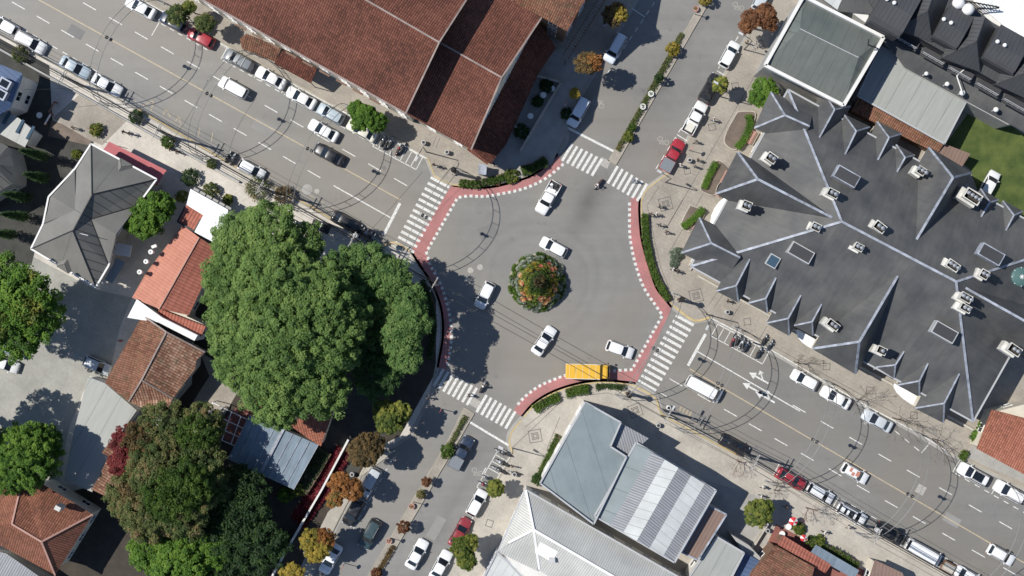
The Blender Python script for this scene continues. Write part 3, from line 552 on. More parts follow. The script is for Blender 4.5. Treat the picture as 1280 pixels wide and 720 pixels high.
t = building('low dark tiled annex in the shade at the foot of the corner wing', [(592, 188), (613, 205), (632, 180), (655, 130), (672, 92), (694, 60), (672, 20), (640, 75)], 4.3, [[[(590, 186, 5.8), (613, 205, 4.5), (633, 180, 4.5), (655, 132, 4.6), (625, 118, 6.2)], [(625, 118, 6.2), (655, 132, 4.6), (673, 92, 4.6), (695, 60, 4.8), (672, 25, 6.4)]]], 'wall_brown', 'clay_dark', .3)
t = building('narrow canopy of bright red tiles at the building corner on the avenue', [(583, 186), (590, 181), (616, 198), (609, 205)], 3.4, [[[(583, 187, 3.6), (590, 180, 4.3), (616, 198, 4.3), (609, 206, 3.6)]]], 'wall_cream', 'clay_red', .4, windows=False, name='entrance_canopy', cat='canopy')
# awnings under the hall eave
for q, m, lb in (([(300, 48, 4), (308, 42, 5), (352, 60, 5), (344, 77, 3.6), (303, 60, 3.6)], 'clay_brown', 'flat brown awning over the pavement left of the corrugated one'), ([(354, 61, 4.6), (397, 85, 4.6), (389, 104, 3.6), (343, 79, 3.6)], 'clay_dark', 'dark red corrugated awning over the avenue pavement')):
    c = P(*q[0]); t = thing('awning', lb, 'awning', (c.x, c.y, .12)); mb = MB(); vs = [P(*p) for p in q]; mb.add(vs, [tuple(range(len(vs)))]); o = mb.build('awning_sheet', M[m], t, world=True, uv=True); s = o.modifiers.new('t', 'SOLIDIFY'); s.thickness = .15
    for p in (q[-1], q[-2]):
        b = P(*p); MB().tube([(b.x, b.y, .12), (b.x, b.y, b.z-.1)], .06, 6).build('post', M['black_metal'], t, world=True)
# terrace with low wall and pergola, right of the hall
t = thing('garden_wall', 'low pale wall bending round the shaded terrace by the hall', 'wall', P(700, 103, 0)); mb = MB(); path = [(667, 95), (701, 104), (650, 190)]
for a, b in zip(path[:-1], path[1:]):
    A, B = P(*a), P(*b); mb.bar((A.x, A.y, .6), (B.x, B.y, .6), .3, 1.0)
mb.build('coping', M['stone'], t, world=True); MB().bar(P(629, 150)+Vector((0, 0, .6)), P(655, 166)+Vector((0, 0, .6)), .25, 1).build('wall', M['stone'], t, world=True)
t = thing('pergola', 'long timber pergola along the side of the hall block', 'pergola', P(706, 72, 0))
for s_ in (0, 7):
    A, B = P(752+s_, -8+s_*.5, 3), P(703+s_, 70+s_*.6, 3); MB().bar(A, B, .14, .2).build('beam', M['wall_brown'], t, world=True)
for i in range(24):
    A = P(751-i*2.1, -8+i*3.35, 3.15); B = A+Vector((.85, -.5, 0)); MB().bar(A, B, .09, .1).build('rafter', M['concrete'], t, world=True)
for i in range(5):
    A = P(755-i*12, 0+i*19, 3); MB().tube([(A.x, A.y, .1), tuple(A)], .07, 6).build('post', M['wall_brown'], t, world=True)
A, B = P(703, 70, 3), P(690, 64, 3); MB().bar(A, B, .14, .2).build('beam', M['concrete'], t, world=True)
# ---- R: green flat roof, pale roof, black gabled block
t = building('grey-green hipped roof building with white parapet, top right of the junction', [(1004, -4), (1104, 47), (1054, 132), (956, 82)], 9, [[[(1004, -4, 9), (1104, 47, 9), (1073, 72, 10.2), (1000, 36, 10.2)], [(956, 82, 9), (1000, 36, 10.2), (1073, 72, 10.2), (1054, 132, 9)], [(1004, -4, 9), (1000, 36, 10.2), (956, 82, 9)], [(1104, 47, 9), (1054, 132, 9), (1073, 72, 10.2)]]], 'wall_grey', 'membrane_green', .1, trim=None, windows=False)
mb = MB(); q = [P(*p, 9.35) for p in ((1004, -4), (1104, 47), (1054, 132), (956, 82))]
for a, b in zip(q, q[1:]+q[:1]): mb.bar(a, b, .42, .7)
mb.build('parapet', M['wall_white'], t, world=True); ridges(t, [[(1000, 36, 10.2), (1073, 72, 10.2)]], .1, 'gutter', .05)
mb = MB(); c = P(1085, 56, 11.5); d = P(1086, 49, 11.5); mb.bar(P(1098, 61, 10), c, .15, .1); mb.bar(c, d, .12, .1); mb.build('aerial', M['black_metal'], t, world=True)
t = building('long pale flat roof beside the grey-green roof', [(1101, 58), (1210, 122), (1180, 180), (1072, 120)], 4.4, [[[(1101, 58, 4.6), (1210, 122, 4.6), (1180, 180, 4.4), (1072, 120, 4.4)]]], 'wall_white', 'pale_sheet', .2, trim='gutter')
t = building('narrow brown tile lean-to under the edge of the pale roof', [(1073, 122), (1178, 180), (1170, 192), (1064, 138)], 3.2, [[[(1073, 121, 3.9), (1180, 180, 3.9), (1172, 192, 3.2), (1064, 139, 3.2)]]], 'wall_brown', 'clay_brown', .3, windows=False)
t = building('small square brown shed roof at the corner of the lawn', [(1176, 178), (1213, 192), (1203, 208), (1166, 193)], 3.2, [[[(1176, 178, 3.4), (1213, 192, 3.4), (1203, 208, 3), (1166, 193, 3)]]], 'wall_brown', 'brown_sheet', .2, windows=False)
bt = building('black slate gabled building with balconies in the top right corner', [(1050, -45), (1098, 18), (1290, 128), (1316, 82), (1262, 44), (1222, 14), (1170, -30), (1120, -70)], 9.5, [[[(1050, -45, 9.5), (1098, 18, 9.5), (1290, 128, 9.5), (1316, 82, 9.5), (1262, 44, 9.5), (1222, 14, 9.5), (1170, -30, 9.5), (1120, -70, 9.5)]]], 'wall_dark', 'slate_black', .2)
def gable(t, b, n, w, he, hr, m, hip=True, ridgem=None, jerk=None, rw=.25, wallm='wall_dark', plane=None):
    """roof wing: ridge from map point b (inside the main roof) to node n, half width w metres, eaves at he, ridge at hr"""
    if plane:
        p0, p1, p2 = [P(*q) for q in plane]; pn = (p1-p0).cross(p2-p0); hp = lambda q: p0.z-((q.x-p0.x)*pn.x+(q.y-p0.y)*pn.y)/pn.z; dz = he-hr
        for _ in range(6): hr = hp(P(*b, hr))-.03
        if w < 2.5: he = hr+dz
    B, Nn = P(*b, hr), P(*n, hr); d = (Nn-B); d.z = 0; d.normalize(); s = Vector((-d.y, d.x, 0)); j = w if jerk is None else jerk
    fl = Nn+d*j+s*w; fr = Nn+d*j-s*w; fl.z = fr.z = he; bl = B+s*w; br = B-s*w; bl.z = br.z = he
    mb = MB(); mb.add([B, Nn, fl, bl], [(3, 2, 1, 0)]); mb.add([B, Nn, fr, br], [(0, 1, 2, 3)])
    if hip: mb.add([Nn, fl, fr], [(0, 1, 2)])
    o = mb.build('roof', M[m], t, world=True, uv=True); md = o.modifiers.new('thickness', 'SOLIDIFY'); md.thickness = .1; md.offset = -1
    # cheek and front walls under the wing
    k = .25; wl = [(Nn+d*(j-k)+s*(w-k)), (Nn+d*(j-k)-s*(w-k)), (B-s*(w-k)), (B+s*(w-k))]
    MB().prism([(p.x, p.y) for p in wl], he-2.2, he-.02).build('wall', M[wallm], t, world=True)
    if not hip: MB().add([Nn+d*(j-.3), fl-d*.3-s*.2, fr-d*.3+s*.2], [(0, 1, 2)]).build('gable_wall', M[wallm], t, world=True)
    if ridgem:
        mb = MB(); up = Vector((0, 0, .06)); mb.bar(B+up, Nn+up, rw, .1)
        if hip: mb.bar(Nn+up, fl+up, rw, .1); mb.bar(Nn+up, fr+up, rw, .1)
        mb.build('ridge_cap', M[ridgem], t, world=True)
    if plane:
        def hit(a, h):
            g = hp(a+d)-hp(a); return a+d*((h-hp(a))/g)
        v0 = hit(Vector((B.x, B.y, 0)), hr); v0.z = hr
        for sg in (-1, 1):
            v1 = hit(Vector((B.x, B.y, 0))+s*w*sg, he); v1.z = he; MB().bar(v0+Vector((0, 0, .04)), v1+Vector((0, 0, .06)), .1, .08).build('valley_flashing', M['gutter'], t, world=True)
    return Nn, d, s
for (cx, cy, sx, sy, h) in ((1121, 9, 42, 62, 12.0), (1192, 34, 32, 44, 11.6), (1259, 62, 42, 46, 12.0)):
    u = Vector((.87, .49)); v = Vector((-.49, .87)); c = Vector((cx, cy)); q = [c-u*sx/2-v*sy/2, c+u*sx/2-v*sy/2, c+u*sx/2+v*sy/2, c-u*sx/2+v*sy/2]
    MB().prism([P2(*p, h) for p in q], 9, h).build('wall', M['wall_dark'], bt, world=True)
    r0, r1 = c-u*(sx/2+1), c+u*(sx/2+1); q = [c-u*(sx/2+1)-v*(sy/2+1), c+u*(sx/2+1)-v*(sy/2+1), c+u*(sx/2+1)+v*(sy/2+2), c-u*(sx/2+1)+v*(sy/2+2)]
    mb = MB(); mb.add([P(*q[0], h), P(*q[1], h), P(*r1, h+1), P(*r0, h+1)], [(3, 2, 1, 0)]); mb.add([P(*r0, h+1), P(*r1, h+1), P(*q[2], h-.4), P(*q[3], h-.4)], [(3, 2, 1, 0)])
    o = mb.build('roof', M['slate_black'], bt, world=True, uv=True); md = o.modifiers.new('t', 'SOLIDIFY'); md.thickness = .25; md.offset = -1
    for k in (-4, 5):
        p = P(cx-8+k, cy-8+k*.5, h+1.2); MB().ball((0, 0, 0), .28).build('vent', M['white'], bt, smooth=True).location = p-bt.location
for bb, nn in (((1172, -20), (1160, 14)), ((1232, 22), (1221, 52)), ((1300, 66), (1290, 88))): gable(bt, bb, nn, 2.6, 9.6, 12.8, 'slate_black', ridgem='black_metal', rw=.12)
t2 = building('low grey skirt roof below the balconies of the black slate building', [(1096, 40), (1122, 45), (1290, 135), (1300, 150), (1262, 158), (1130, 86)], 5.5, [[[(1096, 36, 6.6), (1122, 42, 6.6), (1300, 140, 6.6), (1282, 166, 5.0), (1130, 84, 5.0)]]], 'wall_grey', 'slate', .3, windows=False)
mb = MB()
for i in range(5):
    a = P(1120+i*34, 45+i*19.5, 8.6); b = P(1146+i*34, 60+i*19.5, 8.6); mb.tube([a, b], .05, 5); mb.tube([a-Vector((0, 0, .6)), b-Vector((0, 0, .6))], .04, 5)
    for k in range(5): p = a+(b-a)*k/4; mb.tube([p, p-Vector((0, 0, 1.1))], .03, 4)
    c = P(1133+i*34, 52+i*19.5, 7.4); o = MB().box((0, 0, 0), (3.4, 1.3, .14)).build('balcony', M['wall_dark'], t2); o.location = c-t2.location; o.rotation_euler = (0, 0, AW)
mb.build('balcony_rail', M['gutter'], t2, world=True)
for p, r in (((1198, 4), .8), ((1210, 12), .8), ((1158, 92), .28), ((1184, 105), .32), ((1203, 116), .4), ((1245, 137), .36)):
    c = P(*p, 11.5 if p[1] < 20 else 6.6); o = thing('roof_tank', {4: 'big white round water tank, left of the pair in the top right corner', 12: 'big white round water tank, right of the pair in the top right corner', 92: 'smallest white globe vent beside the pale roof edge', 105: 'white globe vent in the middle of the pale roof edge', 116: 'white globe at the right corner of the pale roof with a bent bracket', 137: 'white globe lamp above the path behind the lawn'}[p[1]], 'tank' if p[1] < 20 else 'globe', tuple(c)); MB().ball((0, 0, 0), r, 12).build('shell', M['white'], o, smooth=True); MB().tube([(0, 0, -r-1.5), (0, 0, -r+.1)], .12, 6).build('stand', M['galvanised'], o)
o = thing('bent_pipe', 'thin white bent bracket reaching over the skirt roof', 'pipe', P(1203, 116, 6.8)); mb = MB().tube([P(1203, 116, 7.4), P(1196, 95, 7.6), P(1206, 86, 7.4)], .09, 6); mb.build('pipe', M['white'], o, world=True)
t = building('white membrane roof running off the top right corner', [(1170, -60), (1235, 25), (1262, 40), (1400, 120), (1450, 0), (1300, -90)], 8, [[[(1170, -60, 8), (1230, 12, 8), (1262, 38, 8), (1400, 120, 8), (1450, 0, 8), (1300, -90, 8)]]], 'wall_white', 'bright_sheet', .1, windows=False)
mb = MB()
for i in range(12):
    a = P(1190+i*5, -2+i*.8, 9.4); b = P(1212+i*3, 12-i*.2, 9.2); mb.bar(a, b, .08, .1)
mb.bar(P(1190, -2, 9.5), P(1249, 9, 9.5), .14, .14); mb.bar(P(1212, 12, 9.3), P(1249, 10, 9.3), .14, .14); mb.build('skylight_frame', M['black_metal'], t, world=True)
t = building('white framed glass roof wedge above the grey-green roof', [(1014, -12), (1050, 10), (1058, -6), (1020, -30)], 9, [[[(1014, -12, 9), (1049, 14, 9), (1056, -8, 9), (1020, -30, 9)]]], 'wall_white', 'white_sheet', .1, windows=False)
t = building('slate roof with blue-white wall between the green roof and the black gables', [(1052, 8), (1062, -20), (1100, -20), (1088, 20), (1096, 40)], 9, [[[(1046, 14, 9), (1062, -20, 10), (1106, -20, 10), (1088, 18, 9)]]], 'wall_white', 'slate', .2, windows=False)
# ---- R: the big slate mansion roof
he, hr = 7.5, 15.3
UL, LL, LR, UR = (985, 112, he), (863, 333, he), (1216, 527, he), (1340, 306, he); RA, RB = (1052, 277, hr), (1195, 352, hr)
bt = building('vast dark slate mansion roof with many gables, dormers and white chimneys right of the junction', [UL, LL, LR, UR], he, [[[LL, LR, RB, RA], [UL, RA, RB, UR], [UL, LL, RA], [UR, LR, RB]]], 'wall_cream', 'slate', .5, trim='gutter')
ridges(bt, [[RA, RB], [RA, LL], [RA, UL], [RB, LR], [RB, UR]], .3, 'ridge_metal', .1)
PW = (UL, LL, RA); PS = (LL, LR, RA); PN = (UL, UR, RA); PE = (UR, LR, RB)
G_ = lambda b, n, w, h0, h1, **k: gable(bt, b, n, w, h0, h1, 'slate', ridgem='ridge_metal', rw=k.pop('rw', .24), wallm='wall_cream', **k)
G_((1040, 272), (947, 224), 3.1, 7.6, 14.4, rw=.3, plane=PW); G_((1122, 345), (1074, 427), 3.3, 7.6, 14.0, rw=.3, plane=PS); G_((1145, 300), (1191, 222), 3.3, 7.6, 14.0, rw=.3, plane=PN)
G_((1207, 360), (1300, 412), 3.2, 7.6, 14.6, rw=.3, plane=PE); G_((925, 322), (889, 304), 2.6, 7.6, 10.4); G_((1012, 158), (981, 144), 2.6, 7.6, 10.4)
for b, n, w in (((937, 324), (920, 357), 1.6), ((970, 347), (957, 373), 1.4), ((1001, 369), (985, 398), 1.7), ((1027, 380), (1015, 402), 1.4), ((1130, 439), (1119, 456), 1.5), ((1160, 454), (1149, 476), 1.6), ((1199, 467), (1180, 504), 2.1)): G_(b, n, w, 7.9, 7.9+w*1.45, rw=.2, plane=PS)
for b, n, w in (((1024, 172), (1043, 137), 2.1), ((1056, 193), (1070, 164), 1.9), ((1097, 200), (1111, 172), 1.8), ((1121, 215), (1131, 197), 1.4), ((1226, 271), (1237, 253), 1.4), ((1257, 288), (1267, 269), 1.5)): G_(b, n, w, 7.9, 7.9+w*1.45, rw=.2, plane=PN)
PW = (UL, LL, RA); PS = (LL, LR, RA); PN = (UL, UR, RA); PE = (UR, LR, RB)
def chimney(px, py, h, pots=2, sx=1.15, sy=.85, tall=2.6, ang=AE, group=None):
    k_ = .82+.36*rng.random(); sx *= k_; sy *= .85+.3*rng.random(); tall *= .8+.35*rng.random(); ang += R(6*rng.normal()); c = P(px, py, h); q = MB(); q.box((0, 0, -.6), (sx, sy, tall)); q.box((0, 0, tall/2-.75), (sx*1.16, sy*1.22, .3)); q.box((-.15, -.1, -1.3), (sx*1.35, sy*1.35, 1.3))
    o = q.build('chimney', M['chimney_white'], bt); o.location = c-bt.location; o.rotation_euler = (0, 0, ang)
    MB().box((sx*.1, 0, tall/2-.59), (sx*.8, sy*.75, .05)).build('chimney_top', M['soil'], o)
    for k in range(pots):
        p = MB().lathe([(.16, 0), (.16, .5), (.26, .52), (.26, .62), (.05, .8)], ((k-(pots-1)/2)*.55, 0, tall/2-.6), 10).build('chimney_pot', M['steel'], o)
def hmain(px, py):
    return 12.5
for a in ((963, 198, 12.2, 2), (933, 257, 12.4, 2), (1040, 242, 15.0, 2), (1019, 284, 14.2, 2), (1098, 284, 15.3, 2), (1072, 309, 14.8, 2), (1150, 214, 11.2, 3), (1214, 246, 11.6, 4, 1.9, 1.2), (1190, 332, 15.3, 3, 1.6), (1229, 343, 15.0, 2), (1205, 372, 15.5, 3), (1205, 385, 15.3, 2), (1040, 406, 10.6, 2, 1.3), (1101, 438, 12.4, 1), (1266, 437, 12.2, 2, 1.6)): chimney(*a)
for px, py, h, fr in ((1057, 221, 13.1, 'slate_black'), (1000, 316, 12.3, 'gutter'), (1237, 318, 13.6, 'slate_black'), (1179, 415, 13.2, 'gutter')):
    q = MB().box((0, 0, 0), (3.2, 1.7, 1.3)).build('skylight', M[fr if fr == 'gutter' else 'ridge_metal'], bt); q.location = P(px, py, h)-bt.location; q.rotation_euler = (0, 0, AE); MB().box((0, 0, .66), (2.9, 1.42, .08)).build('panel', M['slate_black'], q)
q = MB().box((0, 0, 0), (1.5, 1.6, .5)).build('roof_window', M['gutter'], bt); q.location = P(966, 326, 10.9)-bt.location; q.rotation_euler = (R(12), 0, AE); MB().box((0, 0, .26), (1.25, 1.35, .06)).build('pane', M['glass_blue'], q)
q = MB().lathe([(1.25, -.2), (1.25, .1), (1.0, .3), (.5, .42), (.1, .45)], n=16).build('glass_dome', M['glass_green'], bt, smooth=False); q.location = P(1276, 346, 13.6)-bt.location
for i in range(8): a = i*math.pi/4; MB().bar((0, 0, .5), (1.25*math.cos(a), 1.25*math.sin(a), .14), .06, .05).build('rib', M['white'], q)
for i, (px, py, w_, lb) in enumerate(((904, 266, 2.6, 'white curved entrance canopy on the left face of the slate mansion'), (1017, 423, 2.6, 'white curved canopy over the avenue side door nearest the zebra crossing'), (1146, 495, 3.6, 'long white curved canopy on the avenue side of the slate mansion'))):
    c = P(px, py, 3.6); ang = AE if i else R(60); t = thing('entrance_canopy', lb, 'canopy', (c.x, c.y, .12), ang); mb = MB(); n = 8
    mb.add([(w_*math.cos(math.pi*k/n), -1.3*math.sin(math.pi*k/n)*(1 if i else -1), 3.6-.5*math.sin(math.pi*k/n)) for k in range(n+1)]+[(0, 0, 3.9)], [(k, k+1, n+1) for k in range(n)]); o = mb.build('canopy_sheet', M['white'], t); md = o.modifiers.new('t', 'SOLIDIFY'); md.thickness = .08
    for sx in (-1, 1): MB().tube([(sx*w_*.8, 0, 0), (sx*w_*.8, 0, 3.6)], .06, 6).build('post', M['gutter'], t)
# forecourt edge strip below the mansion on the avenue side
t = thing('boundary_wall', 'long low pale wall between the slate mansion and the avenue pavement', 'wall', P(940, 385, 0)); mb = MB()
A, B = P(872, 345), P(1222, 541); mb.bar((A.x, A.y, .35), (B.x, B.y, .35), .28, .55); mb.build('wall', M['stone'], t, world=True)
t = thing('boundary_wall', 'low pale wall along the left face of the slate mansion', 'wall', P(900, 290, 0)); mb = MB()
A, B = P(984, 118), P(862, 338); mb.bar((A.x, A.y, .25), (B.x, B.y, .25), .22, .35); mb.build('wall', M['stone'], t, world=True)
t = building('bright terracotta roof at the right edge below the slate mansion', [(1243, 512), (1222, 561), (1278, 592), (1330, 612), (1360, 540), (1290, 500)], 4.6, [[[(1240, 512, 5.4), (1221, 561, 4.4), (1278, 592, 4.4), (1340, 620, 4.4), (1365, 545, 5.6)]]], 'wall_cream', 'clay_fired', .4)
# ---- D: blocks below the junction
t = building('blue-grey membrane roof with pointed corner nearest the roundabout', [(732, 503), (776, 528), (763, 558), (783, 571), (742, 655), (675, 604)], 8.2, [[[(732, 503, 8.4), (776, 528, 8.2), (763, 558, 8.1), (783, 571, 8), (742, 655, 7.8), (675, 604, 8)]]], 'wall_white', 'membrane_blue', .25, trim='gutter')
t = building('small ribbed grey roof tucked in the notch of the blue-grey roof', [(776, 530), (810, 548), (800, 558), (796, 566), (786, 573), (763, 557)], 7.4, [[[(776, 529, 7.4), (811, 548, 7.3), (802, 556, 7.2), (784, 571, 7.2), (763, 557, 7.3)]]], 'wall_grey', 'rib_grey', .2, windows=False)
A_, B_, C_, D_ = Vector((795, 553)), Vector((895, 613)), Vector((843, 703)), Vector((743, 645)); mats_ = ['membrane_blue', 'rib_grey', 'white_sheet', 'rib_grey', 'white_sheet', 'rib_grey']; cuts = [0, .2, .36, .53, .69, .86, 1]
rf = []
for i, mm in enumerate(mats_):
    a, b = cuts[i], cuts[i+1]; q = [A_+(B_-A_)*a, A_+(B_-A_)*b, D_+(C_-D_)*b, D_+(C_-D_)*a]
    hh = lambda f: 7.9+1.0*(1-abs(2*f-1)); rf.append(([[(q[0].x, q[0].y, hh(a)), (q[1].x, q[1].y, hh(b)), (q[2].x, q[2].y, hh(b)-.3), (q[3].x, q[3].y, hh(a)-.3)]], mm))
t = building('long roof striped with white and ribbed grey metal sheets', [tuple(A_), tuple(B_), tuple(C_), tuple(D_)], 7.8, rf, 'wall_white', 'rib_grey', .2, trim='gutter')
t = building('dark flat roofed box at the right end of the striped roof', [(886, 632), (908, 643), (872, 700), (852, 690)], 6, [([[(886, 632, 6), (908, 643, 6), (872, 700, 6), (852, 690, 6)]], 'brown_sheet')], 'wall_grey', 'slate', .1, trim='ridge_metal')
t = building('pale flat roof with light blue edge at the bottom beside the striped roof', [(896, 671), (930, 691), (905, 740), (860, 735), (862, 720)], 5, [[[(896, 671, 5), (930, 691, 5), (905, 740, 5), (858, 735, 5), (862, 720, 5)]]], 'wall_white', 'pale_sheet', .1, trim='gutter')
t = building('blue corrugated lean-to at the bottom edge beside the pale flat roof', [(915, 668), (938, 682), (955, 700), (940, 740), (915, 735), (930, 692)], 3.2, [[[(930, 690, 3.5), (955, 705, 3), (938, 745, 3), (912, 740, 3.5)]]], 'wall_grey', 'blue_roof', .1, windows=False)
k = 6.5; r_ = 9.5
t = building('large pale grey tiled hip roof with white ridges at the bottom', [(657, 612), (622, 690), (700, 770), (830, 830), (905, 745), (850, 722)], k, [[[(657, 612, k), (667, 662, r_), (783, 730, r_), (850, 800, r_), (900, 750, k)], [(657, 612, k), (667, 662, r_), (640, 676, 8), (622, 690, k)], [(667, 662, r_), (640, 676, 8), (622, 690, k), (672, 714, k)], [(667, 662, r_), (673, 712, 8), (745, 760, k), (850, 820, k), (850, 800, r_), (783, 730, r_)]]], 'wall_white', 'pale_tiles', .3, trim='gutter')
ridges(t, [[(657, 612, k), (667, 662, r_), (783, 730, r_), (850, 800, r_)], [(667, 662, r_), (636, 678, 7.8)], [(667, 662, r_), (674, 712, 8)]], .32, 'white')
q = MB().box((0, 0, 0), (.8, .6, .5)).build('roof_unit', M['galvanised'], t); q.location = P(690, 700, 9.2)-t.location
for i, (px, py) in enumerate(((683, 690), (705, 700), (728, 716))): q = MB().box((0, 0, 0), (2.6, 1.7, .07)).build('skylight_sheet', M['white'], t); q.location = P(px, py, 9.0-.2*i)-t.location; q.rotation_euler = (R(14), 0, AE)
t = building('white flat roof in the bottom centre edge next to the pavement', [(620, 692), (668, 716), (660, 760), (585, 760)], 5, [[[(620, 692, 5), (668, 716, 5), (660, 760, 5), (585, 760, 5)]]], 'wall_white', 'white_sheet', .1, trim='gutter')
t = building('flat brown tiled house at the bottom right with a terrace on its street side', [(970, 682), (1018, 709), (1010, 745), (925, 745), (940, 715)], 5, [[[(970, 682, 5), (1018, 709, 5.3), (1010, 745, 5.3), (925, 745, 5), (940, 715, 5)]]], 'wall_brown', 'clay_brown', .3)
t = building('strip of bright ribbed clay tiles along the brown tiled house', [(979, 669), (1039, 706), (1032, 716), (974, 681)], 4, [[[(979, 669, 3.6), (1039, 706, 3.6), (1032, 716, 4.3), (973, 681, 4.3)]]], 'wall_brown', 'clay_orange', .3, windows=False, name='tiled_porch', cat='porch')
t = building('blue-green glass awning beside the ribbed clay strip', [(1018, 683), (1074, 713), (1068, 724), (1012, 692)], 3.4, [[[(1020, 681, 3.1), (1074, 713, 3.1), (1068, 724, 3.6), (1012, 692, 3.6)]]], 'wall_brown', 'glass_roof', .5, windows=False, name='glass_awning', cat='awning', thick=.06)
t = building('small brown roof cut by the bottom edge near the parked trailer', [(1094, 700), (1125, 716), (1140, 745), (1080, 745)], 4, [[[(1094, 700, 4), (1128, 716, 4), (1140, 745, 4.4), (1080, 745, 4.4)]]], 'wall_cream', 'brown_sheet', .3)
# ---- L: houses left of the avenue
A, B = (115, 243, 10.6), (91, 288, 10.6); e = 7.2
o_ = [(114, 180, e), (196, 224, e), (172, 257, e), (144, 296, e), (136, 332, e), (120, 359, e), (39, 311, e), (54, 280, e), (61, 246, e), (94, 211, e)]
t = building('grey standing-seam hip roofed house with white fascia, upper left', o_, e, [([[o_[0], A, o_[1]], [B, o_[6], o_[5]], [o_[0], A, B, o_[6], o_[7], o_[8], o_[9]]], 'metal_grey_plain'), ([[A, o_[1], o_[2], (114, 274, 9.3), B], [(114, 274, 9.3), o_[4], o_[5], B]], 'metal_grey'), ([[(114, 274, 9.45), o_[2], (145, 293, 9.3)], [(114, 274, 9.45), (145, 293, 9.3), o_[4]], [(95, 264, 9.6), (66, 246, 9.3), o_[9]], [(95, 264, 9.6), (66, 246, 9.3), o_[7]]], 'metal_grey_plain')], 'wall_grey', over=.7, trim='white', thick=.12)
ridges(t, [[o_[0], A, o_[1]], [A, B], [o_[6], B, o_[5]], [(114, 274, 9.4), o_[4]], [(114, 274, 9.4), o_[2]], [o_[9], (95, 264, 9.5), o_[7]]], .12, 'black_metal', .06)
for n, b in (((152, 209), (141, 228)), ((81, 330), (91, 314))): gable(t, b, n, .9, 7.35, 8.0, 'metal_grey_plain', wallm='wall_grey')
mb = MB(); c = P(101, 292, 11); mb.tube([(c.x, c.y, 10), (c.x, c.y, 11.3)], .05, 5); mb.tube([(c.x, c.y, 11.2), (c.x+1, c.y-.25, 11.2)], .04, 5); mb.build('aerial', M['white'], t, world=True)
q = MB().box((0, 0, 0), (2.6, 1.6, .2)).build('balcony', M['white'], t); q.location = P(152, 312, 3.3)-t.location; q.rotation_euler = (0, 0, R(-10))
q = MB().box((0, 0, 0), (1.3, 3.4, .12)).build('glass_awning', M['glass_roof'], t); q.location = P(143, 338, 2.8)-t.location; q.rotation_euler = (0, R(12), R(-32))
t = thing('awning', 'long dull red awning along the street front of the grey hip roofed house', 'awning', P(170, 198, 0)); mb = MB(); q = [P(*p) for p in ((136, 178, 3.4), (207, 214, 3.4), (196, 232, 3.7), (125, 192, 3.7))]; mb.add(q, [(3, 2, 1, 0)]); o = mb.build('awning_sheet', M['awning_red'], t, world=True, uv=True); md = o.modifiers.new('t', 'SOLIDIFY'); md.thickness = .1
for p in ((138, 180), (172, 197), (204, 214)): a = P(*p); MB().tube([(a.x, a.y, .1), (a.x, a.y, 3.4)], .05, 6).build('post', M['white'], t, world=True)
a, b = P(136, 178, 3.5), P(208, 214, 3.5); MB().bar(a, b, .25, .3).build('fascia', M['awning_red'], t, world=True)
# orange roofed house
E4 = 4.6
t = building('orange clay roofed building with three round white roof vents', [(228, 281), (274, 313), (262, 345), (236, 394), (257, 404), (251, 420), (198, 392), (162, 374), (180, 345)], 4.4, [([[(228, 281, E4), (249, 297, 5.8), (199, 386, 5.8), (165, 372, E4), (182, 342, E4)]], 'clay_orange_smooth'), ([[(249, 297, 5.8), (274, 313, 4.5), (236, 394, 4.5), (199, 386, 5.8)], [(199, 386, 4.7), (257, 408, 4.5), (251, 421, 4.2), (196, 392, 4.3)]], 'clay_orange')], 'wall_cream', over=.3)
ridges(t, [[(249, 297, 5.8), (199, 386, 5.8)]], .14, 'wood_pink')
for p in ((190, 315), (184, 327), (176, 340)):
    q = MB().lathe([(.24, -.5), (.24, .5), (.33, .52), (.33, .68), (.14, .68), (.14, .5)], n=14).build('roof_vent', M['white'], t, smooth=False); q.location = P(*p, 5.6)-t.location
q = MB().box((0, 0, 0), (.7, .4, .5)).build('roof_unit', M['white'], t); q.location = P(193, 308, 5.2)-t.location; q.rotation_euler = (0, 0, R(20))
t = building('small square orange tiled roof beside the white flat roof', [(233, 256), (254, 269), (243, 289), (222, 277)], 4.9, [[[(233, 256, 5.1), (254, 269, 5.1), (243, 289, 4.9), (222, 277, 4.9)]]], 'wall_cream', 'clay_orange', .2, trim='black_metal', windows=False)
t = building('brilliant white flat roof at the edge of the big tree', [(238, 236), (285, 262), (283, 285), (269, 304), (243, 290), (254, 269), (233, 256)], 5.3, [[[(238, 236, 5.4), (285, 262, 5.4), (283, 285, 5.3), (269, 304, 5.3), (243, 290, 5.3), (254, 269, 5.3), (233, 256, 5.4)]]], 'wall_white', 'bright_sheet', .15, windows=False)
mb = MB()
for i in range(6): c = P(245+i*8.0, 238+i*4.5, 4.9); mb.box(tuple(c), (.8, .55, .15), AW)
mb.build('eave_block', M['concrete'], t, world=True)
t = thing('parapet_wall', 'thick white parapet between the orange roof and the brown tiled house', 'wall', P(205, 395, 0)); mb = MB()
mb.prism([P2(*p, 5.4) for p in ((171, 374), (203, 397), (247, 419), (243, 426), (198, 403), (177, 400), (159, 397))], .1, 5.4).build('wall', M['white'], t, world=True)
e = 5.0
t = building('weathered brown clay tiled house below the white parapet', [(178, 394), (207, 412), (256, 440), (245, 451), (244, 461), (216, 498), (205, 522), (161, 502), (131, 478)], e, [([[(178, 394, e), (208, 415, 7.2), (177, 475, 7.2), (161, 502, e), (131, 478, e)]], 'clay_brown'), ([[(208, 415, 7.2), (256, 440, e), (245, 451, 5.2), (244, 461, e), (216, 498, e), (177, 475, 7.2)], [(177, 475, 7.2), (216, 498, e), (205, 522, e), (161, 502, e)]], 'clay_mixed')], 'wall_cream', over=.5)
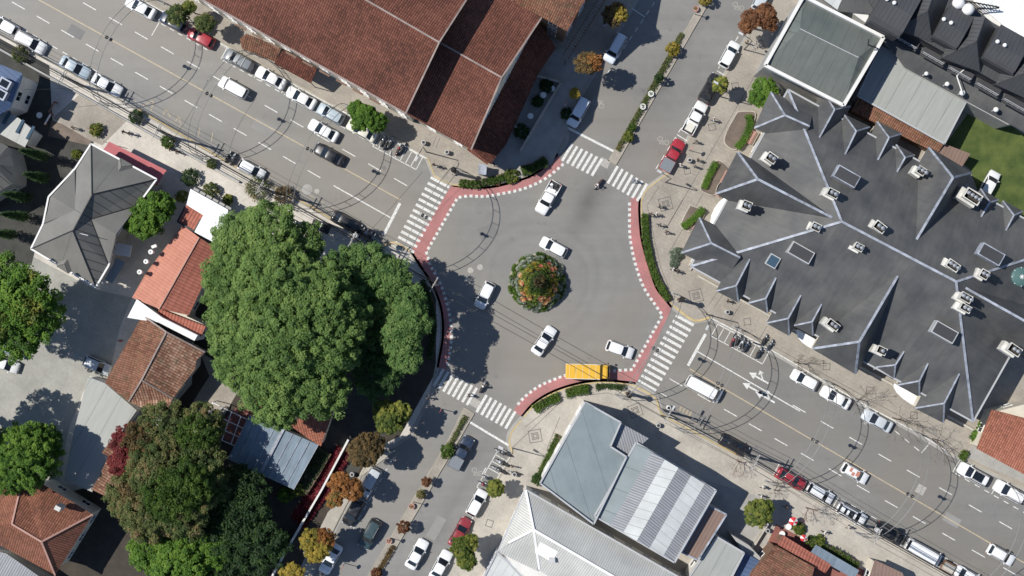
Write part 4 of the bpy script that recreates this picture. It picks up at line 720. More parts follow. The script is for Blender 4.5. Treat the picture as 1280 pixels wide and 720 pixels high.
ridges(t, [[(208, 415, 7.2), (177, 475, 7.2), (161, 502, e)], [(177, 475, 7.2), (216, 498, e)], [(178, 394, e), (208, 415, 7.2), (256, 440, e)]], .2)
t = building('pale concrete flat roof terrace left of the brown tiled house', [(112, 471), (131, 479), (171, 513), (155, 535), (135, 572), (115, 615), (82, 600), (104, 545)], 3.2, [[[(110, 471, 3.2), (131, 479, 3.2), (171, 513, 3.2), (155, 535, 3.2), (135, 578, 3.2), (115, 615, 3.2), (80, 600, 3.2), (92, 540, 3.2)]]], 'wall_white', 'pale_sheet', .1, windows=False)
for q, lb in ((((145, 542), (166, 552), (150, 578), (127, 566)), 'small brown tiled roof beside the red leaved tree'), (((128, 590), (150, 602), (136, 622), (114, 612)), 'lowest small brown tiled roof under the olive trees'), (((136, 570), (158, 580), (148, 600), (126, 590)), 'middle small brown tiled roof against the olive trees')):
    building(lb, q, 4.2, [[[(q[0][0], q[0][1], 4.4), (q[1][0], q[1][1], 3.9), (q[2][0], q[2][1], 3.9), (q[3][0], q[3][1], 4.4)]]], 'wall_cream', 'clay_mixed', .2, windows=False)
e = 6; A, B = (15, 655, 9), (52, 677, 9)
t = building('reddish brown hip roofed house in the bottom left corner', [(27, 604), (50, 603), (116, 643), (69, 719), (-40, 660)], e, [[[(27, 604, e), (50, 603, e), (116, 643, e), B, A], [(116, 643, e), (69, 719, e), B], [(69, 719, e), (-40, 660, e), A, B], [(27, 604, e), A, (-40, 660, e)]]], 'wall_cream', 'clay_house', .5)
ridges(t, [[(27, 604, e), A, B, (116, 643, e)], [B, (69, 719, e)]], .24, 'wood_pink'); q = MB().box((0, 0, 0), (.8, .6, 2)).build('chimney', M['chimney_white'], t); q.location = P(75, 634, 8.2)-t.location; q.rotation_euler = (0, 0, AW)
t = building('dark red tiled roof cut by the left edge above the hip roofed house', [(-40, 590), (26, 604), (8, 632), (-40, 630)], 4.6, [[[(-40, 585, 5.4), (25, 604, 4.6), (8, 632, 4.6), (-40, 630, 5)]]], 'wall_white', 'clay_brown', .3, windows=False)
t = building('grey corrugated roof in the bottom left corner below the hip roofed house', [(-40, 685), (5, 694), (60, 728), (50, 760), (-40, 760)], 3.8, [[[(-40, 680, 4), (8, 692, 4), (60, 728, 3.8), (50, 760, 3.8), (-40, 760, 4)]]], 'wall_grey', 'rib_grey', .2, windows=False)
t = building('dark glazed conservatory roof beneath the big tree', [(312, 520), (398, 556), (367, 612), (352, 604), (286, 574)], 3.4, [[[(312, 519, 3.7), (398, 556, 3.7), (367, 612, 3.2), (285, 574, 3.2)]]], 'wall_grey', 'glass_roof', .2, windows=False, thick=.08)
mb = MB()
for i in range(9): f = i/8; mb.bar(P(312+86*f, 519+37*f, 3.78), P(285+82*f, 574+38*f, 3.28), .07, .06)
mb.bar(P(356, 533, 3.9), P(327, 589, 3.5), .4, .12); mb.build('glazing_bar', M['ridge_metal'], t, world=True)
t = building('orange clay tiled roof corner showing below the big tree', [(366, 533), (416, 513), (401, 557)], 4, [[[(360, 530, 4.4), (420, 505, 4.4), (401, 558, 3.8), (382, 546, 3.9)]]], 'wall_cream', 'clay_fired', .1, windows=False)
t = building('blue dormered roof cut by the left edge beside the parked cars', [(-30, 75), (28, 92), (24, 104), (12, 134), (-30, 150)], 7, [[[(-30, 68, 8), (28, 92, 7), (12, 136, 6), (-30, 160, 7)]]], 'wall_white', 'blue_roof', .3)
for p in ((7, 105), (2, 118)): q = MB().box((0, 0, 0), (1.6, 1.3, .9)).build('dormer', M['paint_bluegrey'], t); q.location = P(*p, 7.9)-t.location; q.rotation_euler = (0, 0, AW); MB().box((0, 0, .46), (1.1, .9, .05)).build('pane', M['glass'], q)
t = building('light grey sheet roof with rooflights on the left edge', [(-30, 118), (24, 151), (42, 165), (30, 182), (-30, 150)], 4.4, [[[(-30, 118, 4.4), (24, 148, 4.4), (42, 163, 4.4), (31, 184, 4.2), (-30, 152, 4.2)]]], 'wall_white', 'pale_sheet', .2)
for p in ((8, 147), (25, 158), (38, 166)): q = MB().box((0, 0, 0), (.4, 2, .1)).build('rooflight', M['glass_blue'], t); q.location = P(*p, 4.5)-t.location; q.rotation_euler = (0, 0, AW)
t = building('grey hipped pavilion roof on the left edge below the sheet roof', [(-40, 165), (10, 182), (17, 208), (15, 230), (-40, 262)], 6, [([[(-40, 160, 6.8), (10, 183, 6), (17, 208, 6), (-10, 205, 8)]], 'metal_grey_plain'), ([[(17, 208, 6), (15, 230, 6), (-40, 262, 6), (-10, 205, 8)]], 'metal_grey')], 'wall_grey', over=.3)
# ================================================================ vegetation
def leaves(name, clumps, n_per, size, m, parent=None, origin=(0, 0, 0), flat=.5, fill=.45, tintvar=.5):
    """clumps: (x,y,z,r,tint). Many small leaf faces through each clump's volume."""
    if name == 'crown' or (name == 'foliage' and n_per >= 44): n_per = int(n_per*1.9); size *= .8; flat *= .75
    c = np.array(clumps, float); k = len(c); n = k*n_per
    idx = np.repeat(np.arange(k), n_per); d = rng.normal(size=(n, 3)); d[:, 2] = np.abs(d[:, 2])*.9+d[:, 2]*.1; d /= np.linalg.norm(d, axis=1)[:, None]
    rad = c[idx, 3]*(fill+(1-fill)*rng.random(n)**.5)*(1+.12*rng.normal(size=n)); p = c[idx, :3]+d*rad[:, None]*np.array([1, 1, .85])
    nrm = d*(.55 if name == 'crown' else .8)+np.array([-.25, .06, .65 if name == 'crown' else .35])+rng.normal(size=(n, 3))*flat*.8; nrm /= np.linalg.norm(nrm, axis=1)[:, None]
    a = rng.normal(size=(n, 3)); u = np.cross(nrm, a); u /= np.linalg.norm(u, axis=1)[:, None]; w = np.cross(nrm, u)
    s = size*(.6+.8*rng.random(n))[:, None]; u *= s; w *= s*.55
    v = np.stack([p-u, p-w*1.0+u*.1, p+u, p+w*1.0+u*.1], 1).reshape(-1, 3)-np.array(origin)
    tint = np.clip(c[idx, 4]+(rng.random(n)-.5)*tintvar, 0, 1)
    me = bpy.data.meshes.new(name); me.vertices.add(4*n); me.vertices.foreach_set('co', v.ravel())
    me.loops.add(4*n); me.loops.foreach_set('vertex_index', np.arange(4*n)); me.polygons.add(n); me.polygons.foreach_set('loop_start', np.arange(n)*4)
    at = me.attributes.new('tint', 'FLOAT', 'FACE'); at.data.foreach_set('value', tint); me.materials.append(M[m]); me.update(calc_edges=True)
    return link(name, me, parent)
def shell(blobs, rc, dens=1.0, tv=.35, low=-.25, base=.5, rv=.1):
    """puffs spread over the upper surface of ellipsoid blobs (x,y,z,rx,rz)"""
    out = []
    for bl in blobs:
        x, y, z, rx, rz = bl[:5]; t0 = bl[5] if len(bl) > 5 else base
        n = max(4, int(dens*2.4*math.pi*rx*rx*1.3/(math.pi*rc*rc)))
        for i in range(n):
            zz = 1-(1-low)*(i+.5)/n; a = i*2.39996+rng.random()*.6; rr = math.sqrt(max(0, 1-zz*zz)); f = 1+rv*rng.normal()
            f = min(1.25, max(.72, f)); out.append((x+rx*rr*math.cos(a)*f, y+rx*rr*math.sin(a)*f, z+rz*zz*f, rc*(.7+.6*rng.random()), min(1, max(0, t0+tv*(rng.random()-.5)*2))))
    return out
def trunk(mb, x, y, z0, z1, r, spread, n=5):
    mb.tube([(x, y, z0), (x+.1, y, (z0+z1)*.5), (x, y+.1, z1)], [r*1.25, r, r*.8], 8)
    for i in range(n):
        a = i*2*math.pi/n+rng.random(); l = spread*(.6+.4*rng.random())
        mb.tube([(x, y, z1*.75), (x+math.cos(a)*l*.5, y+math.sin(a)*l*.5, z1+spread*.15), (x+math.cos(a)*l, y+math.sin(a)*l, z1+spread*.35)], [r*.55, r*.35, r*.12], 5)
def tree(label, blobs, m, rc, npc, leaf, h0, group=None, base=None, name='tree', tr=.3, dens=1.0, tv=.35, flat=.5, z0=.1, extra=None, low=-.25):
    """blobs: (px,py,h,rx,rz[,tint]) mapped at their own height"""
    if len(blobs) > 6: blobs = [(b[0], b[1], b[2], b[3]-(.7 if b[3] > 3.5 else .35), b[4]-.2, *b[5:]) for b in blobs]
    B = [(*P(b[0], b[1], b[2]), *b[3:]) for b in blobs]
    gx, gy = (P2(*base) if base else (sum(b[0]*b[3] for b in B)/sum(b[3] for b in B), sum(b[1]*b[3] for b in B)/sum(b[3] for b in B)))
    t = thing(name, label, 'tree', (gx, gy, z0), group=group)
    mb = MB(); trunk(mb, 0, 0, 0, max(.8, h0-z0), tr, max(b[3] for b in B)*.75); mb.build('trunk', M['bark'], t, smooth=True)
    inner = shell([(b[0], b[1], b[2]-.5, b[3]*.72, b[4]*.6, *b[5:]) for b in B], rc*1.25, dens*.8, tv, .0)
    leaves('crown', shell(B, rc, dens, tv, low)+inner, npc, leaf, m, t, (gx, gy, z0), flat)
    if extra:
        for bl, mm in extra: leaves('foliage', shell([(*P(b[0], b[1], b[2]), *b[3:]) for b in bl], rc, dens, tv, low), npc, leaf, mm, t, (gx, gy, z0), flat)
    return t
tree('huge spreading bright green tree crown left of the roundabout', [(302, 300, 12, 4.0, 2.5, .7), (337, 292, 13, 4.2, 2.5, .75), (375, 307, 11, 3.2, 2.2, .45), (298, 350, 13, 4.8, 3, .6), (345, 355, 14.5, 5.5, 3.5, .6), (395, 375, 14, 5.2, 3.5, .5), (305, 410, 13.5, 5.0, 3.2, .6), (355, 420, 15, 6.0, 3.8, .55), (410, 425, 13.5, 4.8, 3.2, .45), (300, 455, 12, 3.6, 2.6, .65), (345, 485, 12.5, 4.8, 3, .65), (395, 480, 12, 4.6, 3, .5), (350, 508, 11, 3.0, 2, .7), (425, 392, 12, 4.2, 3, .4)], 'leaf_big', .58, 52, .165, 9, tr=.75, base=(362, 400), dens=1.15, flat=.4, tv=.3)
tree('second dark green tree reaching from the big crown to the roundabout pavement', [(432, 338, 10, 3.0, 2.3, .6), (462, 335, 10, 3.2, 2.2, .7), (488, 348, 10.5, 2.7, 2, .75), (512, 374, 11, 2.1, 1.8, .6), (450, 368, 9, 2.8, 2.2, .5), (483, 380, 8.5, 2.2, 2, .6), (515, 398, 11, 2.5, 2.0, .8), (503, 420, 11, 2.6, 2.0, .8), (508, 445, 10.5, 2.3, 1.8, .8), (455, 425, 6.5, 3.6, 2.0, .2), (470, 470, 6, 3.0, 1.8, .2), (490, 455, 7, 2, 1.6, .4)], 'leaf_second', .54, 48, .16, 6, tr=.45, base=(475, 405), dens=1.1)
tree('leafy green and yellow tree on the left edge over the driveway', [(2, 352, 12, 3.0, 2.3, .5), (28, 374, 13, 3.7, 2.7, .7), (2, 395, 12.5, 3.2, 2.6, .45), (48, 395, 11.5, 3.0, 2.4, .7), (18, 420, 11.5, 3, 2.2, .5), (-30, 380, 12, 4.5, 2.6, .5)], 'leaf_bright', .6, 42, .2, 5, tr=.35, extra=[([(35, 385, 13.8, 2.0, 1.9, .6), (5, 405, 13.5, 1.6, 1.6, .6), (40, 350, 13, 1.0, 1.0, .6)], 'leaf_lime')])
tree('tall tree beyond the left edge casting shade on the driveway', [(-50, 520, 11, 4.0, 3, .4), (-80, 545, 11, 4, 3, .4)], 'leaf_dark', .6, 40, .2, 6, tr=.35)
tree('round dense bright green tree near the left edge', [(33, 570, 8.5, 3.9, 3.4, .6), (15, 590, 7.5, 2.6, 2.4, .55), (52, 555, 7.5, 2.4, 2.4, .5)], 'leaf_bright', .42, 46, .15, 2.5, tr=.3, dens=1.1)
tree('small green tree in the gap by the orange roofed building', [(193, 262, 6.5, 2.0, 1.8, .6), (180, 275, 6.5, 2.2, 1.9, .6), (205, 255, 5.5, 1.3, 1.2, .5)], 'leaf_bright', .45, 44, .17, 4)
tree('wide olive-brown autumn tree mass below the pale terrace', [(205, 535, 9, 3.8, 2.6, .4), (250, 535, 8.5, 3.6, 2.4, .4), (165, 620, 8, 3.2, 2.4, .65), (200, 580, 10, 4.4, 3, .5), (245, 580, 9.5, 4.2, 2.8, .4), (190, 640, 9, 4.2, 3, .6), (230, 635, 9.5, 4.2, 3, .35), (258, 610, 8, 3.0, 2.2, .25)], 'leaf_olive', .5, 54, .15, 6, tr=.45, base=(215, 590), flat=.8, extra=[([(178, 548, 9.8, 2.2, 2, .4), (170, 612, 9.0, 1.8, 1.6, .4)], 'leaf_brown'), ([(215, 618, 11.6, 3.4, 2, .3), (235, 600, 11.4, 2.8, 2, .4), (245, 545, 10, 2.4, 1.8, .4)], 'leaf_hedge')])
tree('red leaved tree between the small tiled roofs and the olive trees', [(163, 556, 7.5, 2.2, 2.2, .5), (156, 580, 6.5, 1.8, 1.8, .6), (172, 600, 6.0, 1.6, 1.5, .6)], 'leaf_red', .4, 42, .16, 4, flat=.8)
tree('fresh green tree at the bottom edge under the olive tree mass', [(190, 688, 6.5, 2.6, 2, .6), (225, 700, 7, 3.4, 2.4, .65), (262, 685, 6, 2.6, 2, .55), (240, 725, 6, 3, 2.2, .5)], 'leaf_bright', .5, 46, .18, 3.5)
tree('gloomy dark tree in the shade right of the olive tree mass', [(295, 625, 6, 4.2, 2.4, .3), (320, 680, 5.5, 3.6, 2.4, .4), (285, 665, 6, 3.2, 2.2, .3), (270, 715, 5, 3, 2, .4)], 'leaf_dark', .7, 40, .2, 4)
tree('yellow-green tree on the footway by the south zebra crossing', [(487, 524, 6, 1.7, 1.7, .55), (500, 516, 5.5, 1.2, 1.2, .6), (478, 512, 5.2, 1.2, 1.1, .35)], 'leaf_lime', .32, 42, .14, 3.2, tr=.14)
tree('brown-green round street tree, topmost of the row beside Street B parking', [(456, 563, 6, 2.0, 1.9, .5), (466, 555, 5.6, 1.4, 1.3, .5)], 'leaf_brown', .33, 46, .12, 3, tr=.15, group='autumn street trees')
tree('orange street tree next to the silver parked car', [(425, 604, 5.6, 1.3, 1.3, .5), (440, 612, 5.4, 1.3, 1.2, .45), (418, 625, 4.5, .9, .8, .9)], 'leaf_orange', .3, 44, .12, 3, tr=.14, group='autumn street trees')
tree('yellow and orange street tree above the bottom white sedan', [(390, 676, 5.6, 1.4, 1.4, .5), (402, 680, 5.4, 1.4, 1.3, .6), (395, 690, 5, 1.2, 1.0, .5)], 'leaf_yellow', .3, 44, .12, 3, tr=.14, group='autumn street trees', extra=[([(405, 672, 5.6, 1.2, 1.2, .5)], 'leaf_orange')])
tree('small yellow-green street tree cut by the bottom edge', [(365, 718, 5, 1.4, 1.2, .6)], 'leaf_yellow', .3, 44, .12, 3, tr=.12, group='autumn street trees')
tree('bushy green street tree over the cream parked car by the hall', [(447, 138, 4.8, 1.1, 1.1, .6), (458, 147, 5, 1.4, 1.3, .6), (471, 152, 4.6, 1.2, 1.1, .5), (450, 153, 4.2, .9, .9, .6)], 'leaf_bright', .34, 44, .14, 2.6, tr=.12)
for q, lb in (((222, 19, 4, 1.2, 1.1, .4), 'small olive street tree above the dark parked car'), ((236, 10, 3.6, .8, .7, .6), 'thin sparse street tree at the top edge near the red car'), ((256, 29, 4, 1.1, 1.0, .4), 'small olive street tree right of the red parked car')): tree(lb, [q], 'leaf_olive' if q[0] != 236 else 'leaf_lime', .3, 40, .13, 2.5, tr=.08)
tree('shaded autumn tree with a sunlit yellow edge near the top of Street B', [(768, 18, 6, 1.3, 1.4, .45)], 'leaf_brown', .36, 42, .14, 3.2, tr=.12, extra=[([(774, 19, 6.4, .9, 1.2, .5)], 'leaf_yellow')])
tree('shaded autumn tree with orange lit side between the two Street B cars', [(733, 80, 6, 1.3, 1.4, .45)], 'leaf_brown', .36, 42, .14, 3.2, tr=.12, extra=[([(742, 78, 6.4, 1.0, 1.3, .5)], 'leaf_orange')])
tree('little yellow ball tree at the corner by the silver-blue parked car', [(718, 117, 3.5, .6, .55, .8)], 'leaf_yellow', .2, 44, .1, 2, tr=.06)
tree('rusty brown street tree at the top by the parking bays', [(940, 24, 5.5, 1.2, 1.3, .5), (955, 19, 5.5, 1.3, 1.3, .6), (962, 29, 5, .9, 1.0, .5), (933, 34, 5, .8, .9, .4)], 'leaf_rust', .36, 44, .14, 3, tr=.14)
tree('vivid green round tree at the tip of the slate mansion', [(956, 115, 4.5, 1.6, 1.6, .65), (950, 122, 4, 1.2, 1.2, .6)], 'leaf_bright', .3, 50, .11, 2, tr=.12)
tree('small yellow-green tree leaning over the black parked SUV', [(901, 106, 4.2, .9, .8, .7)], 'leaf_lime', .25, 42, .12, 2.4, tr=.07)
tree('ball-shaped yellow-green street tree by the motorbike bays', [(619, 610, 3.4, 1.0, .95, .7)], 'leaf_lime', .22, 60, .09, 2, tr=.07, dens=1.2)
tree('spiky yellow-green tree leaning over the dark red parked car', [(577, 684, 4.8, 1.2, 1.0, .65), (583, 700, 4.5, 1.1, 1.0, .6), (588, 678, 4.5, .9, .8, .6)], 'leaf_lime', .34, 36, .2, 2.8, tr=.12, flat=1.0)
tree('round green tree at the corner of the shaded courtyard', [(948, 641, 4.5, 1.6, 1.5, .55), (955, 635, 4.2, 1.1, 1.0, .5)], 'leaf_lime', .32, 44, .14, 2.3, tr=.12)
# cypresses
for i, (bx, by, h, lb) in enumerate(((60, 197, 10, 'slender cypress at the top corner of the grey hip roofed house'), (60, 224, 8.5, 'slender cypress, second from the top along the grey house'), (38, 248, 9.5, 'slender cypress beside the middle corner of the grey house'), (36, 272, 9.5, 'slender cypress, second lowest along the grey house'), (20, 294, 9, 'slender cypress, lowest beside the grey house'))):
    x, y = P2(bx, by); t = thing('cypress', lb, 'cypress', (x, y, .1), group='cypresses beside the grey roofed house'); MB().tube([(0, 0, 0), (0, 0, h*.9)], [.12, .03], 6).build('trunk', M['bark'], t)
    leaves('crown', [(.12*math.sin(k*2.4), .12*math.cos(k*2.4), .8+k*h/22, .62*(1-(k/22)**1.6)+.1, .3+.4*rng.random()) for k in range(21)], 70, .12, 'leaf_dark', t, (0, 0, 0), .6)
# shrubs and hedges
def hedge(label, pts, w, h, m='leaf_hedge', name='hedge', z0=.13, size=.11, n=30, r=.3, group=None, tint=.5, cat='hedge', sp=.3):
    path = [Vector(P2(*p)) for p in smooth_path(pts, 4)]; cl = []
    for a, b in zip(path[:-1], path[1:]):
        L = (b-a).length; d = (b-a)/max(L, 1e-4); s = Vector((-d.y, d.x)); k = max(1, int(L/sp))
        for i in range(k):
            for j in np.arange(-w/2+r*.6, w/2-r*.6+.01, sp):
                p = a+d*(L*(i+.5)/k)+s*float(j); cl.append((p.x+.06*rng.normal(), p.y+.06*rng.normal(), z0+h-r*.6, r, tint+.3*(rng.random()-.5)))
    c0 = path[len(path)//2]; t = thing(name, label, cat, (c0.x, c0.y, z0), group=group)
    mb = MB(); mb.strip([tuple(p) for p in path], -w/2+.12, w/2-.12, z0+h-.25, z2=z0); mb.build('branches', M['bark'], t, origin=(c0.x, c0.y, z0)); leaves('foliage', cl, n, size, m, t, (c0.x, c0.y, z0), .6)
    return t
def shrub(px, py, r, m, label, h=None, name='shrub', size=.1, n=40, rc=None, z0=.13, tint=.5, cat='shrub'):
    x, y = P2(px, py); h = h or r*1.2; t = thing(name, label, cat, (x, y, z0)); MB().tube([(0, 0, 0), (0, 0, h*.6)], .05, 5).build('stem', M['bark'], t)
    leaves('foliage', shell([(0, 0, h*.45, r, h*.55, tint)], rc or max(.16, r*.28)), n, size, m, t, (0, 0, 0), .7); return t
hedge('long curved green hedge on the east pavement beside the yellow kerb', [(806, 268), (808, 300), (813, 325), (822, 350), (836, 376)], 1.2, .7); hedge('clipped green hedge on the south pavement, left half', [(668, 512), (680, 503), (699, 495)], 1.3, .7, tint=.55)
hedge('clipped green hedge on the south pavement, behind the yellow truck', [(708, 491), (722, 487), (735, 485)], 1.4, .7, tint=.45); hedge('dark planted strip at the right end of the south kerb', [(744, 483), (760, 482), (782, 484)], .8, .5, 'leaf_dark', tint=.7)
hedge('green planting along the kerb in front of the entrance canopy', [(575, 228), (592, 230), (612, 226), (634, 220)], 1.2, .7, tint=.35); hedge('low border of orange and green plants at the kerb edge near the north-west corner', [(585, 229), (605, 230), (625, 228)], .5, .35, 'leaf_rust', size=.09, tint=.6)
hedge('shaded dark green lens shaped hedge at the top of the junction', [(652, 214), (668, 209), (682, 200)], 1.5, .8, 'leaf_hedge', tint=.4); shrub(639, 221, .85, 'leaf_lime', 'round pale yellow-green shrub between the two hedges', .7)
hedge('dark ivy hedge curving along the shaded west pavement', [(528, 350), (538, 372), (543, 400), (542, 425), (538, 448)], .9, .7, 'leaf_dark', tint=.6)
hedge('low planted strip in the north median', [(771, 188), (800, 137), (852, 42)], .85, .35, 'leaf_olive', size=.09, tint=.4, z0=.15); hedge('short planted strip at the top of the south median', [(583, 520), (571, 541), (555, 573)], .8, .35, 'leaf_olive', size=.09, tint=.5, z0=.15)
hedge('planted strip with orange flowers at the bottom of the south median', [(492, 682), (480, 703), (465, 730)], .8, .35, 'leaf_brown', size=.09, tint=.6, z0=.15)
for q, lb in (((840, 63, .8, 'leaf_yellow', 1.8), 'yellow shrub in the middle of the north median'), ((822, 100, .5, 'leaf_dark', 2.6), 'small dark conical shrub in the north median, casting a long shadow'), ((785, 172, .6, 'leaf_lime', 1.4), 'green shrub at the lower end of the north median'), ((790, 160, .4, 'leaf_hedge', .8), 'little shrub next to the green shrub in the lower north median'), ((880, 2, .7, 'leaf_yellow', 2.2), 'yellow shrub at the top of the north median'), ((560, 562, .85, 'leaf_hedge', 2.0), 'rounded pale green shrub in the south median'), ((527, 617, .5, 'leaf_olive', 1.6), 'small potted olive shrub in the middle of the south median'), ((471, 715, .6, 'leaf_rust', 1.2), 'rusty shrub at the bottom of the south median')): shrub(q[0], q[1], q[2], q[3], lb, q[4], z0=.15)
for q, lb in (((534, 600, .55, 1.9), 'topmost brown clipped ball on the south median'), ((506, 655, .75, 2.3), 'largest brown clipped ball on the south median')):
    x, y = P2(q[0], q[1]); t = thing('topiary', lb, 'topiary', (x, y, .15)); MB().tube([(0, 0, 0), (0, 0, q[3]-q[2])], .08, 6).build('stem', M['bark'], t); leaves('foliage', shell([(0, 0, q[3]-q[2]*.5, q[2], q[2], .5)], .2), 50, .09, 'leaf_rust', t, (0, 0, 0), .7)
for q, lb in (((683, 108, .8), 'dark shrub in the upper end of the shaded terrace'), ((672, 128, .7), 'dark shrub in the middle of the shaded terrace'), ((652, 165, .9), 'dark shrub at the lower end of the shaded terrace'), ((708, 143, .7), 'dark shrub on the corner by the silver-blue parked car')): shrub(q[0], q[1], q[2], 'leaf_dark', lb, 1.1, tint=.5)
# west side odds and ends
for q, lb in (((97, 193, .55, 'leaf_lime', .8), 'small round yellow-green shrub at the top edge of the grey house'), ((122, 163, .75, 'leaf_lime', 1.2), 'bushy plant beside the small sign on the pavement'), ((230, 246, .7, 'leaf_lime', 1.6), 'yellow-green shrub touching the white flat roof'), ((286, 250, .6, 'leaf_lime', 1.1), 'round shrub on the pavement by the white roof corner'), ((266, 205, .6, 'leaf_olive', .9), 'low plant at the foot of the overhead line'), ((323, 236, 1.4, 'leaf_olive', 1.3), 'spreading olive shrub on the kerb under the cables'), ((356, 245, 1.1, 'leaf_brown', 1.7), 'bare brownish shrub beside the utility pole'), ((28, 69, 1.0, 'leaf_olive', 1.4), 'leafy shrub behind the two top left parked cars'), ((212, 178, .8, 'leaf_hedge', 1.2), 'round hedge plant under the cables near the benches'), ((172, 147, .8, 'leaf_dark', 1.4), 'dark round shrub at the kerb beside the taxi bays'), ((358, 618, .9, 'leaf_bright', 1.4), 'bright green shrub left of the scarlet bed'), ((375, 608, 1.0, 'leaf_lime', 1.4), 'light green shrub at the corner of the glazed roof'), ((240, 222, 1.0, 'leaf_dark', 1.4), 'dark shrub at the pavement edge by the white roof'), ((265, 238, .9, 'leaf_olive', 1.3), 'shadowy planted shrub along the white roof edge')): shrub(q[0], q[1], q[2], q[3], lb, q[4])
hedge('dark green hedge between the glazed roof and the scarlet bed', [(408, 562), (392, 590), (378, 612)], 2.2, 1.4, 'leaf_dark', tint=.5, r=.4, sp=.45); hedge('bright green hedge at the end of the walled garden', [(362, 665), (352, 685), (344, 702)], 1.2, 1.2, 'leaf_bright', tint=.5)
hedge('scarlet leaved bed along the garden wall', [(432, 560), (412, 595), (385, 636), (372, 652)], 2.6, .5, 'leaf_scarlet', size=.12, tint=.5, r=.35, sp=.42, cat='flower bed', name='flower_bed', n=36); hedge('strip of climbing plants under the glass awning, bottom right', [(1008, 672), (1028, 683), (1048, 692), (1070, 706)], 1.3, 1.2, 'leaf_hedge', tint=.4, r=.35, sp=.4)
hedge('narrow lawn hedge along the left side of the blue-grey roof', [(698, 543), (690, 562), (680, 582), (671, 600)], 1.0, .4, 'leaf_hedge', size=.08, tint=.6, r=.22); shrub(672, 598, .7, 'leaf_dark', 'dark shrub at the lower end of the narrow lawn hedge', 1.2, tint=.7)
hedge('small green hedge between the kerb and the terracotta roof', [(1200, 566), (1206, 570)], 1.3, .7, tint=.5); shrub(1218, 545, .7, 'leaf_bright', 'bright green shrub squeezed against the terracotta roof', 1.2); shrub(1225, 533, .6, 'leaf_bright', 'upper bright green shrub at the corner of the slate mansion', 1.2)
shrub(998, 660, .7, 'leaf_lime', 'lime green shrub beneath the red parasol', .9); shrub(1021, 676, .8, 'leaf_lime', 'lime green shrub between terrace and pavement, bottom right', 1)
for i, (px, py, s) in enumerate(((845, 318, .8), (842, 330, .5))): shrub(px, py, s, 'leaf_sage', ['grey-green rounded shrub patch on the east pavement', 'low grey-green plants at the foot of the shrub patch'][i], s, tint=.3)
# raised planters on the mansion forecourt
def planter(label, outline, hpts, edge=True):
    c = P(*outline[0]); t = thing('planter', label, 'planter', (c.x, c.y, .12)); q = [P2(*p) for p in smooth_path(outline+[outline[0]], 3)[:-1]]
    MB().prism(q, .12, .42).build('edging', M['stone'], t, world=True); MB().prism(offs(q, .12), .4, .46).build('soil', M['mulch'], t, world=True)
    path = [Vector(P2(*p)) for p in smooth_path(hpts, 4)]; cl = []
    for a, b in zip(path[:-1], path[1:]):
        for f in (0, .5):
            d = (b-a).normalized(); s = Vector((-d.y, d.x))
            for j in (-.28, 0, .28): p = a.lerp(b, f)+s*j; cl.append((p.x, p.y, .8, .3, .5+.3*(rng.random()-.5)))
    leaves('clipped_hedge', cl, 40, .08, 'leaf_bright', t, tuple(t.location), .5); return t
planter('tallest planter with brown planting and a curved hedge on its right, mansion forecourt', [(921, 140), (907, 165), (905, 180), (918, 188), (930, 178), (940, 160), (944, 142), (935, 139)], [(934, 146), (936, 158), (928, 176), (920, 185)]); planter('planter with a leaning hedge on its left and a wavy edge, mansion forecourt', [(893, 202), (884, 215), (874, 235), (883, 243), (893, 244), (897, 232), (910, 216), (909, 208), (898, 200)], [(893, 205), (886, 218), (879, 236)])
planter('lowest planter shaped like a wedge, mansion forecourt', [(862, 256), (852, 275), (850, 284), (861, 290), (870, 284), (880, 270), (876, 262)], [(877, 262), (866, 274), (852, 284)]); planter('small upper planter by the parked white pickup, mansion forecourt', [(1000, 10), (1000, 10.5), (1001, 11)], [(1000, 10), (1001, 11)]) if False else None
for i, (px, py, a, lb) in enumerate(((938, 172, 62, 'pink bench along the tallest planter'), (905, 222, 62, 'upper pink bench against the wavy planter'), (899, 238, 62, 'lower pink bench against the wavy planter'), (872, 281, 48, 'pink bench beside the wedge shaped planter'))):
    c = P(px, py); t = thing('bench', lb, 'bench', (c.x, c.y, .12), R(a), 'pink benches on the mansion forecourt')
    for k in range(4): MB().box((0, -.24+k*.16, .45), (1.9, .13, .05)).build('slat', M['wood_pink'], t)
    for k in range(2): MB().box((0, -.42, .62+k*.17), (1.9, .05, .13)).build('back_slat', M['wood_pink'], t)
    for x in (-.8, .8): MB().box((x, 0, .22), (.08, .5, .42)).build('leg', M['black_metal'], t)
# bare winter trees by the east avenue pavement and south pavement
def bare(px, py, h, label, seed, twig='bark', r=.07):
    x, y = P2(px, py); t = thing('bare_tree', label, 'tree', (x, y, .12), group=None); rr = random.Random(seed); mb = MB()
    def grow(p, d, l, r, k):
        q = p+d*l; mb.tube([p, q], [r, r*.65], 4, cap=False)
        if k == 0: return
        for _ in range(3 if k > 1 else 4):
            dd = (d+Vector((rr.gauss(0, .55), rr.gauss(0, .55), rr.gauss(.05, .3)))).normalized(); grow(q, dd, l*rr.uniform(.6, .85), r*.6, k-1)
    mb.tube([(0, 0, 0), (0, 0, h*.35)], [r, r*.8], 6); 
    for _ in range(4): grow(Vector((0, 0, h*.33)), Vector((rr.gauss(0, .5), rr.gauss(0, .5), 1)).normalized(), h*.25, r*.55, 3)
    mb.build('branches', M[twig], t); return t
bare(1070, 498, 6, 'bare tree on the avenue pavement behind the second pair of white cars', 1); bare(1115, 522, 6.5, 'bare tree on the avenue pavement above the single silver sedan', 2); bare(1165, 548, 6, 'bare tree on the avenue pavement nearest the terracotta roof', 3); bare(992, 452, 4.5, 'small bare tree beside the motorbike bays on the avenue', 4)
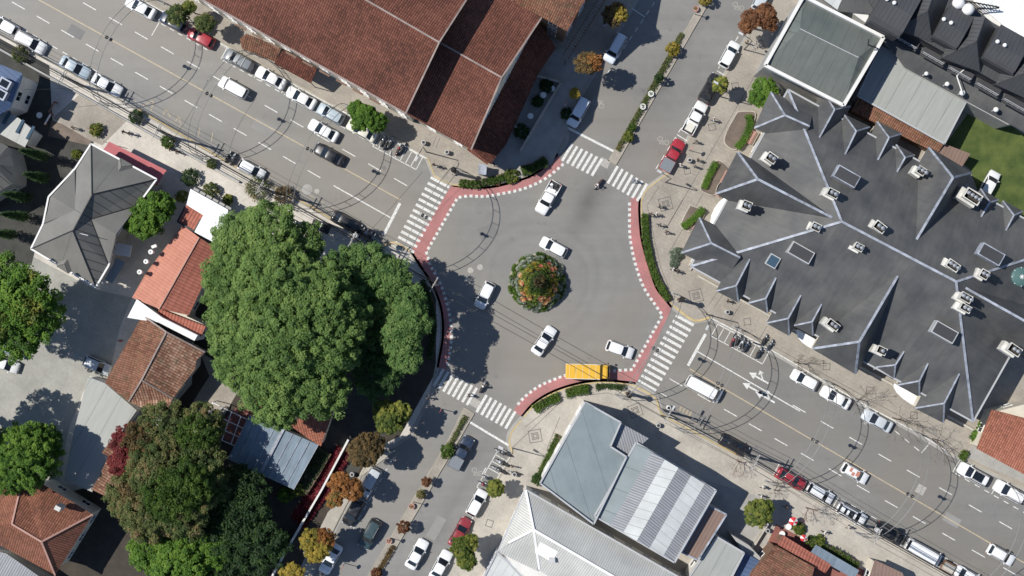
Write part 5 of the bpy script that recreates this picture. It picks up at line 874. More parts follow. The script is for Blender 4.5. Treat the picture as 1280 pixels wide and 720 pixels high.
bare(1007, 634, 4, 'bare reddish shrub-like tree behind the red parked car', 5, 'wood'); bare(1025, 640, 3.2, 'pale bare shrub next to the reddish one', 6, 'concrete'); bare(922, 576, 4, 'small bare tree on the south pavement below the black sedan', 7, 'wood'); bare(967, 612, 2.5, 'small bare sapling by the red parked car', 8)
# ---------------------------------------------------------------- flower cone in the middle of the roundabout
c0 = P(672, 353); t = thing('flower_cone', 'round roundabout flower bed rising to a leafy cone of red, yellow and green plants', 'flower bed', (c0.x, c0.y, 0))
MB().lathe([(4.0, 0), (4.0, .16), (3.75, .16), (3.7, .3)], n=40).build('kerb_ring', M['kerb'], t); MB().lathe([(3.8, .1)]+[(r, .1+4.4*(1-(r/3.85)**1.5)) for r in (3.4, 3.0, 2.5, 2.0, 1.5, 1.0, .5, .05)], n=32).build('mound', M['soil'], t, smooth=True)
def rosette(m, big=False):
    mb = MB()
    for ring, (k, r, tz) in enumerate(((9, 1.0, .15), (7, .7, .45), (5, .4, .8))):
        for i in range(k):
            a = 2*math.pi*i/k+ring*.4; ca, sa = math.cos(a), math.sin(a); w = r*.33
            q = [(.06, 0, .05), (r*.55, w, .05+tz*r*.7), (r, 0, .05+tz*r*(1.3 if not big else 2)), (r*.55, -w, .05+tz*r*.7)]
            mb.add([(x*ca-y*sa, x*sa+y*ca, z) for x, y, z in q], [(0, 3, 2, 1)])
    me = mb.mesh('plant', M[m]); at = me.attributes.new('tint', 'FLOAT', 'FACE'); at.data.foreach_set('value', rng.random(len(me.polygons))); return me
RO = {k: [rosette(k) for _ in range(3)] for k in ('leaf_sage', 'leaf_hedge', 'petal', 'leaf_orange', 'leaf_yellow', 'leaf_rust', 'leaf_lime', 'leaf_dark', 'leaf_brown')}
def onring(r): return .25+4.4*(1-(r/3.85)**1.5)
for r, n, ms, s in ((3.7, 34, ('leaf_hedge', 'leaf_sage', 'leaf_hedge'), .52), (3.3, 30, ('leaf_sage', 'leaf_hedge', 'leaf_sage'), .5), (2.85, 26, ('petal', 'leaf_hedge', 'leaf_sage'), .46), (2.45, 23, ('petal', 'leaf_yellow', 'leaf_lime'), .44), (2.05, 20, ('leaf_yellow', 'petal', 'leaf_lime'), .42), (1.65, 16, ('leaf_yellow', 'leaf_lime', 'leaf_lime'), .4), (1.25, 12, ('leaf_lime', 'leaf_lime', 'leaf_hedge'), .4), (.8, 8, ('leaf_brown', 'leaf_dark', 'leaf_hedge'), .42)):
    for i in range(n):
        a = 2*math.pi*i/n+rng.random()*.25; rr = r+rng.normal()*.07; o = link('plant', random.choice(RO[ms[int(rng.integers(3))]]), t, (rr*math.cos(a), rr*math.sin(a), onring(r)+.02)); s_ = s*(.85+.35*rng.random()); o.scale = (s_, s_, s_*1.2); o.rotation_euler = (0, R(50), a)
leaves('foliage', [(r*math.cos(a), r*math.sin(a), onring(r), .28, rng.random()) for r in (3.6, 3.1, 2.6, 2.2, 1.8, 1.4, 1.0, .6) for a in np.arange(0, 6.28, .4/r)], 8, .1, 'leaf_hedge', t, (0, 0, 0), .8)
mb = MB()
for i in range(14):
    a = i*2.4; l = .75+.3*rng.random(); ca, sa = math.cos(a), math.sin(a); z = 4.4+.4*rng.random()
    mb.add([(.1*ca, .1*sa, z), (.5*l*ca-.12*sa, .5*l*sa+.12*ca, z+.9*l), (l*ca, l*sa, z+.9*l), (.5*l*ca+.12*sa, .5*l*sa-.12*ca, z+.9*l)], [(0, 1, 2, 3)])
mb.tube([(0, 0, 4.0), (0, 0, 6.4)], [.3, .1], 6); me = mb.mesh('top_plant', M['leaf_brown']); at = me.attributes.new('tint', 'FLOAT', 'FACE'); at.data.foreach_set('value', rng.random(len(me.polygons))*.4); link('top_plant', me, t)
# ================================================================ vehicles
def loft(mb, rings, close_ends=True, m=0):
    n = len(rings[0]); vs = [p for r in rings for p in r]
    fs = [(i*n+k, (i+1)*n+k, (i+1)*n+(k+1) % n, i*n+(k+1) % n) for i in range(len(rings)-1) for k in range(n)]
    if close_ends: fs += [tuple(range(n)), tuple(range((len(rings)-1)*n, len(rings)*n))[::-1]]
    mb.add(vs, fs, m)
KINDS = {
 'hatch': dict(L=3.95, W=1.70, H=1.47, wb=.255, wt=.075, rt=-.385, rb=-.475, belt=.93, nose=.86, tail=.93),
 'sedan': dict(L=4.45, W=1.74, H=1.43, wb=.225, wt=.05, rt=-.225, rb=-.375, belt=.93, nose=.84, tail=1.0),
 'suv': dict(L=4.4, W=1.82, H=1.66, wb=.25, wt=.09, rt=-.425, rb=-.48, belt=1.05, nose=1.0, tail=1.03),
 'van': dict(L=5.3, W=1.95, H=2.2, wb=.40, wt=.30, rt=-.485, rb=-.495, belt=1.15, nose=1.05, tail=1.15),
 'minivan': dict(L=4.3, W=1.78, H=1.75, wb=.27, wt=.17, rt=-.455, rb=-.488, belt=1.05, nose=.95, tail=1.05),
 'pickup': dict(L=4.9, W=1.82, H=1.68, wb=.23, wt=.12, rt=-.10, rb=-.135, belt=1.02, nose=.98, tail=1.0)}
_vm = {}
def part(key, fn):
    if key not in _vm: _vm[key] = fn()
    return _vm[key]
def car_body(k, paint):
    q = KINDS[k]; L, Wd, bl = q['L'], q['W']/2, q['belt']; mb = MB(); rings = []
    st = [(.5, .60, .52), (.492, .76, .62), (.47, .88, q['nose']*.78), (.43, .95, q['nose']*.9), (.36, .985, q['nose']*.96), (q['wb']+.01, 1, bl-.01), (.1, 1, bl), (-.15, 1, bl), (-.36, 1, bl+.01), (-.43, .975, q['tail']), (-.475, .92, q['tail']*.95), (-.493, .82, q['tail']*.8), (-.5, .68, .6)]
    if k == 'pickup': st = [s for s in st if s[0] > -.1]+[(-.14, 1, 1.0), (-.3, 1, 1.0), (-.47, .99, 1.0), (-.5, .97, .98)]
    for f, w, z in st:
        x = f*L; w *= Wd; c = .03
        half = [(w*.86, .2), (w*.98, .34), (w, .55), (w*.985, z-.16 if z > .6 else z*.8), (w*.93, z-.05), (w*.8, z), (w*.4, z+c)]
        if k == 'pickup' and f < -.145: half = [(w*.86, .3), (w*.98, .36), (w, .55), (w*.99, .72), (w*.96, .74), (w*.8, .745), (w*.4, .75)]
        rings.append([(x, y, zz) for y, zz in half]+[(x, -y, zz) for y, zz in half[::-1]])
    loft(mb, rings, m=0)
    if k == 'pickup':
        for s in (-1, 1): mb.box((-.325*L, s*(Wd-.07), .85), (.35*L, .1, .36))
        mb.box((-.495*L, 0, .85), (.06, Wd*1.9, .36)); mb.box((-.148*L, 0, .85), (.06, Wd*1.9, .36))
    # cabin: pillars and roof frame
    H = q['H']; wb = Wd*.93; wt = Wd*.78; xs = [(q['wb']*L, bl-.03, wb), (q['wt']*L, H-.07, wt)], [(q['rb']*L, bl-.03, wb), (q['rt']*L, H-.07, wt)]
    (f0, f1), (r0, r1) = xs
    def ring(x, z, w): return x, z, w
    vs = [(f0[0], f0[2], f0[1]), (f0[0], -f0[2], f0[1]), (r0[0], -r0[2], r0[1]), (r0[0], r0[2], r0[1]), (f1[0], f1[2], f1[1]), (f1[0], -f1[2], f1[1]), (r1[0], -r1[2], r1[1]), (r1[0], r1[2], r1[1])]
    mb.add(vs, [(0, 1, 5, 4), (1, 2, 6, 5), (2, 3, 7, 6), (3, 0, 4, 7)])
    # roof skin with crown and softened corners
    N_, K_ = 7, 7; rv = []
    for i in range(N_):
        u = i/(N_-1); x = f1[0]+(r1[0]-f1[0])*u+(.05 if i == 0 else (-.04 if i == N_-1 else 0))
        e = (1-abs(2*u-1)**6)
        for j in range(K_):
            v = 2*j/(K_-1)-1; wloc = wt*(.93+.07*e)
            xx = x+(-.07 if i == 0 else .0)*v*v+(.06 if i == N_-1 else 0)*v*v
            rv.append((xx, v*wloc, H-.07+.075*(1-abs(2*u-1)**4*.9)*(1-.75*v**4)))
    mb.add(rv, [(i*K_+j, i*K_+j+1, (i+1)*K_+j+1, (i+1)*K_+j) for i in range(N_-1) for j in range(K_-1)])
    return mb.mesh('body', M['paint_'+paint], True)
def glass_patch(a, b, c, d, out, mg=(.06, .06, .04, .04), bow=0.0):
    """quad panel a,b (bottom) d,c (top) inset by margins and pushed out along 'out'"""
    a, b, c, d = map(Vector, (a, b, c, d)); o = Vector(out)
    def pt(u, v): return (a.lerp(b, u)).lerp(d.lerp(c, u), v)+o*(1+bow*(1-(2*u-1)**2)*60)
    l, r, lo, hi = mg; us = [l+(1-l-r)*i/4 for i in range(5)]; vv = [lo, 1-hi]
    vs = [pt(u, v) for v in vv for u in us]; mb = MB(); mb.add(vs, [(i, i+1, 5+i+1, 5+i) for i in range(4)]); return mb
def make_car(label, k, paint, px, py, ang, cat=None, extras=(), group=None, z=.0, name=None):
    q = KINDS[k]; L, Wd, H, bl = q['L'], q['W']/2, q['H'], q['belt']; c = P(px, py, .9)
    t = thing(name or {'hatch': 'hatchback_car', 'sedan': 'sedan_car', 'suv': 'suv_car', 'van': 'passenger_van', 'minivan': 'minivan', 'pickup': 'pickup_truck'}[k], label, cat or {'van': 'van', 'minivan': 'van', 'pickup': 'pickup truck'}.get(k, 'car'), (c.x, c.y, z), R(ang), group)
    link('body', part(('body', k, paint), lambda: car_body(k, paint)), t)
    wb, wt = Wd*.93, Wd*.78; zb, zt = bl-.03, H-.07; xf0, xf1, xr0, xr1 = q['wb']*L, q['wt']*L, q['rb']*L, q['rt']*L
    link('windshield', part(('ws', k), lambda: glass_patch((xf0, -wb, zb), (xf0, wb, zb), (xf1, wt, zt), (xf1, -wt, zt), (.014, 0, .014), bow=.04).mesh('windshield', M['glass'], True)), t)
    link('rear_window', part(('rw', k), lambda: glass_patch((xr0, wb, zb), (xr0, -wb, zb), (xr1, -wt, zt), (xr1, wt, zt), (-.014, 0, .014), (.09, .09, .12, .06), bow=.03).mesh('rear_window', M['glass'], True)), t)
    for s in (-1, 1):
        link('side_window', part(('sw', k, s), lambda: glass_patch((xf0, s*wb, zb), (xr0, s*wb, zb), (xr1, s*wt, zt), (xf1, s*wt, zt), (0, s*.014, .006), (.05, .08, .1, .1)).mesh('side_window', M['glass'])), t)
        def mir(): return MB().box((xf0-.18, s*(Wd+.05), bl+.03), (.12, .15, .1)).mesh('mirror', M['paint_'+paint])
        link('mirror', part(('mir', k, s, paint), mir), t)
        link('headlight', part(('hl', k, s), lambda: MB().box((.455*L, s*Wd*.72, q['nose']*.74), (.2, .26, .1), -s*.45).mesh('headlight', M['headlamp'])), t)
        link('taillight', part(('tl', k, s), lambda: MB().box((-.478*L, s*Wd*.78, bl-.2), (.1, .2, .16), s*.3).mesh('taillight', M['tail_lamp'])), t)
        for x in (.31*L, -.3*L):
            w = link('wheel', part('wheel', lambda: MB().tube([(0, -.1, 0), (0, .1, 0)], .31, 14).mesh('tyre', M['tyre'])), t, (x, s*(Wd-.08), .31))
            link('rim', part('rim', lambda: MB().tube([(0, -.112, 0), (0, .112, 0)], .19, 10).mesh('rim', M['rim'])), w)
    link('wiper', part(('wp', k), lambda: MB().bar((xf0+.02, -.5, zb+.03), (xf0-.05, .1, zb+.07), .03, .02).mesh('wiper', M['plastic_dark'])), t)
    link('number_plate', part(('np', k), lambda: MB().box((-.503*L, 0, .62), (.02, .42, .14)).mesh('number_plate', M['white'])), t)
    if 'rails' in extras or k == 'suv':
        for s in (-1, 1): link('roof_rail', part(('rr', k, s), lambda: MB().tube([(xf1-.1, s*wt*.9, H-.01), (xf1-.3, s*wt*.9, H+.05), (xr1+.3, s*wt*.9, H+.05), (xr1+.1, s*wt*.9, H-.01)], .025, 5).mesh('roof_rail', M['black_metal'])), t)
    if 'bars' in extras:
        for x in (-.1, -.9): link('roof_bar', MB().bar((x, -wt, H+.08), (x, wt, H+.08), .07, .04).mesh('roof_bar', M['steel']), t)
    if 'sunroof' in extras: link('sunroof', MB().box(((xf1+xr1)/2+.45, 0, H+.005), (.75, .95, .02)).mesh('sunroof', M['glass']), t); link('sunroof', MB().box(((xf1+xr1)/2-.45, 0, H+.005), (.35, .8, .02)).mesh('sunroof', M['glass']), t) if 'two' in extras else None
    if 'pano' in extras: link('sunroof', MB().box(((xf1+xr1)/2+.25, 0, H+.012), (1.5, 1.15, .02)).mesh('sunroof', M['glass']), t)
    if 'cover' in extras: link('bed_cover', MB().box((-.32*L, 0, 1.03), (.34*L, Wd*1.85, .07)).mesh('bed_cover', M['paint_grey']), t)
    if 'open' in extras or 'load' in extras: link('bed_floor', MB().box((-.32*L, 0, .76), (.33*L, Wd*1.75, .03)).mesh('bed_floor', M['plastic_dark']), t)
    if 'load' in extras: tag(link('cargo_box', MB().box((0, 0, .22), (1.15, 1.1, .45)).mesh('cargo_box', M['paint_cream']), None, Vector((c.x, c.y, .8))+Matrix.Rotation(R(ang), 3, 'Z') @ Vector((-.32*L, 0, 0)), R(ang)), 'pale yellow cargo block lying in the bed of the white pickup', 'crate')
    if 'junk' in extras:
        for i, (x, y, m_) in enumerate(((-1.2, .3, 'white'), (-1.5, -.3, 'steel'), (-1.9, .2, 'plastic_dark'), (-1.8, -.45, 'white'))): tag(link('cargo_box', MB().box((0, 0, .12), (.35, .4, .25)).mesh('cargo_box', M[m_]), None, Vector((c.x, c.y, .8))+Matrix.Rotation(R(ang), 3, 'Z') @ Vector((x, y, 0)), R(ang+20*i)), ['white box nearest the cab in the moving white pickup', 'steel box in the bed of the moving white pickup', 'black box in the bed of the moving white pickup', 'white box at the tail of the moving white pickup'][i], 'crate')
    return t
UPL, DNR = 151, -29; UP, DN = 61, 241
CARS = [
 ('white sedan parked at the top edge of the avenue', 'sedan', 'white', 175, 9, UPL), ('dark grey hatchback half hidden by the olive street tree', 'hatch', 'navy', 216, 27, UPL), ('bright red hatchback parked on the upper side of the avenue', 'hatch', 'red', 251, 47, UPL), ('dark estate car with silver roof bars parked under the brown awning', 'suv', 'grey', 298, 75, UPL, None, ('bars',)),
 ('white sedan parked below the corrugated awning', 'sedan', 'white', 338, 97, UPL), ('white sedan parked between the corrugated awning and the blue hatchback', 'sedan', 'white', 376, 122, UPL), ('blue-grey hatchback parked left of the bushy green tree', 'hatch', 'blueish', 413, 142, UPL), ('cream sedan parked right under the bushy green tree', 'sedan', 'cream', 452, 163, UPL),
 ('white sedan driving beside the parked row below the hall', 'sedan', 'white', 404, 163, UPL), ('black sedan driving on the yellow centre line of the avenue', 'sedan', 'black', 411, 193, UPL), ('white minivan driving alone on the upper left avenue', 'minivan', 'white', 291, 109, UPL),
 ('white hatchback parked at the very top left corner', 'hatch', 'white', 6, 32, UPL), ('white pickup-like estate, second parked car from the top left corner', 'suv', 'white', 38, 53, DNR), ('silver-white sedan parked third from the top left corner', 'sedan', 'blueish', 93, 84, DNR), ('white sedan parked fourth from the top left, before the taxi bays', 'sedan', 'white', 133, 106, DNR),
 ('white hatchback parked on the lower avenue kerb near the motorbikes', 'hatch', 'white', 314, 212, DNR), ('black sedan parked under the cables by the big tree', 'sedan', 'black', 433, 278, DNR),
 ('white pickup with open loaded bed driving in the roundabout', 'pickup', 'white', 685, 247, DN, None, ('open', 'junk')), ('white hatchback driving just above the flower cone', 'hatch', 'white', 692, 309, 152), ('white sedan driving left of the flower cone', 'hatch', 'white', 606, 369, 244), ('white sedan driving below the flower cone', 'sedan', 'white', 680, 426, 56), ('white hatchback driving toward the east zebra crossing', 'hatch', 'white', 775, 437, -20),
 ('long white minibus leaving on the east avenue', 'van', 'white', 880, 486, -28), ('silver-blue estate car parked nearest the north stop line', 'minivan', 'pearl', 723, 140, DN), ('silver-blue estate car parked higher up in the hall shadow', 'minivan', 'pearl', 769, 60, DN, None, ('rails',)),
 ('white hatchback parked on the right of Street B, topmost whole one', 'hatch', 'white', 912, 68, UP), ('black SUV parked behind the small yellow-green tree', 'suv', 'black', 888, 110, UP), ('white pickup carrying a pale yellow load', 'pickup', 'white', 869, 147, UP, None, ('open', 'load')), ('bright red pickup with grey bed cover near the north zebra crossing', 'pickup', 'red', 841, 194, UP, None, ('cover',)), ('silver car cut by the top edge beside the rusty tree', 'hatch', 'silver', 953, -3, UP),
 ('dark blue pickup with grey bed cover driving up Street B', 'pickup', 'navy', 577, 566, UP, None, ('cover',)), ('white hatchback parked just below the motorbike bays', 'hatch', 'white', 596, 629, UP), ('dark red sedan parked under the spiky tree', 'sedan', 'darkred', 575, 666, UP), ('white sedan parked at the bottom below the dark red one', 'sedan', 'white', 551, 707, UP), ('white sedan driving up Street B near the bottom edge', 'sedan', 'white', 521, 693, UP),
 ('silver estate car parked between the brown and the orange street trees', 'minivan', 'silver', 462, 603, DN), ('black hatchback parked below the silver estate car', 'hatch', 'black', 441, 641, DN), ('dark teal SUV driving down Street B', 'suv', 'teal', 462, 668, DN), ('white sedan parked beneath the yellow and orange street tree', 'sedan', 'white', 413, 699, DN),
 ('white sedan parked first in the row below the slate mansion', 'hatch', 'white', 1006, 475, UPL), ('white sedan parked second in the row below the slate mansion', 'sedan', 'white', 1045, 497, UPL), ('silver-blue sedan parked alone below the long white canopy', 'sedan', 'silver', 1097, 526, UPL), ('white SUV with black glass roof parked by the terracotta roof', 'suv', 'white', 1217, 593, UPL, None, ('pano',)), ('white SUV parked at the right edge behind the glass-roofed one', 'suv', 'white', 1262, 615, UPL),
 ('bright red sedan parked on the lower side of the east avenue', 'sedan', 'red', 989, 599, DNR), ('white hatchback parked right behind the bright red sedan', 'hatch', 'white', 1026, 617, DNR), ('white SUV with two dark sunroofs parked on the lower avenue side', 'suv', 'white', 1065, 643, DNR, None, ('sunroof', 'two')), ('black SUV parked on the lower avenue side', 'suv', 'black', 1113, 667, DNR), ('white long van with covered roof parked ahead of the trailer', 'van', 'white', 1155, 691, DNR), ('white sedan cut by the bottom edge beyond the trailer', 'sedan', 'white', 1213, 722, DNR),
 ('white taxi with orange markings driving on the east avenue', 'hatch', 'white', 1069, 592, DNR, None, ('rails',)), ('white hatchback driving in the bottom right corner', 'hatch', 'white', 1252, 694, DNR, None, ('rails',)), ('black sedan parked by the bare tree on the south kerb', 'sedan', 'black', 918, 557, DNR), ('white hatchback parked on the lawn behind the slate mansion', 'hatch', 'white', 1237, 230, UP),
 ('pale blue hatchback on the driveway beside the brown tiled house', 'hatch', 'silver', 121, 457, -24), ('blue-grey car half under the left edge tree', 'hatch', 'bluegrey', 15, 437, -20), ('white car parked on the driveway at the left edge', 'hatch', 'white', 6, 455, -20)]
for a in CARS:
    lb, k, pt, px, py, an = a[:6]; ex = a[7] if len(a) > 7 else (); t = make_car(lb, k, pt, px, py, an, extras=ex, z=.0 if not (lb.startswith('white hatchback parked on the lawn') or 'driveway' in lb or 'left edge tree' in lb) else .13)
    if 'orange' in lb and 'taxi' in lb:
        for x, y, w_, h_ in ((.2, .1, .5, .7), (-.4, -.2, .4, .5), (-.9, .2, .35, .6)): MB().box((x, y, 1.49), (w_, h_, .02)).build('roof_marking', M['leaf_orange'] if False else M['clay_orange_smooth'], t)
# yellow box truck
c = P(735, 464, 1.6); t = thing('box_truck', 'yellow box truck standing on the red lane by the south kerb', 'truck', (c.x, c.y, 0), R(-1.5))
mb = MB(); mb.box((-.75, 0, 1.75), (4.7, 2.05, 2.0)); o = mb.build('cargo_box', M['paint_yellow'], t); b = o.modifiers.new('b', 'BEVEL'); b.width = .06; b.segments = 2
for s in (-1, 1): MB().box((-.75, s*1.0, 2.78), (4.72, .08, .06)).build('roof_edge', M['paint_cream'], t)
rings = [[(x, y, z) for y, z in ((w, .45), (w, zt*.62), (w*.95, zt), (-w*.95, zt), (-w, zt*.62), (-w, .45))] for x, w, zt in ((1.65, .95, 2.15), (1.7, .95, 2.2), (2.45, .95, 2.2), (2.65, .94, 2.12), (2.95, .92, 1.25), (3.05, .88, 1.1))]
mb = MB(); loft(mb, rings); mb.build('cab', M['paint_yellow'], t, smooth=False)
glass_patch((2.95, -.92, 1.27), (2.95, .92, 1.27), (2.66, .88, 2.1), (2.66, -.88, 2.1), (.02, 0, .01)).build('windshield', M['glass'], t)
for s in (-1, 1):
    glass_patch((2.85, s*.93, 1.35), (1.85, s*.95, 1.35), (1.85, s*.92, 2.0), (2.6, s*.9, 2.0), (0, s*.02, 0)).build('side_window', M['glass'], t); MB().box((2.75, s*1.15, 1.7), (.12, .25, .3)).build('mirror', M['plastic_dark'], t); MB().box((3.02, s*.65, .75), (.1, .35, .2)).build('headlight', M['headlamp'], t)
    for x in (2.2, -2.0): w = link('wheel', MB().tube([(0, -.14, 0), (0, .14, 0)], .38, 14).mesh('tyre', M['tyre']), t, (x, s*.82, .38)); MB().tube([(0, -.15, 0), (0, .15, 0)], .2, 8).build('rim', M['rim'], w)
for x in (-2.6, -1.7, -.8, .1, 1.0): MB().box((x, 0, 2.757), (.035, 2.0, .015)).build('roof_seam', M['paint_cream'], t)
MB().box((-2.2, .2, 2.78), (.7, .6, .08)).build('roof_hatch', M['paint_yellow'], t)
MB().box((0, 0, .55), (5.6, .8, .22)).build('chassis', M['black_metal'], t); MB().box((1.62, 0, 1.4), (.1, 1.9, 1.4)).build('cab_gap', M['wood'], t)
# trailer and kiosk cart
c = P(1183, 708); t = thing('trailer', 'small flat trailer with a pale load between the long van and the last car', 'trailer', (c.x, c.y, 0), R(-29)); MB().box((0, 0, .6), (1.8, 1.5, .12)).build('deck', M['wood'], t); MB().box((0, 0, .9), (1.5, 1.1, .5)).build('load', M['stone'], t); MB().bar((-.9, 0, .5), (-1.8, 0, .5), .08, .08).build('drawbar', M['black_metal'], t)
for s in (-1, 1): link('wheel', part('wheel', None), t, (0, s*.8, .31)); MB().box((0, s*.75, .75), (1.85, .05, .3)).build('side_board', M['black_metal'], t)
# motorbikes
def bike(label, px, py, ang, col='paint_black', group='motorbikes in the marked bays', z=0.0, rider=False):
    c = P(px, py, .5); t = thing('motorbike', label, 'motorbike', (c.x, c.y, z), R(ang), group)
    for x in (.66, -.62): w = link('wheel', part('mw', lambda: MB().tube([(0, -.06, 0), (0, .06, 0)], .3, 12).mesh('tyre', M['tyre'])), t, (x, 0, .3)); link('rim', part('mr', lambda: MB().tube([(0, -.065, 0), (0, .065, 0)], .2, 8).mesh('rim', M['rim'])), w)
    def frame():
        mb = MB(); loft(mb, [[(x, w, z0), (x, w*1.0, (z0+z1)/2), (x, w*.5, z1), (x, -w*.5, z1), (x, -w, (z0+z1)/2), (x, -w, z0)] for x, w, z0, z1 in ((.42, .06, .5, .8), (.3, .16, .4, .95), (.05, .2, .35, .9), (-.2, .17, .35, .72), (-.6, .12, .55, .75), (-.85, .07, .65, .8))]); return mb
    link('frame', part(('mf', col), lambda: frame().mesh('frame', M[col], True)), t)
    link('fuel_tank', part(('mt', col), lambda: MB().ball((.18, 0, .9), .2, 8, sz=.7).mesh('fuel_tank', M[col], True)), t)
    link('seat', part('ms', lambda: MB().box((-.32, 0, .8), (.62, .26, .1)).mesh('seat', M['plastic_dark'])), t); link('handlebar', part('mh', lambda: MB().tube([(.38, -.36, 1.02), (.45, 0, .98), (.38, .36, 1.02)], .02, 5).tube([(.66, .05, .3), (.45, .05, .98)], .03, 5).tube([(.66, -.05, .3), (.45, -.05, .98)], .03, 5).mesh('handlebar', M['steel'])), t)
    link('headlight', part('mhl', lambda: MB().ball((.56, 0, .88), .1, 6).mesh('headlight', M['headlamp'], True)), t)
    link('mudguard', part('mm', lambda: MB().box((.66, 0, .63), (.4, .13, .03)).mesh('mudguard', M['steel'])), t)
    return t
for lb, px, py, an, cl in (('black motorbike, left one in the bays below the hall', 483, 180, 61, 'paint_black'), ('dark motorbike, second in the bays below the hall', 488, 178, 61, 'paint_grey'), ('grey motorbike squeezed between the left pair and the red one below the hall', 479, 176, 63, 'paint_grey'), ('red trimmed motorbike, third in the bays below the hall', 498, 187, 63, 'paint_darkred'), ('black motorbike, rightmost in the bays below the hall', 503, 185, 58, 'paint_black'),
  ('dark motorbike at the left in the bays below the mansion', 916, 426, 62, 'paint_darkred'), ('black motorbike second in the bays below the mansion', 922, 425, 58, 'paint_black'), ('silver motorbike third in the bays below the mansion', 927, 429, 60, 'paint_silver'), ('navy motorbike fourth in the bays below the mansion', 932, 433, 64, 'paint_navy'), ('dark motorbike at the far right end of the bays below the mansion', 962, 431, 57, 'paint_grey'), ('darkest motorbike between the far right one and the silver one below the mansion', 948, 441, 61, 'paint_black'), ('black motorbike beside the silver one below the mansion', 955, 425, 60, 'paint_black'),
  ('motorbike in the top bay of the Street B stack', 632, 567, 151, 'paint_black'), ('silver motorbike in the second bay of the Street B stack', 626, 578, 148, 'paint_silver'), ('black motorbike in the second bay of the Street B stack', 630, 580, 153, 'paint_black'), ('motorbike in the third bay of the Street B stack', 621, 586, 151, 'paint_grey'), ('second dark motorbike crowded into the third bay of the Street B stack', 627, 589, 149, 'paint_black'), ('second black motorbike in the lowest bays of the Street B stack', 612, 606, 155, 'paint_black'), ('second motorbike in the top bay of the Street B stack', 625, 565, 149, 'paint_grey'), ('blue motorbike in the fifth bay of the Street B stack', 610, 598, 151, 'paint_navy'), ('red-brown motorbike in the lowest bay of the Street B stack', 605, 606, 149, 'paint_darkred'), ('motorbike parked on the pavement tip beside the Street B stack', 643, 591, 165, 'paint_black'),
  ('black motorbike, left of the pair by the white hatchback on the west avenue', 285, 196, 60, 'paint_black'), ('dark motorbike, right of the pair by the white hatchback on the west avenue', 291, 199, 63, 'paint_grey'), ('black motorbike nearest the black sedan by the big tree', 452, 291, 58, 'paint_black'), ('blue-grey motorbike, second by the big tree', 457, 293, 62, 'paint_bluegrey'), ('black motorbike, third by the big tree', 462, 296, 60, 'paint_black'), ('grey motorbike nearest the stop line by the big tree', 466, 299, 61, 'paint_grey')): bike(lb, px, py, an, cl)
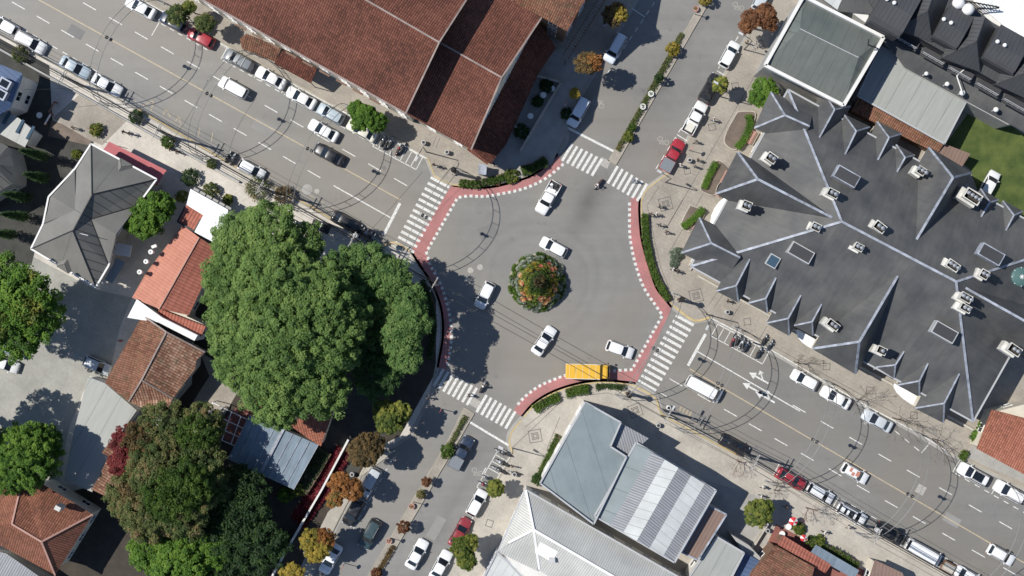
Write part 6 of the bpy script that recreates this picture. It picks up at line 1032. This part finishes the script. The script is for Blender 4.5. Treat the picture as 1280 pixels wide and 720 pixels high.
# ================================================================ people
CL = {}
for k, c in dict(white=(.7, .7, .68), black=(.025, .025, .03), navy=(.03, .05, .12), grey=(.2, .2, .21), beige=(.5, .4, .28), red=(.45, .05, .06), blue=(.1, .2, .4), pink=(.55, .3, .3), denim=(.08, .12, .2), brown=(.12, .07, .05)).items(): CL[k] = mat('cloth_'+k, c, .85, var=.1)
def person_mesh(pose):
    """one continuous skinned figure, head to toes, five fingers each hand; faces then get skin, top or trousers"""
    V = []; E = []; Rd = []
    def v(p, r): V.append(p); Rd.append(r); return len(V)-1
    def e(a, b): E.append((a, b)); return b
    sit = pose == 'ride'; st = {'walk': .26, 'stand': .03, 'ride': 0, 'walk2': -.24}[pose]
    pz = .93 if not sit else .9; pel = v((0, 0, pz), (.15, .12)); sp = e(pel, v((.0+(.08 if sit else 0), 0, pz+.22), (.14, .11))); ch = e(sp, v((.02+(.15 if sit else 0), 0, pz+.4), (.155, .12))); hx = .02+(.2 if sit else 0)
    nk = e(ch, v((hx, 0, pz+.55), (.06, .06))); hd = e(nk, v((hx+.02, 0, pz+.66), (.085, .08))); e(hd, v((hx+.03, 0, pz+.77), (.09, .085))); e(hd, v((hx+.115, 0, pz+.67), (.015, .015)))
    for s in (-1, 1):
        if sit: hip = e(pel, v((.0, s*.12, pz-.03), (.095, .09))); kn = e(hip, v((.4, s*.25, pz-.2), (.065, .065))); an = e(kn, v((.25, s*.24, .42), (.045, .045))); to = e(an, v((.42, s*.24, .38), (.045, .035)))
        else:
            d = st*s; hip = e(pel, v((.0, s*.1, pz-.06), (.095, .09))); kn = e(hip, v((d*.6+.03, s*.1, .5), (.065, .065))); an = e(kn, v((d*1.1-.02, s*.1, .09), (.042, .045))); to = e(an, v((d*1.1+.17, s*.12, .05), (.042, .03)))
        sh = e(ch, v((hx*.8, s*.19, pz+.46), (.065, .06)))
        if sit: el = e(sh, v((.35, s*.28, pz+.22), (.045, .045))); wr = e(el, v((.42, s*.3, pz+.13), (.03, .03))); hn = e(wr, v((.5, s*.31, pz+.11), (.035, .025))); fd = Vector((1, 0, -.4)).normalized()
        else: el = e(sh, v((-st*s*.5, s*.25, pz+.2), (.043, .043))); wr = e(el, v((-st*s*.9+.06, s*.25, pz-.03), (.028, .028))); hn = e(wr, v((-st*s*1.0+.08, s*.245, pz-.11), (.034, .022))); fd = Vector((.15, 0, -1)).normalized()
        h0 = Vector(V[hn]); sd = Vector((1, 0, 0)) if not sit else Vector((0, 1, 0))
        for i, (o, l) in enumerate(((-.03, .07), (-.01, .085), (.011, .08), (.03, .06))):
            a = h0+sd*o+fd*.045; k = e(hn, v(tuple(a), (.009, .009))); a2 = a+fd*l*.5; k = e(k, v(tuple(a2), (.009, .009))); e(k, v(tuple(a2+fd*l*.45+Vector((0, -s*.015, 0))), (.007, .007)))
        th = h0+sd*.045+fd*.0; k = e(hn, v(tuple(th), (.011, .011))); e(k, v(tuple(th+sd*.02+fd*.04), (.009, .009)))
    me = bpy.data.meshes.new('body'); me.from_pydata(V, E, []); o = bpy.data.objects.new('tmp', me); C.objects.link(o)
    sk = o.modifiers.new('s', 'SKIN'); sk.use_smooth_shade = True; sk.branch_smoothing = .3
    for i, r in enumerate(Rd): me.skin_vertices[0].data[i].radius = r; me.skin_vertices[0].data[i].use_root = (i == 0)
    sb = o.modifiers.new('d', 'SUBSURF'); sb.levels = 1; sb.render_levels = 1
    dg = bpy.context.evaluated_depsgraph_get(); m2 = bpy.data.meshes.new_from_object(o.evaluated_get(dg)); bpy.data.objects.remove(o); return m2, pz
BASE = {}
def person(label, px, py, ang, top='white', bottom='denim', pose='walk', hair='brown', hat=None, z=.12, s=1.0, extra=None):
    if pose not in BASE: BASE[pose] = person_mesh(pose)
    m0, pz = BASE[pose]; key = ('p', pose, top, bottom)
    def mk():
        m = m0.copy(); m.materials.clear()
        for x in ('skin', 'cloth_'+top, 'cloth_'+bottom, 'cloth_black'): m.materials.append(M[x])
        n = len(m.polygons); idx = []
        for p in m.polygons:
            zc = p.center.z; y = abs(p.center.y); i = 2 if zc < pz+.03 else (1 if zc < pz+.53 else 0)
            if y > .2 and zc < pz+.06 and pose != 'ride' and zc > .6: i = 0
            if zc < .12 or (pose == 'ride' and zc < .45): i = 3
            if pose == 'ride' and p.center.x > .45 and zc > pz-.05: i = 0
            idx.append(i)
        m.polygons.foreach_set('material_index', idx); return m
    c = P(px, py, .8); t = thing('person', label, 'person', (c.x, c.y, z), R(ang)); b = link('body', part(key, mk), t)
    hx = .03 if pose != 'ride' else .21
    hm = M['cloth_'+(hat or hair)] if (hat or hair) in CL else M['cloth_brown']; rr = .115 if not hat else .15
    mb = MB(); mb.lathe([(rr, 0), (rr*1.02, .05), (rr*.8, .12), (rr*.35, .155), (.01, .16)], (hx, 0, pz+.69), 12)
    if hat: mb.lathe([(rr*1.05, -.02), (rr*1.05, .06)], (hx, 0, pz+.66), 12)
    mb.build('hat' if hat else 'hair', hm, t, smooth=True); t.scale = (s, s, s)
    return t
for a in (
 ('person in dark clothes crossing the empty pavement at the upper left, front of the pair', 155, 165, -30, 'black', 'black'), ('person in black walking behind another one on the upper left pavement', 163, 167, 150, 'grey', 'black'), ('person near the hedge plant under the cables, left one', 214, 187, 140, 'black', 'denim'), ('person near the hedge plant under the cables, right one', 222, 190, -40, 'brown', 'black'), ('person in pale top at the small sign stand on the left', 92, 160, 10, 'beige', 'grey', 'stand'),
 ('person in black between the motorbike bays and the zebra crossing below the hall', 542, 206, 120, 'black', 'black', 'stand'), ('person with white top just behind the one in black below the hall', 547, 208, 120, 'white', 'grey'), ('person standing on the corner pavement beneath the small canopy', 618, 206, 200, 'black', 'white', 'stand'),
 ('person in white beside the parked white pickup', 892, 150, 150, 'white', 'denim'), ('person in grey at the pavement edge below the white pickup', 869, 177, 20, 'grey', 'brown'), ('person in black with a trolley near the red pickup', 872, 200, 10, 'black', 'black', 'stand'), ('person in white top near the tail of the red pickup', 850, 207, 0, 'white', 'black'), ('person in blue crossing the north zebra', 793, 226, 200, 'blue', 'denim'), ('person in black on the inlaid square, north-east pavement', 824, 258, -20, 'black', 'grey'), ('leftmost person of the walking pair on the north-east pavement', 813, 268, -20, 'black', 'black', 'walk2'), ('right person of the walking pair in white on the north-east pavement', 820, 268, -20, 'white', 'black'), ('person in dark coat walking towards the mansion forecourt', 824, 281, -60, 'navy', 'black'), ('person walking alone below the wedge planter path', 833, 290, -60, 'black', 'black', 'walk2'), ('person in white and black at the mansion corner', 841, 337, -30, 'white', 'black', 'walk'), ('second person in black at the mansion corner', 846, 339, -30, 'black', 'black'),
 ('person in black on the avenue pavement by the inlaid lines', 909, 376, -30, 'black', 'grey'), ('person at the top right of the parking by the pavement', 933, 53, 60, 'beige', 'black', 'stand'),
 ('person in white hat on the shaded south pavement, upper one', 953, 609, 0, 'white', 'black'), ('person in white on the south pavement at the shade edge, lower one', 951, 620, 0, 'white', 'black', 'walk2'), ('person in dark clothes walking by the red parasol', 982, 633, -10, 'black', 'brown'), ('person in white walking along the planted terrace edge', 1030, 665, -40, 'white', 'black'), ('person in white beside the two-sunroof SUV', 1060, 659, 20, 'white', 'brown'), ('person stepping off at the west end of the south zebra', 535, 497, 120, 'grey', 'black'), ('person crossing the south zebra in black', 586, 494, 10, 'black', 'black'), ('person on the east side pavement next to the planter with the wavy edge', 868, 208, 40, 'grey', 'black', 'stand'), ('person on the driveway by the brown tiled house', 151, 426, 60, 'red', 'black', 'stand'), ('person in dark clothes on the street B south pavement', 640, 583, 80, 'beige', 'black', 'stand'), ('person between the parked motorbikes below the mansion', 940, 428, 60, 'white', 'black', 'stand')):
    person(*a)
for lb, px, py, an, cl, tp in (('beige motorbike with a rider waiting past the north zebra', 748, 230, 230, 'paint_darkred', 'beige'), ('motorbike with a rider in light jacket entering by the south zebra', 603, 484, 60, 'paint_black', 'beige')):
    bike(lb, px, py, an, cl, group='ridden motorbikes'); person(lb.replace('beige motorbike with a rider', 'rider with pale helmet').replace('motorbike with a rider in light jacket', 'rider in light jacket and pale helmet'), px, py, an, tp, 'denim', 'ride', hat='white', z=-.02)
# ================================================================ street furniture
def pole(name, label, cat, px, py, h, r=.06, m='black_metal', parts=None, group=None, z=.12, ang=0):
    c = P(px, py); t = thing(name, label, cat, (c.x, c.y, z), ang, group); MB().tube([(0, 0, 0), (0, 0, h)], [r*1.2, r], 8).build('pole', M[m], t); return t
ARCH = [(165, 66, 'top left'), (283, 132, 'second'), (401.5, 197, 'third'), (537, 275.5, 'zebra'), (809, 432, 'e1'), (885, 473.5, 'e2'), (997, 540, 'e3'), (1109, 604, 'e4'), (1226, 671, 'e5')]
AL = ['lattice arch spanning the avenue near the top left', 'lattice arch spanning the avenue by the red parked hatchback', 'lattice arch spanning the avenue between the two moving sedans', 'lattice arch standing over the west zebra crossing', 'lattice arch standing over the east zebra crossing', 'lattice arch over the avenue by the white minibus', 'lattice arch over the avenue above the red parked sedan', 'lattice arch over the avenue by the manhole square', 'lattice arch over the avenue near the white taxi trailer corner']
for (mx, my, _), lb in zip(ARCH, AL):
    c = P(mx, my); an = AW if mx < 640 else AE; t = thing('street_arch', lb, 'arch', (c.x, c.y, 0), an, 'steel lattice arches spanning the avenue'); hs, hh = (8.1, 11.6); n = 26; th = [math.pi*i/n for i in range(n+1)]
    pt = lambda a, x, rr=1.0: (x, hs*rr*math.cos(a), hh*rr*math.sin(a))
    for x in (-.55, .55): link('chord', part(('ch', x), lambda: MB().tube([pt(a, x) for a in th], .045, 5).mesh('chord', M['arch_metal'])), t)
    for i, a in enumerate(th[1:-1:2]): link('rung', part(('rg', i), lambda: MB().tube([pt(a, -.55), pt(a, .55)], .03, 4).mesh('rung', M['arch_metal'])), t)
    for s in (-1, 1): MB().box((0, s*hs, .1), (1.5, .4, .2)).build('footing', M['concrete'], t)
    o = thing('hanging_lamp', 'black twin lamp under the '+' '.join(lb.split()[:11]), 'street lamp', (c.x, c.y, hh-1.15), an, 'twin lamps hanging from the arches'); MB().tube([(0, 0, 0), (0, 0, 1.1)], .03, 5).build('chain', M['black_metal'], o)
    for s in (-1, 1): MB().lathe([(.05, .35), (.16, .3), (.26, -.1), (.1, -.3)], (s*.3, 0, 0), 8).build('lantern', M['black_metal'], o)
    MB().tube([(-.35, 0, .35), (.35, 0, .35)], .03, 5).build('bracket', M['black_metal'], o)
# overhead line on the lower kerb and cables
UP_ = [(-60, 22), (105, 108), (218, 172), (340, 240), (450, 302), (547, 356), (690, 438), (826, 512), (930, 567), (1075, 655), (1200, 726), (1330, 800)]
PL = ['', 'concrete utility pole behind the third parked car at the top left', 'concrete utility pole beside the person pair under the cables', 'concrete utility pole by the olive shrub under the cables', 'concrete utility pole with transformer by the parked motorbikes and the big tree', 'concrete utility pole at the west corner of the junction', '', 'concrete utility pole at the south-east corner of the junction', 'concrete utility pole by the black sedan on the south kerb', 'concrete utility pole near the two-sunroof SUV', 'concrete utility pole by the trailer at the bottom', '']
tops = []
for i, ((px, py), lb) in enumerate(zip(UP_, PL)):
    c = P(px, py); d = R(-29); tops.append((c, 8.6))
    if not lb: continue
    t = thing('utility_pole', lb, 'utility pole', (c.x, c.y, .12), d, 'concrete utility poles'); MB().tube([(0, 0, 0), (0, 0, 9.2)], [.2, .12], 8).build('pole', M['pole_concrete'], t)
    for z, w in ((8.7, 2.2), (7.9, 1.6)): MB().box((0, 0, z), (.1, w, .1)).build('crossarm', M['pole_concrete'], t)
    for y in (-1, -.35, .35, 1): MB().lathe([(.04, 0), (.07, .05), (.04, .15)], (0, y, 8.75), 6).build('insulator', M['white'], t)
    if i in (4, 9): MB().lathe([(.32, 0), (.36, .1), (.36, .8), (.28, .95)], (0, .6, 6.9), 12).build('transformer', M['galvanised'], t)
def cable(a, b, sag=.6, r=.022, n=8): return [tuple(a.lerp(b, i/n)+Vector((0, 0, -sag*4*(i/n)*(1-i/n)))) for i in range(n+1)]
segs = [(i, i+1) for i in range(len(UP_)-1) if i not in (5, 6)]+[(5, 7)]
nrm = Vector((.485, .875, 0))
for i, j in segs:
    A0, B0 = P(*UP_[i]), P(*UP_[j]); mid = (A0+B0)/2; t = thing('overhead_cables', 'bundle of overhead cables %s' % {0: 'leaving the picture at the top left', 1: 'above the taxi bays', 2: 'above the white hatchback by the west motorbikes', 3: 'above the black sedan beside the big tree', 4: 'between the transformer pole and the west corner', 5: 'crossing the roundabout below the flower cone', 7: 'above the south kerb by the minibus', 8: 'between the black sedan and the two-sunroof SUV', 9: 'above the black SUV and the long van', 10: 'leaving the picture at the bottom right'}[i], 'cables', (mid.x, mid.y, 8.6))
    mb = MB(); offsets = ((1.0, 8.9, .5, .02), (.35, 8.9, .55, .02), (-.35, 8.9, .5, .02), (-1.0, 8.9, .6, .02), (.2, 7.2, .7, .045), (-.1, 6.9, .8, .05), (.1, 6.5, .8, .04)) if i != 5 else ((.4, 8.4, .9, .03), (-.5, 7.4, 1.0, .03))
    for y, z, sg, r in offsets: mb.tube(cable(A0+nrm*y+Vector((0, 0, z)), B0+nrm*y+Vector((0, 0, z)), sg), r, 4)
    mb.build('cables', M['cable'], t, origin=tuple(t.location))
for a, b, lb in (((105, 108), (30, 112), 'thin cable from the top left pole to the blue dormered roof'), ((218, 172), (260, 100), 'cable crossing the avenue toward the estate car with roof bars'), ((450, 302), (528, 215), 'cable crossing the west zebra crossing toward the hall corner'), ((547, 356), (512, 330), 'short slack cable at the west corner')):
    A0, B0 = P(*a, 7.6), P(*b, 7.0); t = thing('overhead_cable', lb, 'cables', tuple((A0+B0)/2)); MB().tube(cable(A0, B0, .7), .02, 4).build('cable', M['cable'], t, world=True)
# slender lamp posts, sign posts, corner columns
for lb, px, py, h, sg in (('round sign post in the south median between the clipped balls', 517, 627, 2.6, 1), ('round sign post at the head of the bottom south median planting', 488, 672, 2.6, 1), ('round sign post near the top of the north median', 868, 18, 2.6, 1), ('round sign post on the footway below the yellow-orange tree', 431, 704, 2.8, 1), ('round sign post on the pavement by the red pickup', 861, 188, 3.0, 1), ('round sign post in the shade near the south zebra', 552, 511, 2.8, 1), ('round sign post on the north pavement corner', 706, 134, 4.2, 1)):
    t = pole('sign_post', lb, 'road sign', px, py, h, .045, 'galvanised'); o = MB().tube([(0, -.02, h-.25), (0, .02, h-.25)], .34, 14).build('sign_disc', M['red_cloth'], t); o.rotation_euler = (0, 0, R(61)); o = MB().tube([(0, -.024, h-.25), (0, .024, h-.25)], .24, 14).build('sign_face', M['white'], t); o.rotation_euler = (0, 0, R(61))
for lb, px, py in (('stout dark column at the north-west corner of the junction', 569, 216), ('stout dark column at the east corner beside the zebra crossing', 847, 374), ('stout dark column at the south-east corner of the junction', 783, 491)):
    c = P(px, py); t = thing('street_column', lb, 'column', (c.x, c.y, .12), R(20)); MB().prism([(-.3, -.3), (.3, -.3), (.3, .3), (-.3, .3)], 0, .5).build('plinth', M['stone'], t); MB().tube([(0, 0, .5), (0, 0, 4.4)], [.24, .2], 8).build('shaft', M['wall_brown'], t); MB().lathe([(.2, 0), (.42, .05), (.42, .18), (.15, .6), (.03, .9)], (0, 0, 4.3), 8).build('cap', M['black_metal'], t)
def street_lamp(lb, px, py, ang, h=6.5, arm=1.6):
    c = P(px, py); t = thing('street_lamp', lb, 'street lamp', (c.x, c.y, .12), R(ang), 'slim street lamps'); MB().tube([(0, 0, 0), (0, 0, h-.5), (.4, 0, h), (arm, 0, h+.15)], [.09, .06, .05, .04], 8).build('pole', M['black_metal'], t); MB().box((arm+.25, 0, h+.12), (.7, .28, .12)).build('lamp_head', M['galvanised'], t)
for a in (('slim lamp at the kerb above the motorbike bays below the hall', 533, 190, -119), ('slim lamp on the north-east kerb near the red pickup', 832, 228, 151), ('slim lamp on the south pavement beside the motorbike stack', 641, 560, 151), ('slim lamp by the bays below the mansion', 883, 393, -119), ('slim lamp on the forecourt by the black SUV', 900, 121, 151), ('slim lamp on the south-east kerb at the yellow lines', 826, 519, 61), ('slim lamp beside the parked white hatchback on the right of Street B', 930, 62, 151)): street_lamp(*a)
for lb, px, py in (('round litter bin on the pavement above the motorbike bays below the hall', 530, 179), ('round litter bin by the person near the hall corner', 559, 191), ('round litter bin on the south-east pavement', 822, 531), ('white topped litter bin on the kerb lines, south-east', 835, 509), ('round litter bin on the avenue pavement below the mansion', 908, 390), ('dark litter bin near the green round tree', 958, 662), ('round litter bin beside the red pickup', 861, 201), ('round litter bin on the footway by the orange tree', 441, 592), ('round litter bin on the footway by the yellow tree', 383, 690), ('dark litter bin in the shade beside the pergola', 755, 31), ('round litter bin by the motorbike stack', 643, 592)):
    c = P(px, py); t = thing('litter_bin', lb, 'litter bin', (c.x, c.y, .12)); MB().lathe([(.28, 0), (.33, .1), (.33, .85), (.3, .92)], n=12).build('drum', M['galvanised'] if 'white' not in lb else M['white'], t); MB().lathe([(.22, .9), (.22, .93)], n=12).build('opening', M['plastic_dark'], t)
for lb, px, py, r in (('red and white parasol at the corner of the terrace, upper one', 992, 652, .62), ('small red and white parasol on the terrace, lower one', 1005, 673, .5)):
    c = P(px, py, 2.3); t = thing('parasol', lb, 'parasol', (c.x, c.y, .12)); MB().tube([(0, 0, 0), (0, 0, 2.35)], .03, 6).build('pole', M['white'], t)
    for i in range(8):
        a0, a1 = i*math.pi/4, (i+1)*math.pi/4; o = MB().add([(0, 0, 2.4), (r*math.cos(a0), r*math.sin(a0), 2.0), (r*math.cos(a1), r*math.sin(a1), 2.0)], [(0, 1, 2)]).build('panel', M['red_cloth' if i % 3 else 'white_cloth'], t)
def table(lb, px, py):
    c = P(px, py); t = thing('cafe_table', lb, 'table', (c.x, c.y, .13)); MB().lathe([(.42, .72), (.42, .76)], n=14).build('tabletop', M['white'], t); MB().tube([(0, 0, 0), (0, 0, .72)], .04, 6).build('leg', M['black_metal'], t)
    return t
for lb, px, py in (('white table on the shaded terrace by the hall, uppermost', 690, 112), ('white table on the shaded terrace by the hall, middle one', 679, 120), ('white table on the shaded terrace by the hall, lowest one', 663, 146), ('white round cafe table left of the red parasol', 976, 666), ('white round cafe table close to the tiled porch', 984, 657), ('white round table in the shaded garden on the left, upper one', 52, 145), ('pale table in the shaded garden beside the blue dormered roof', 25, 121), ('pale table in the shaded garden, upper one by the blue roof', 29, 110)): table(lb, px, py)
# planters and bits in front of the grey house, small sign
c = P(117, 163); t = thing('sign_stand', 'small framed sign stand leaning beside the bushy plant', 'sign', (c.x, c.y, .12), R(-20)); o = MB().box((0, 0, .8), (.9, .08, 1.1)).build('board', M['wood'], t); MB().box((0, -.05, .8), (.7, .03, .85)).build('poster', M['cloth_grey'], t)
for s in (-1, 1): MB().box((s*.35, .2, .4), (.06, .4, .8)).build('leg', M['wood'], t)
for lb, px, py, w in (('brown timber gate post structure by the shaded garden', 68, 135, 1.6), ('white barrier with red ends on the terrace left of the sign', 63, 150, 1.6)):
    c = P(px, py); t = thing('barrier', lb, 'barrier', (c.x, c.y, .12), R(60)); MB().box((0, 0, .9), (w, .15, .25)).build('rail', M['wall_brown' if 'brown' in lb else 'white'], t); MB().box((-w/2, 0, .5), (.2, .2, 1)).build('post', M['wood'], t); MB().box((w/2, 0, .5), (.2, .2, 1)).build('post', M['wood'], t)
# garden walls of the south-west block and timber pergola
for lb, pts, h, m_ in (('long white wall between the scarlet bed and the footway', [(437, 548), (404, 610), (360, 685), (330, 740)], 1.3, 'wall_white'), ('short orange-beige wall beside the bright green hedge', [(356, 668), (339, 705)], .7, 'wood_pink'), ('low parapet along the pavement under the cables', [(-60, 28), (172, 158), (300, 228)], .5, 'wall_grey'), ('thin pale wall between courtyard and pavement, bottom right', [(960, 650), (935, 690)], 1.0, 'stone')):
    c = P(*pts[0]); t = thing('garden_wall', lb, 'wall', (c.x, c.y, .12)); mb = MB(); path = [P2(*p) for p in pts]; mb.strip(path, -.13, .13, .12+h, z2=.1); mb.build('wall', M[m_], t, world=True)
t = thing('pergola', 'white timber grid pergola beside the glazed roof under the big tree', 'pergola', P(285, 522, 0)); q = [P(*p, 2.8) for p in ((266, 503), (313, 526), (300, 560), (255, 540))]
for i in range(5):
    a = q[0].lerp(q[1], i/4); b = q[3].lerp(q[2], i/4); MB().bar(a, b, .12, .14).build('beam', M['white'], t, world=True)
for i in range(4): a = q[0].lerp(q[3], i/3)+Vector((0, 0, .15)); b = q[1].lerp(q[2], i/3)+Vector((0, 0, .15)); MB().bar(a, b, .1, .12).build('rafter', M['white'], t, world=True)
for p in q: MB().tube([(p.x, p.y, .1), tuple(p)], .06, 6).build('post', M['white'], t, world=True)
# kiosk, canopy box by the hall corner
c = P(603, 212, 2); t = thing('kiosk', 'small grey roofed kiosk beside the canopy of bright red tiles', 'kiosk', (c.x, c.y, .12), R(-5)); MB().box((0, 0, 1.05), (.9, 1.2, 2.1)).build('body', M['wall_white'], t); MB().box((0, 0, 2.18), (1.15, 1.4, .12)).build('roof', M['ridge_metal'], t); MB().box((0, -.62, 1.3), (.7, .04, .8)).build('window', M['glass'], t)
for lb, px, py, an in (('grey bench-like rack on the pavement at the top by the white hatchback', 940, 62, 30), ('bike rack in the shade at the end of the bays by the big tree', 436, 309, 60)):
    c = P(px, py); t = thing('bike_rack', lb, 'bike rack', (c.x, c.y, .12), R(an))
    for i in range(4): MB().tube([(i*.35, 0, 0), (i*.35, 0, .7), (i*.35, .5, .7), (i*.35, .5, 0)], .025, 5).build('hoop', M['galvanised'], t)
c = P(362, 275, 1); t = thing('white_board', 'white slanted board on the pavement between the cables and the big tree', 'board', (c.x, c.y, .12), R(-28)); MB().box((0, 0, .9), (1.8, .5, .08)).build('top', M['white'], t); MB().box((0, 0, .45), (1.6, .3, .86)).build('base', M['concrete'], t)
c = P(403, 284, 1); t = thing('bus_shelter', 'black roofed shelter with a pale cross rib beside the big tree', 'shelter', (c.x, c.y, .12), R(-22)); MB().box((0, 0, 2.4), (2.6, 1.3, .1)).build('roof', M['black_metal'], t); MB().box((0, 0, 2.47), (.1, 1.2, .05)).build('rib', M['white'], t); MB().box((0, .6, 1.2), (2.4, .05, 2.0)).build('back_panel', M['glass'], t)
for x in (-1.2, 1.2): MB().tube([(x, .55, 0), (x, .55, 2.4)], .04, 6).build('post', M['black_metal'], t)
# median pots
for lb, px, py in (('terracotta ring pot below the upper sign post of the south median', 515, 632), ('terracotta ring pot at the head of the bottom south planting', 487, 675), ('terracotta ring pot near the top of the north median', 869, 12), ('pink ring pot on the footway below the yellow tree', 390, 700), ('white ring planter in the middle of the north median', 813, 118), ('white drum pot in the lower north median', 803, 134)):
    c = P(px, py); t = thing('flower_pot', lb, 'pot', (c.x, c.y, .14)); m_ = 'wood_pink' if 'white' not in lb else 'white'; MB().lathe([(.3, 0), (.42, .5), (.34, .5), (.3, .38)], n=14).build('pot', M[m_], t); leaves('foliage', [(0, 0, .5, .26, .5)], 40, .07, 'leaf_hedge', t)
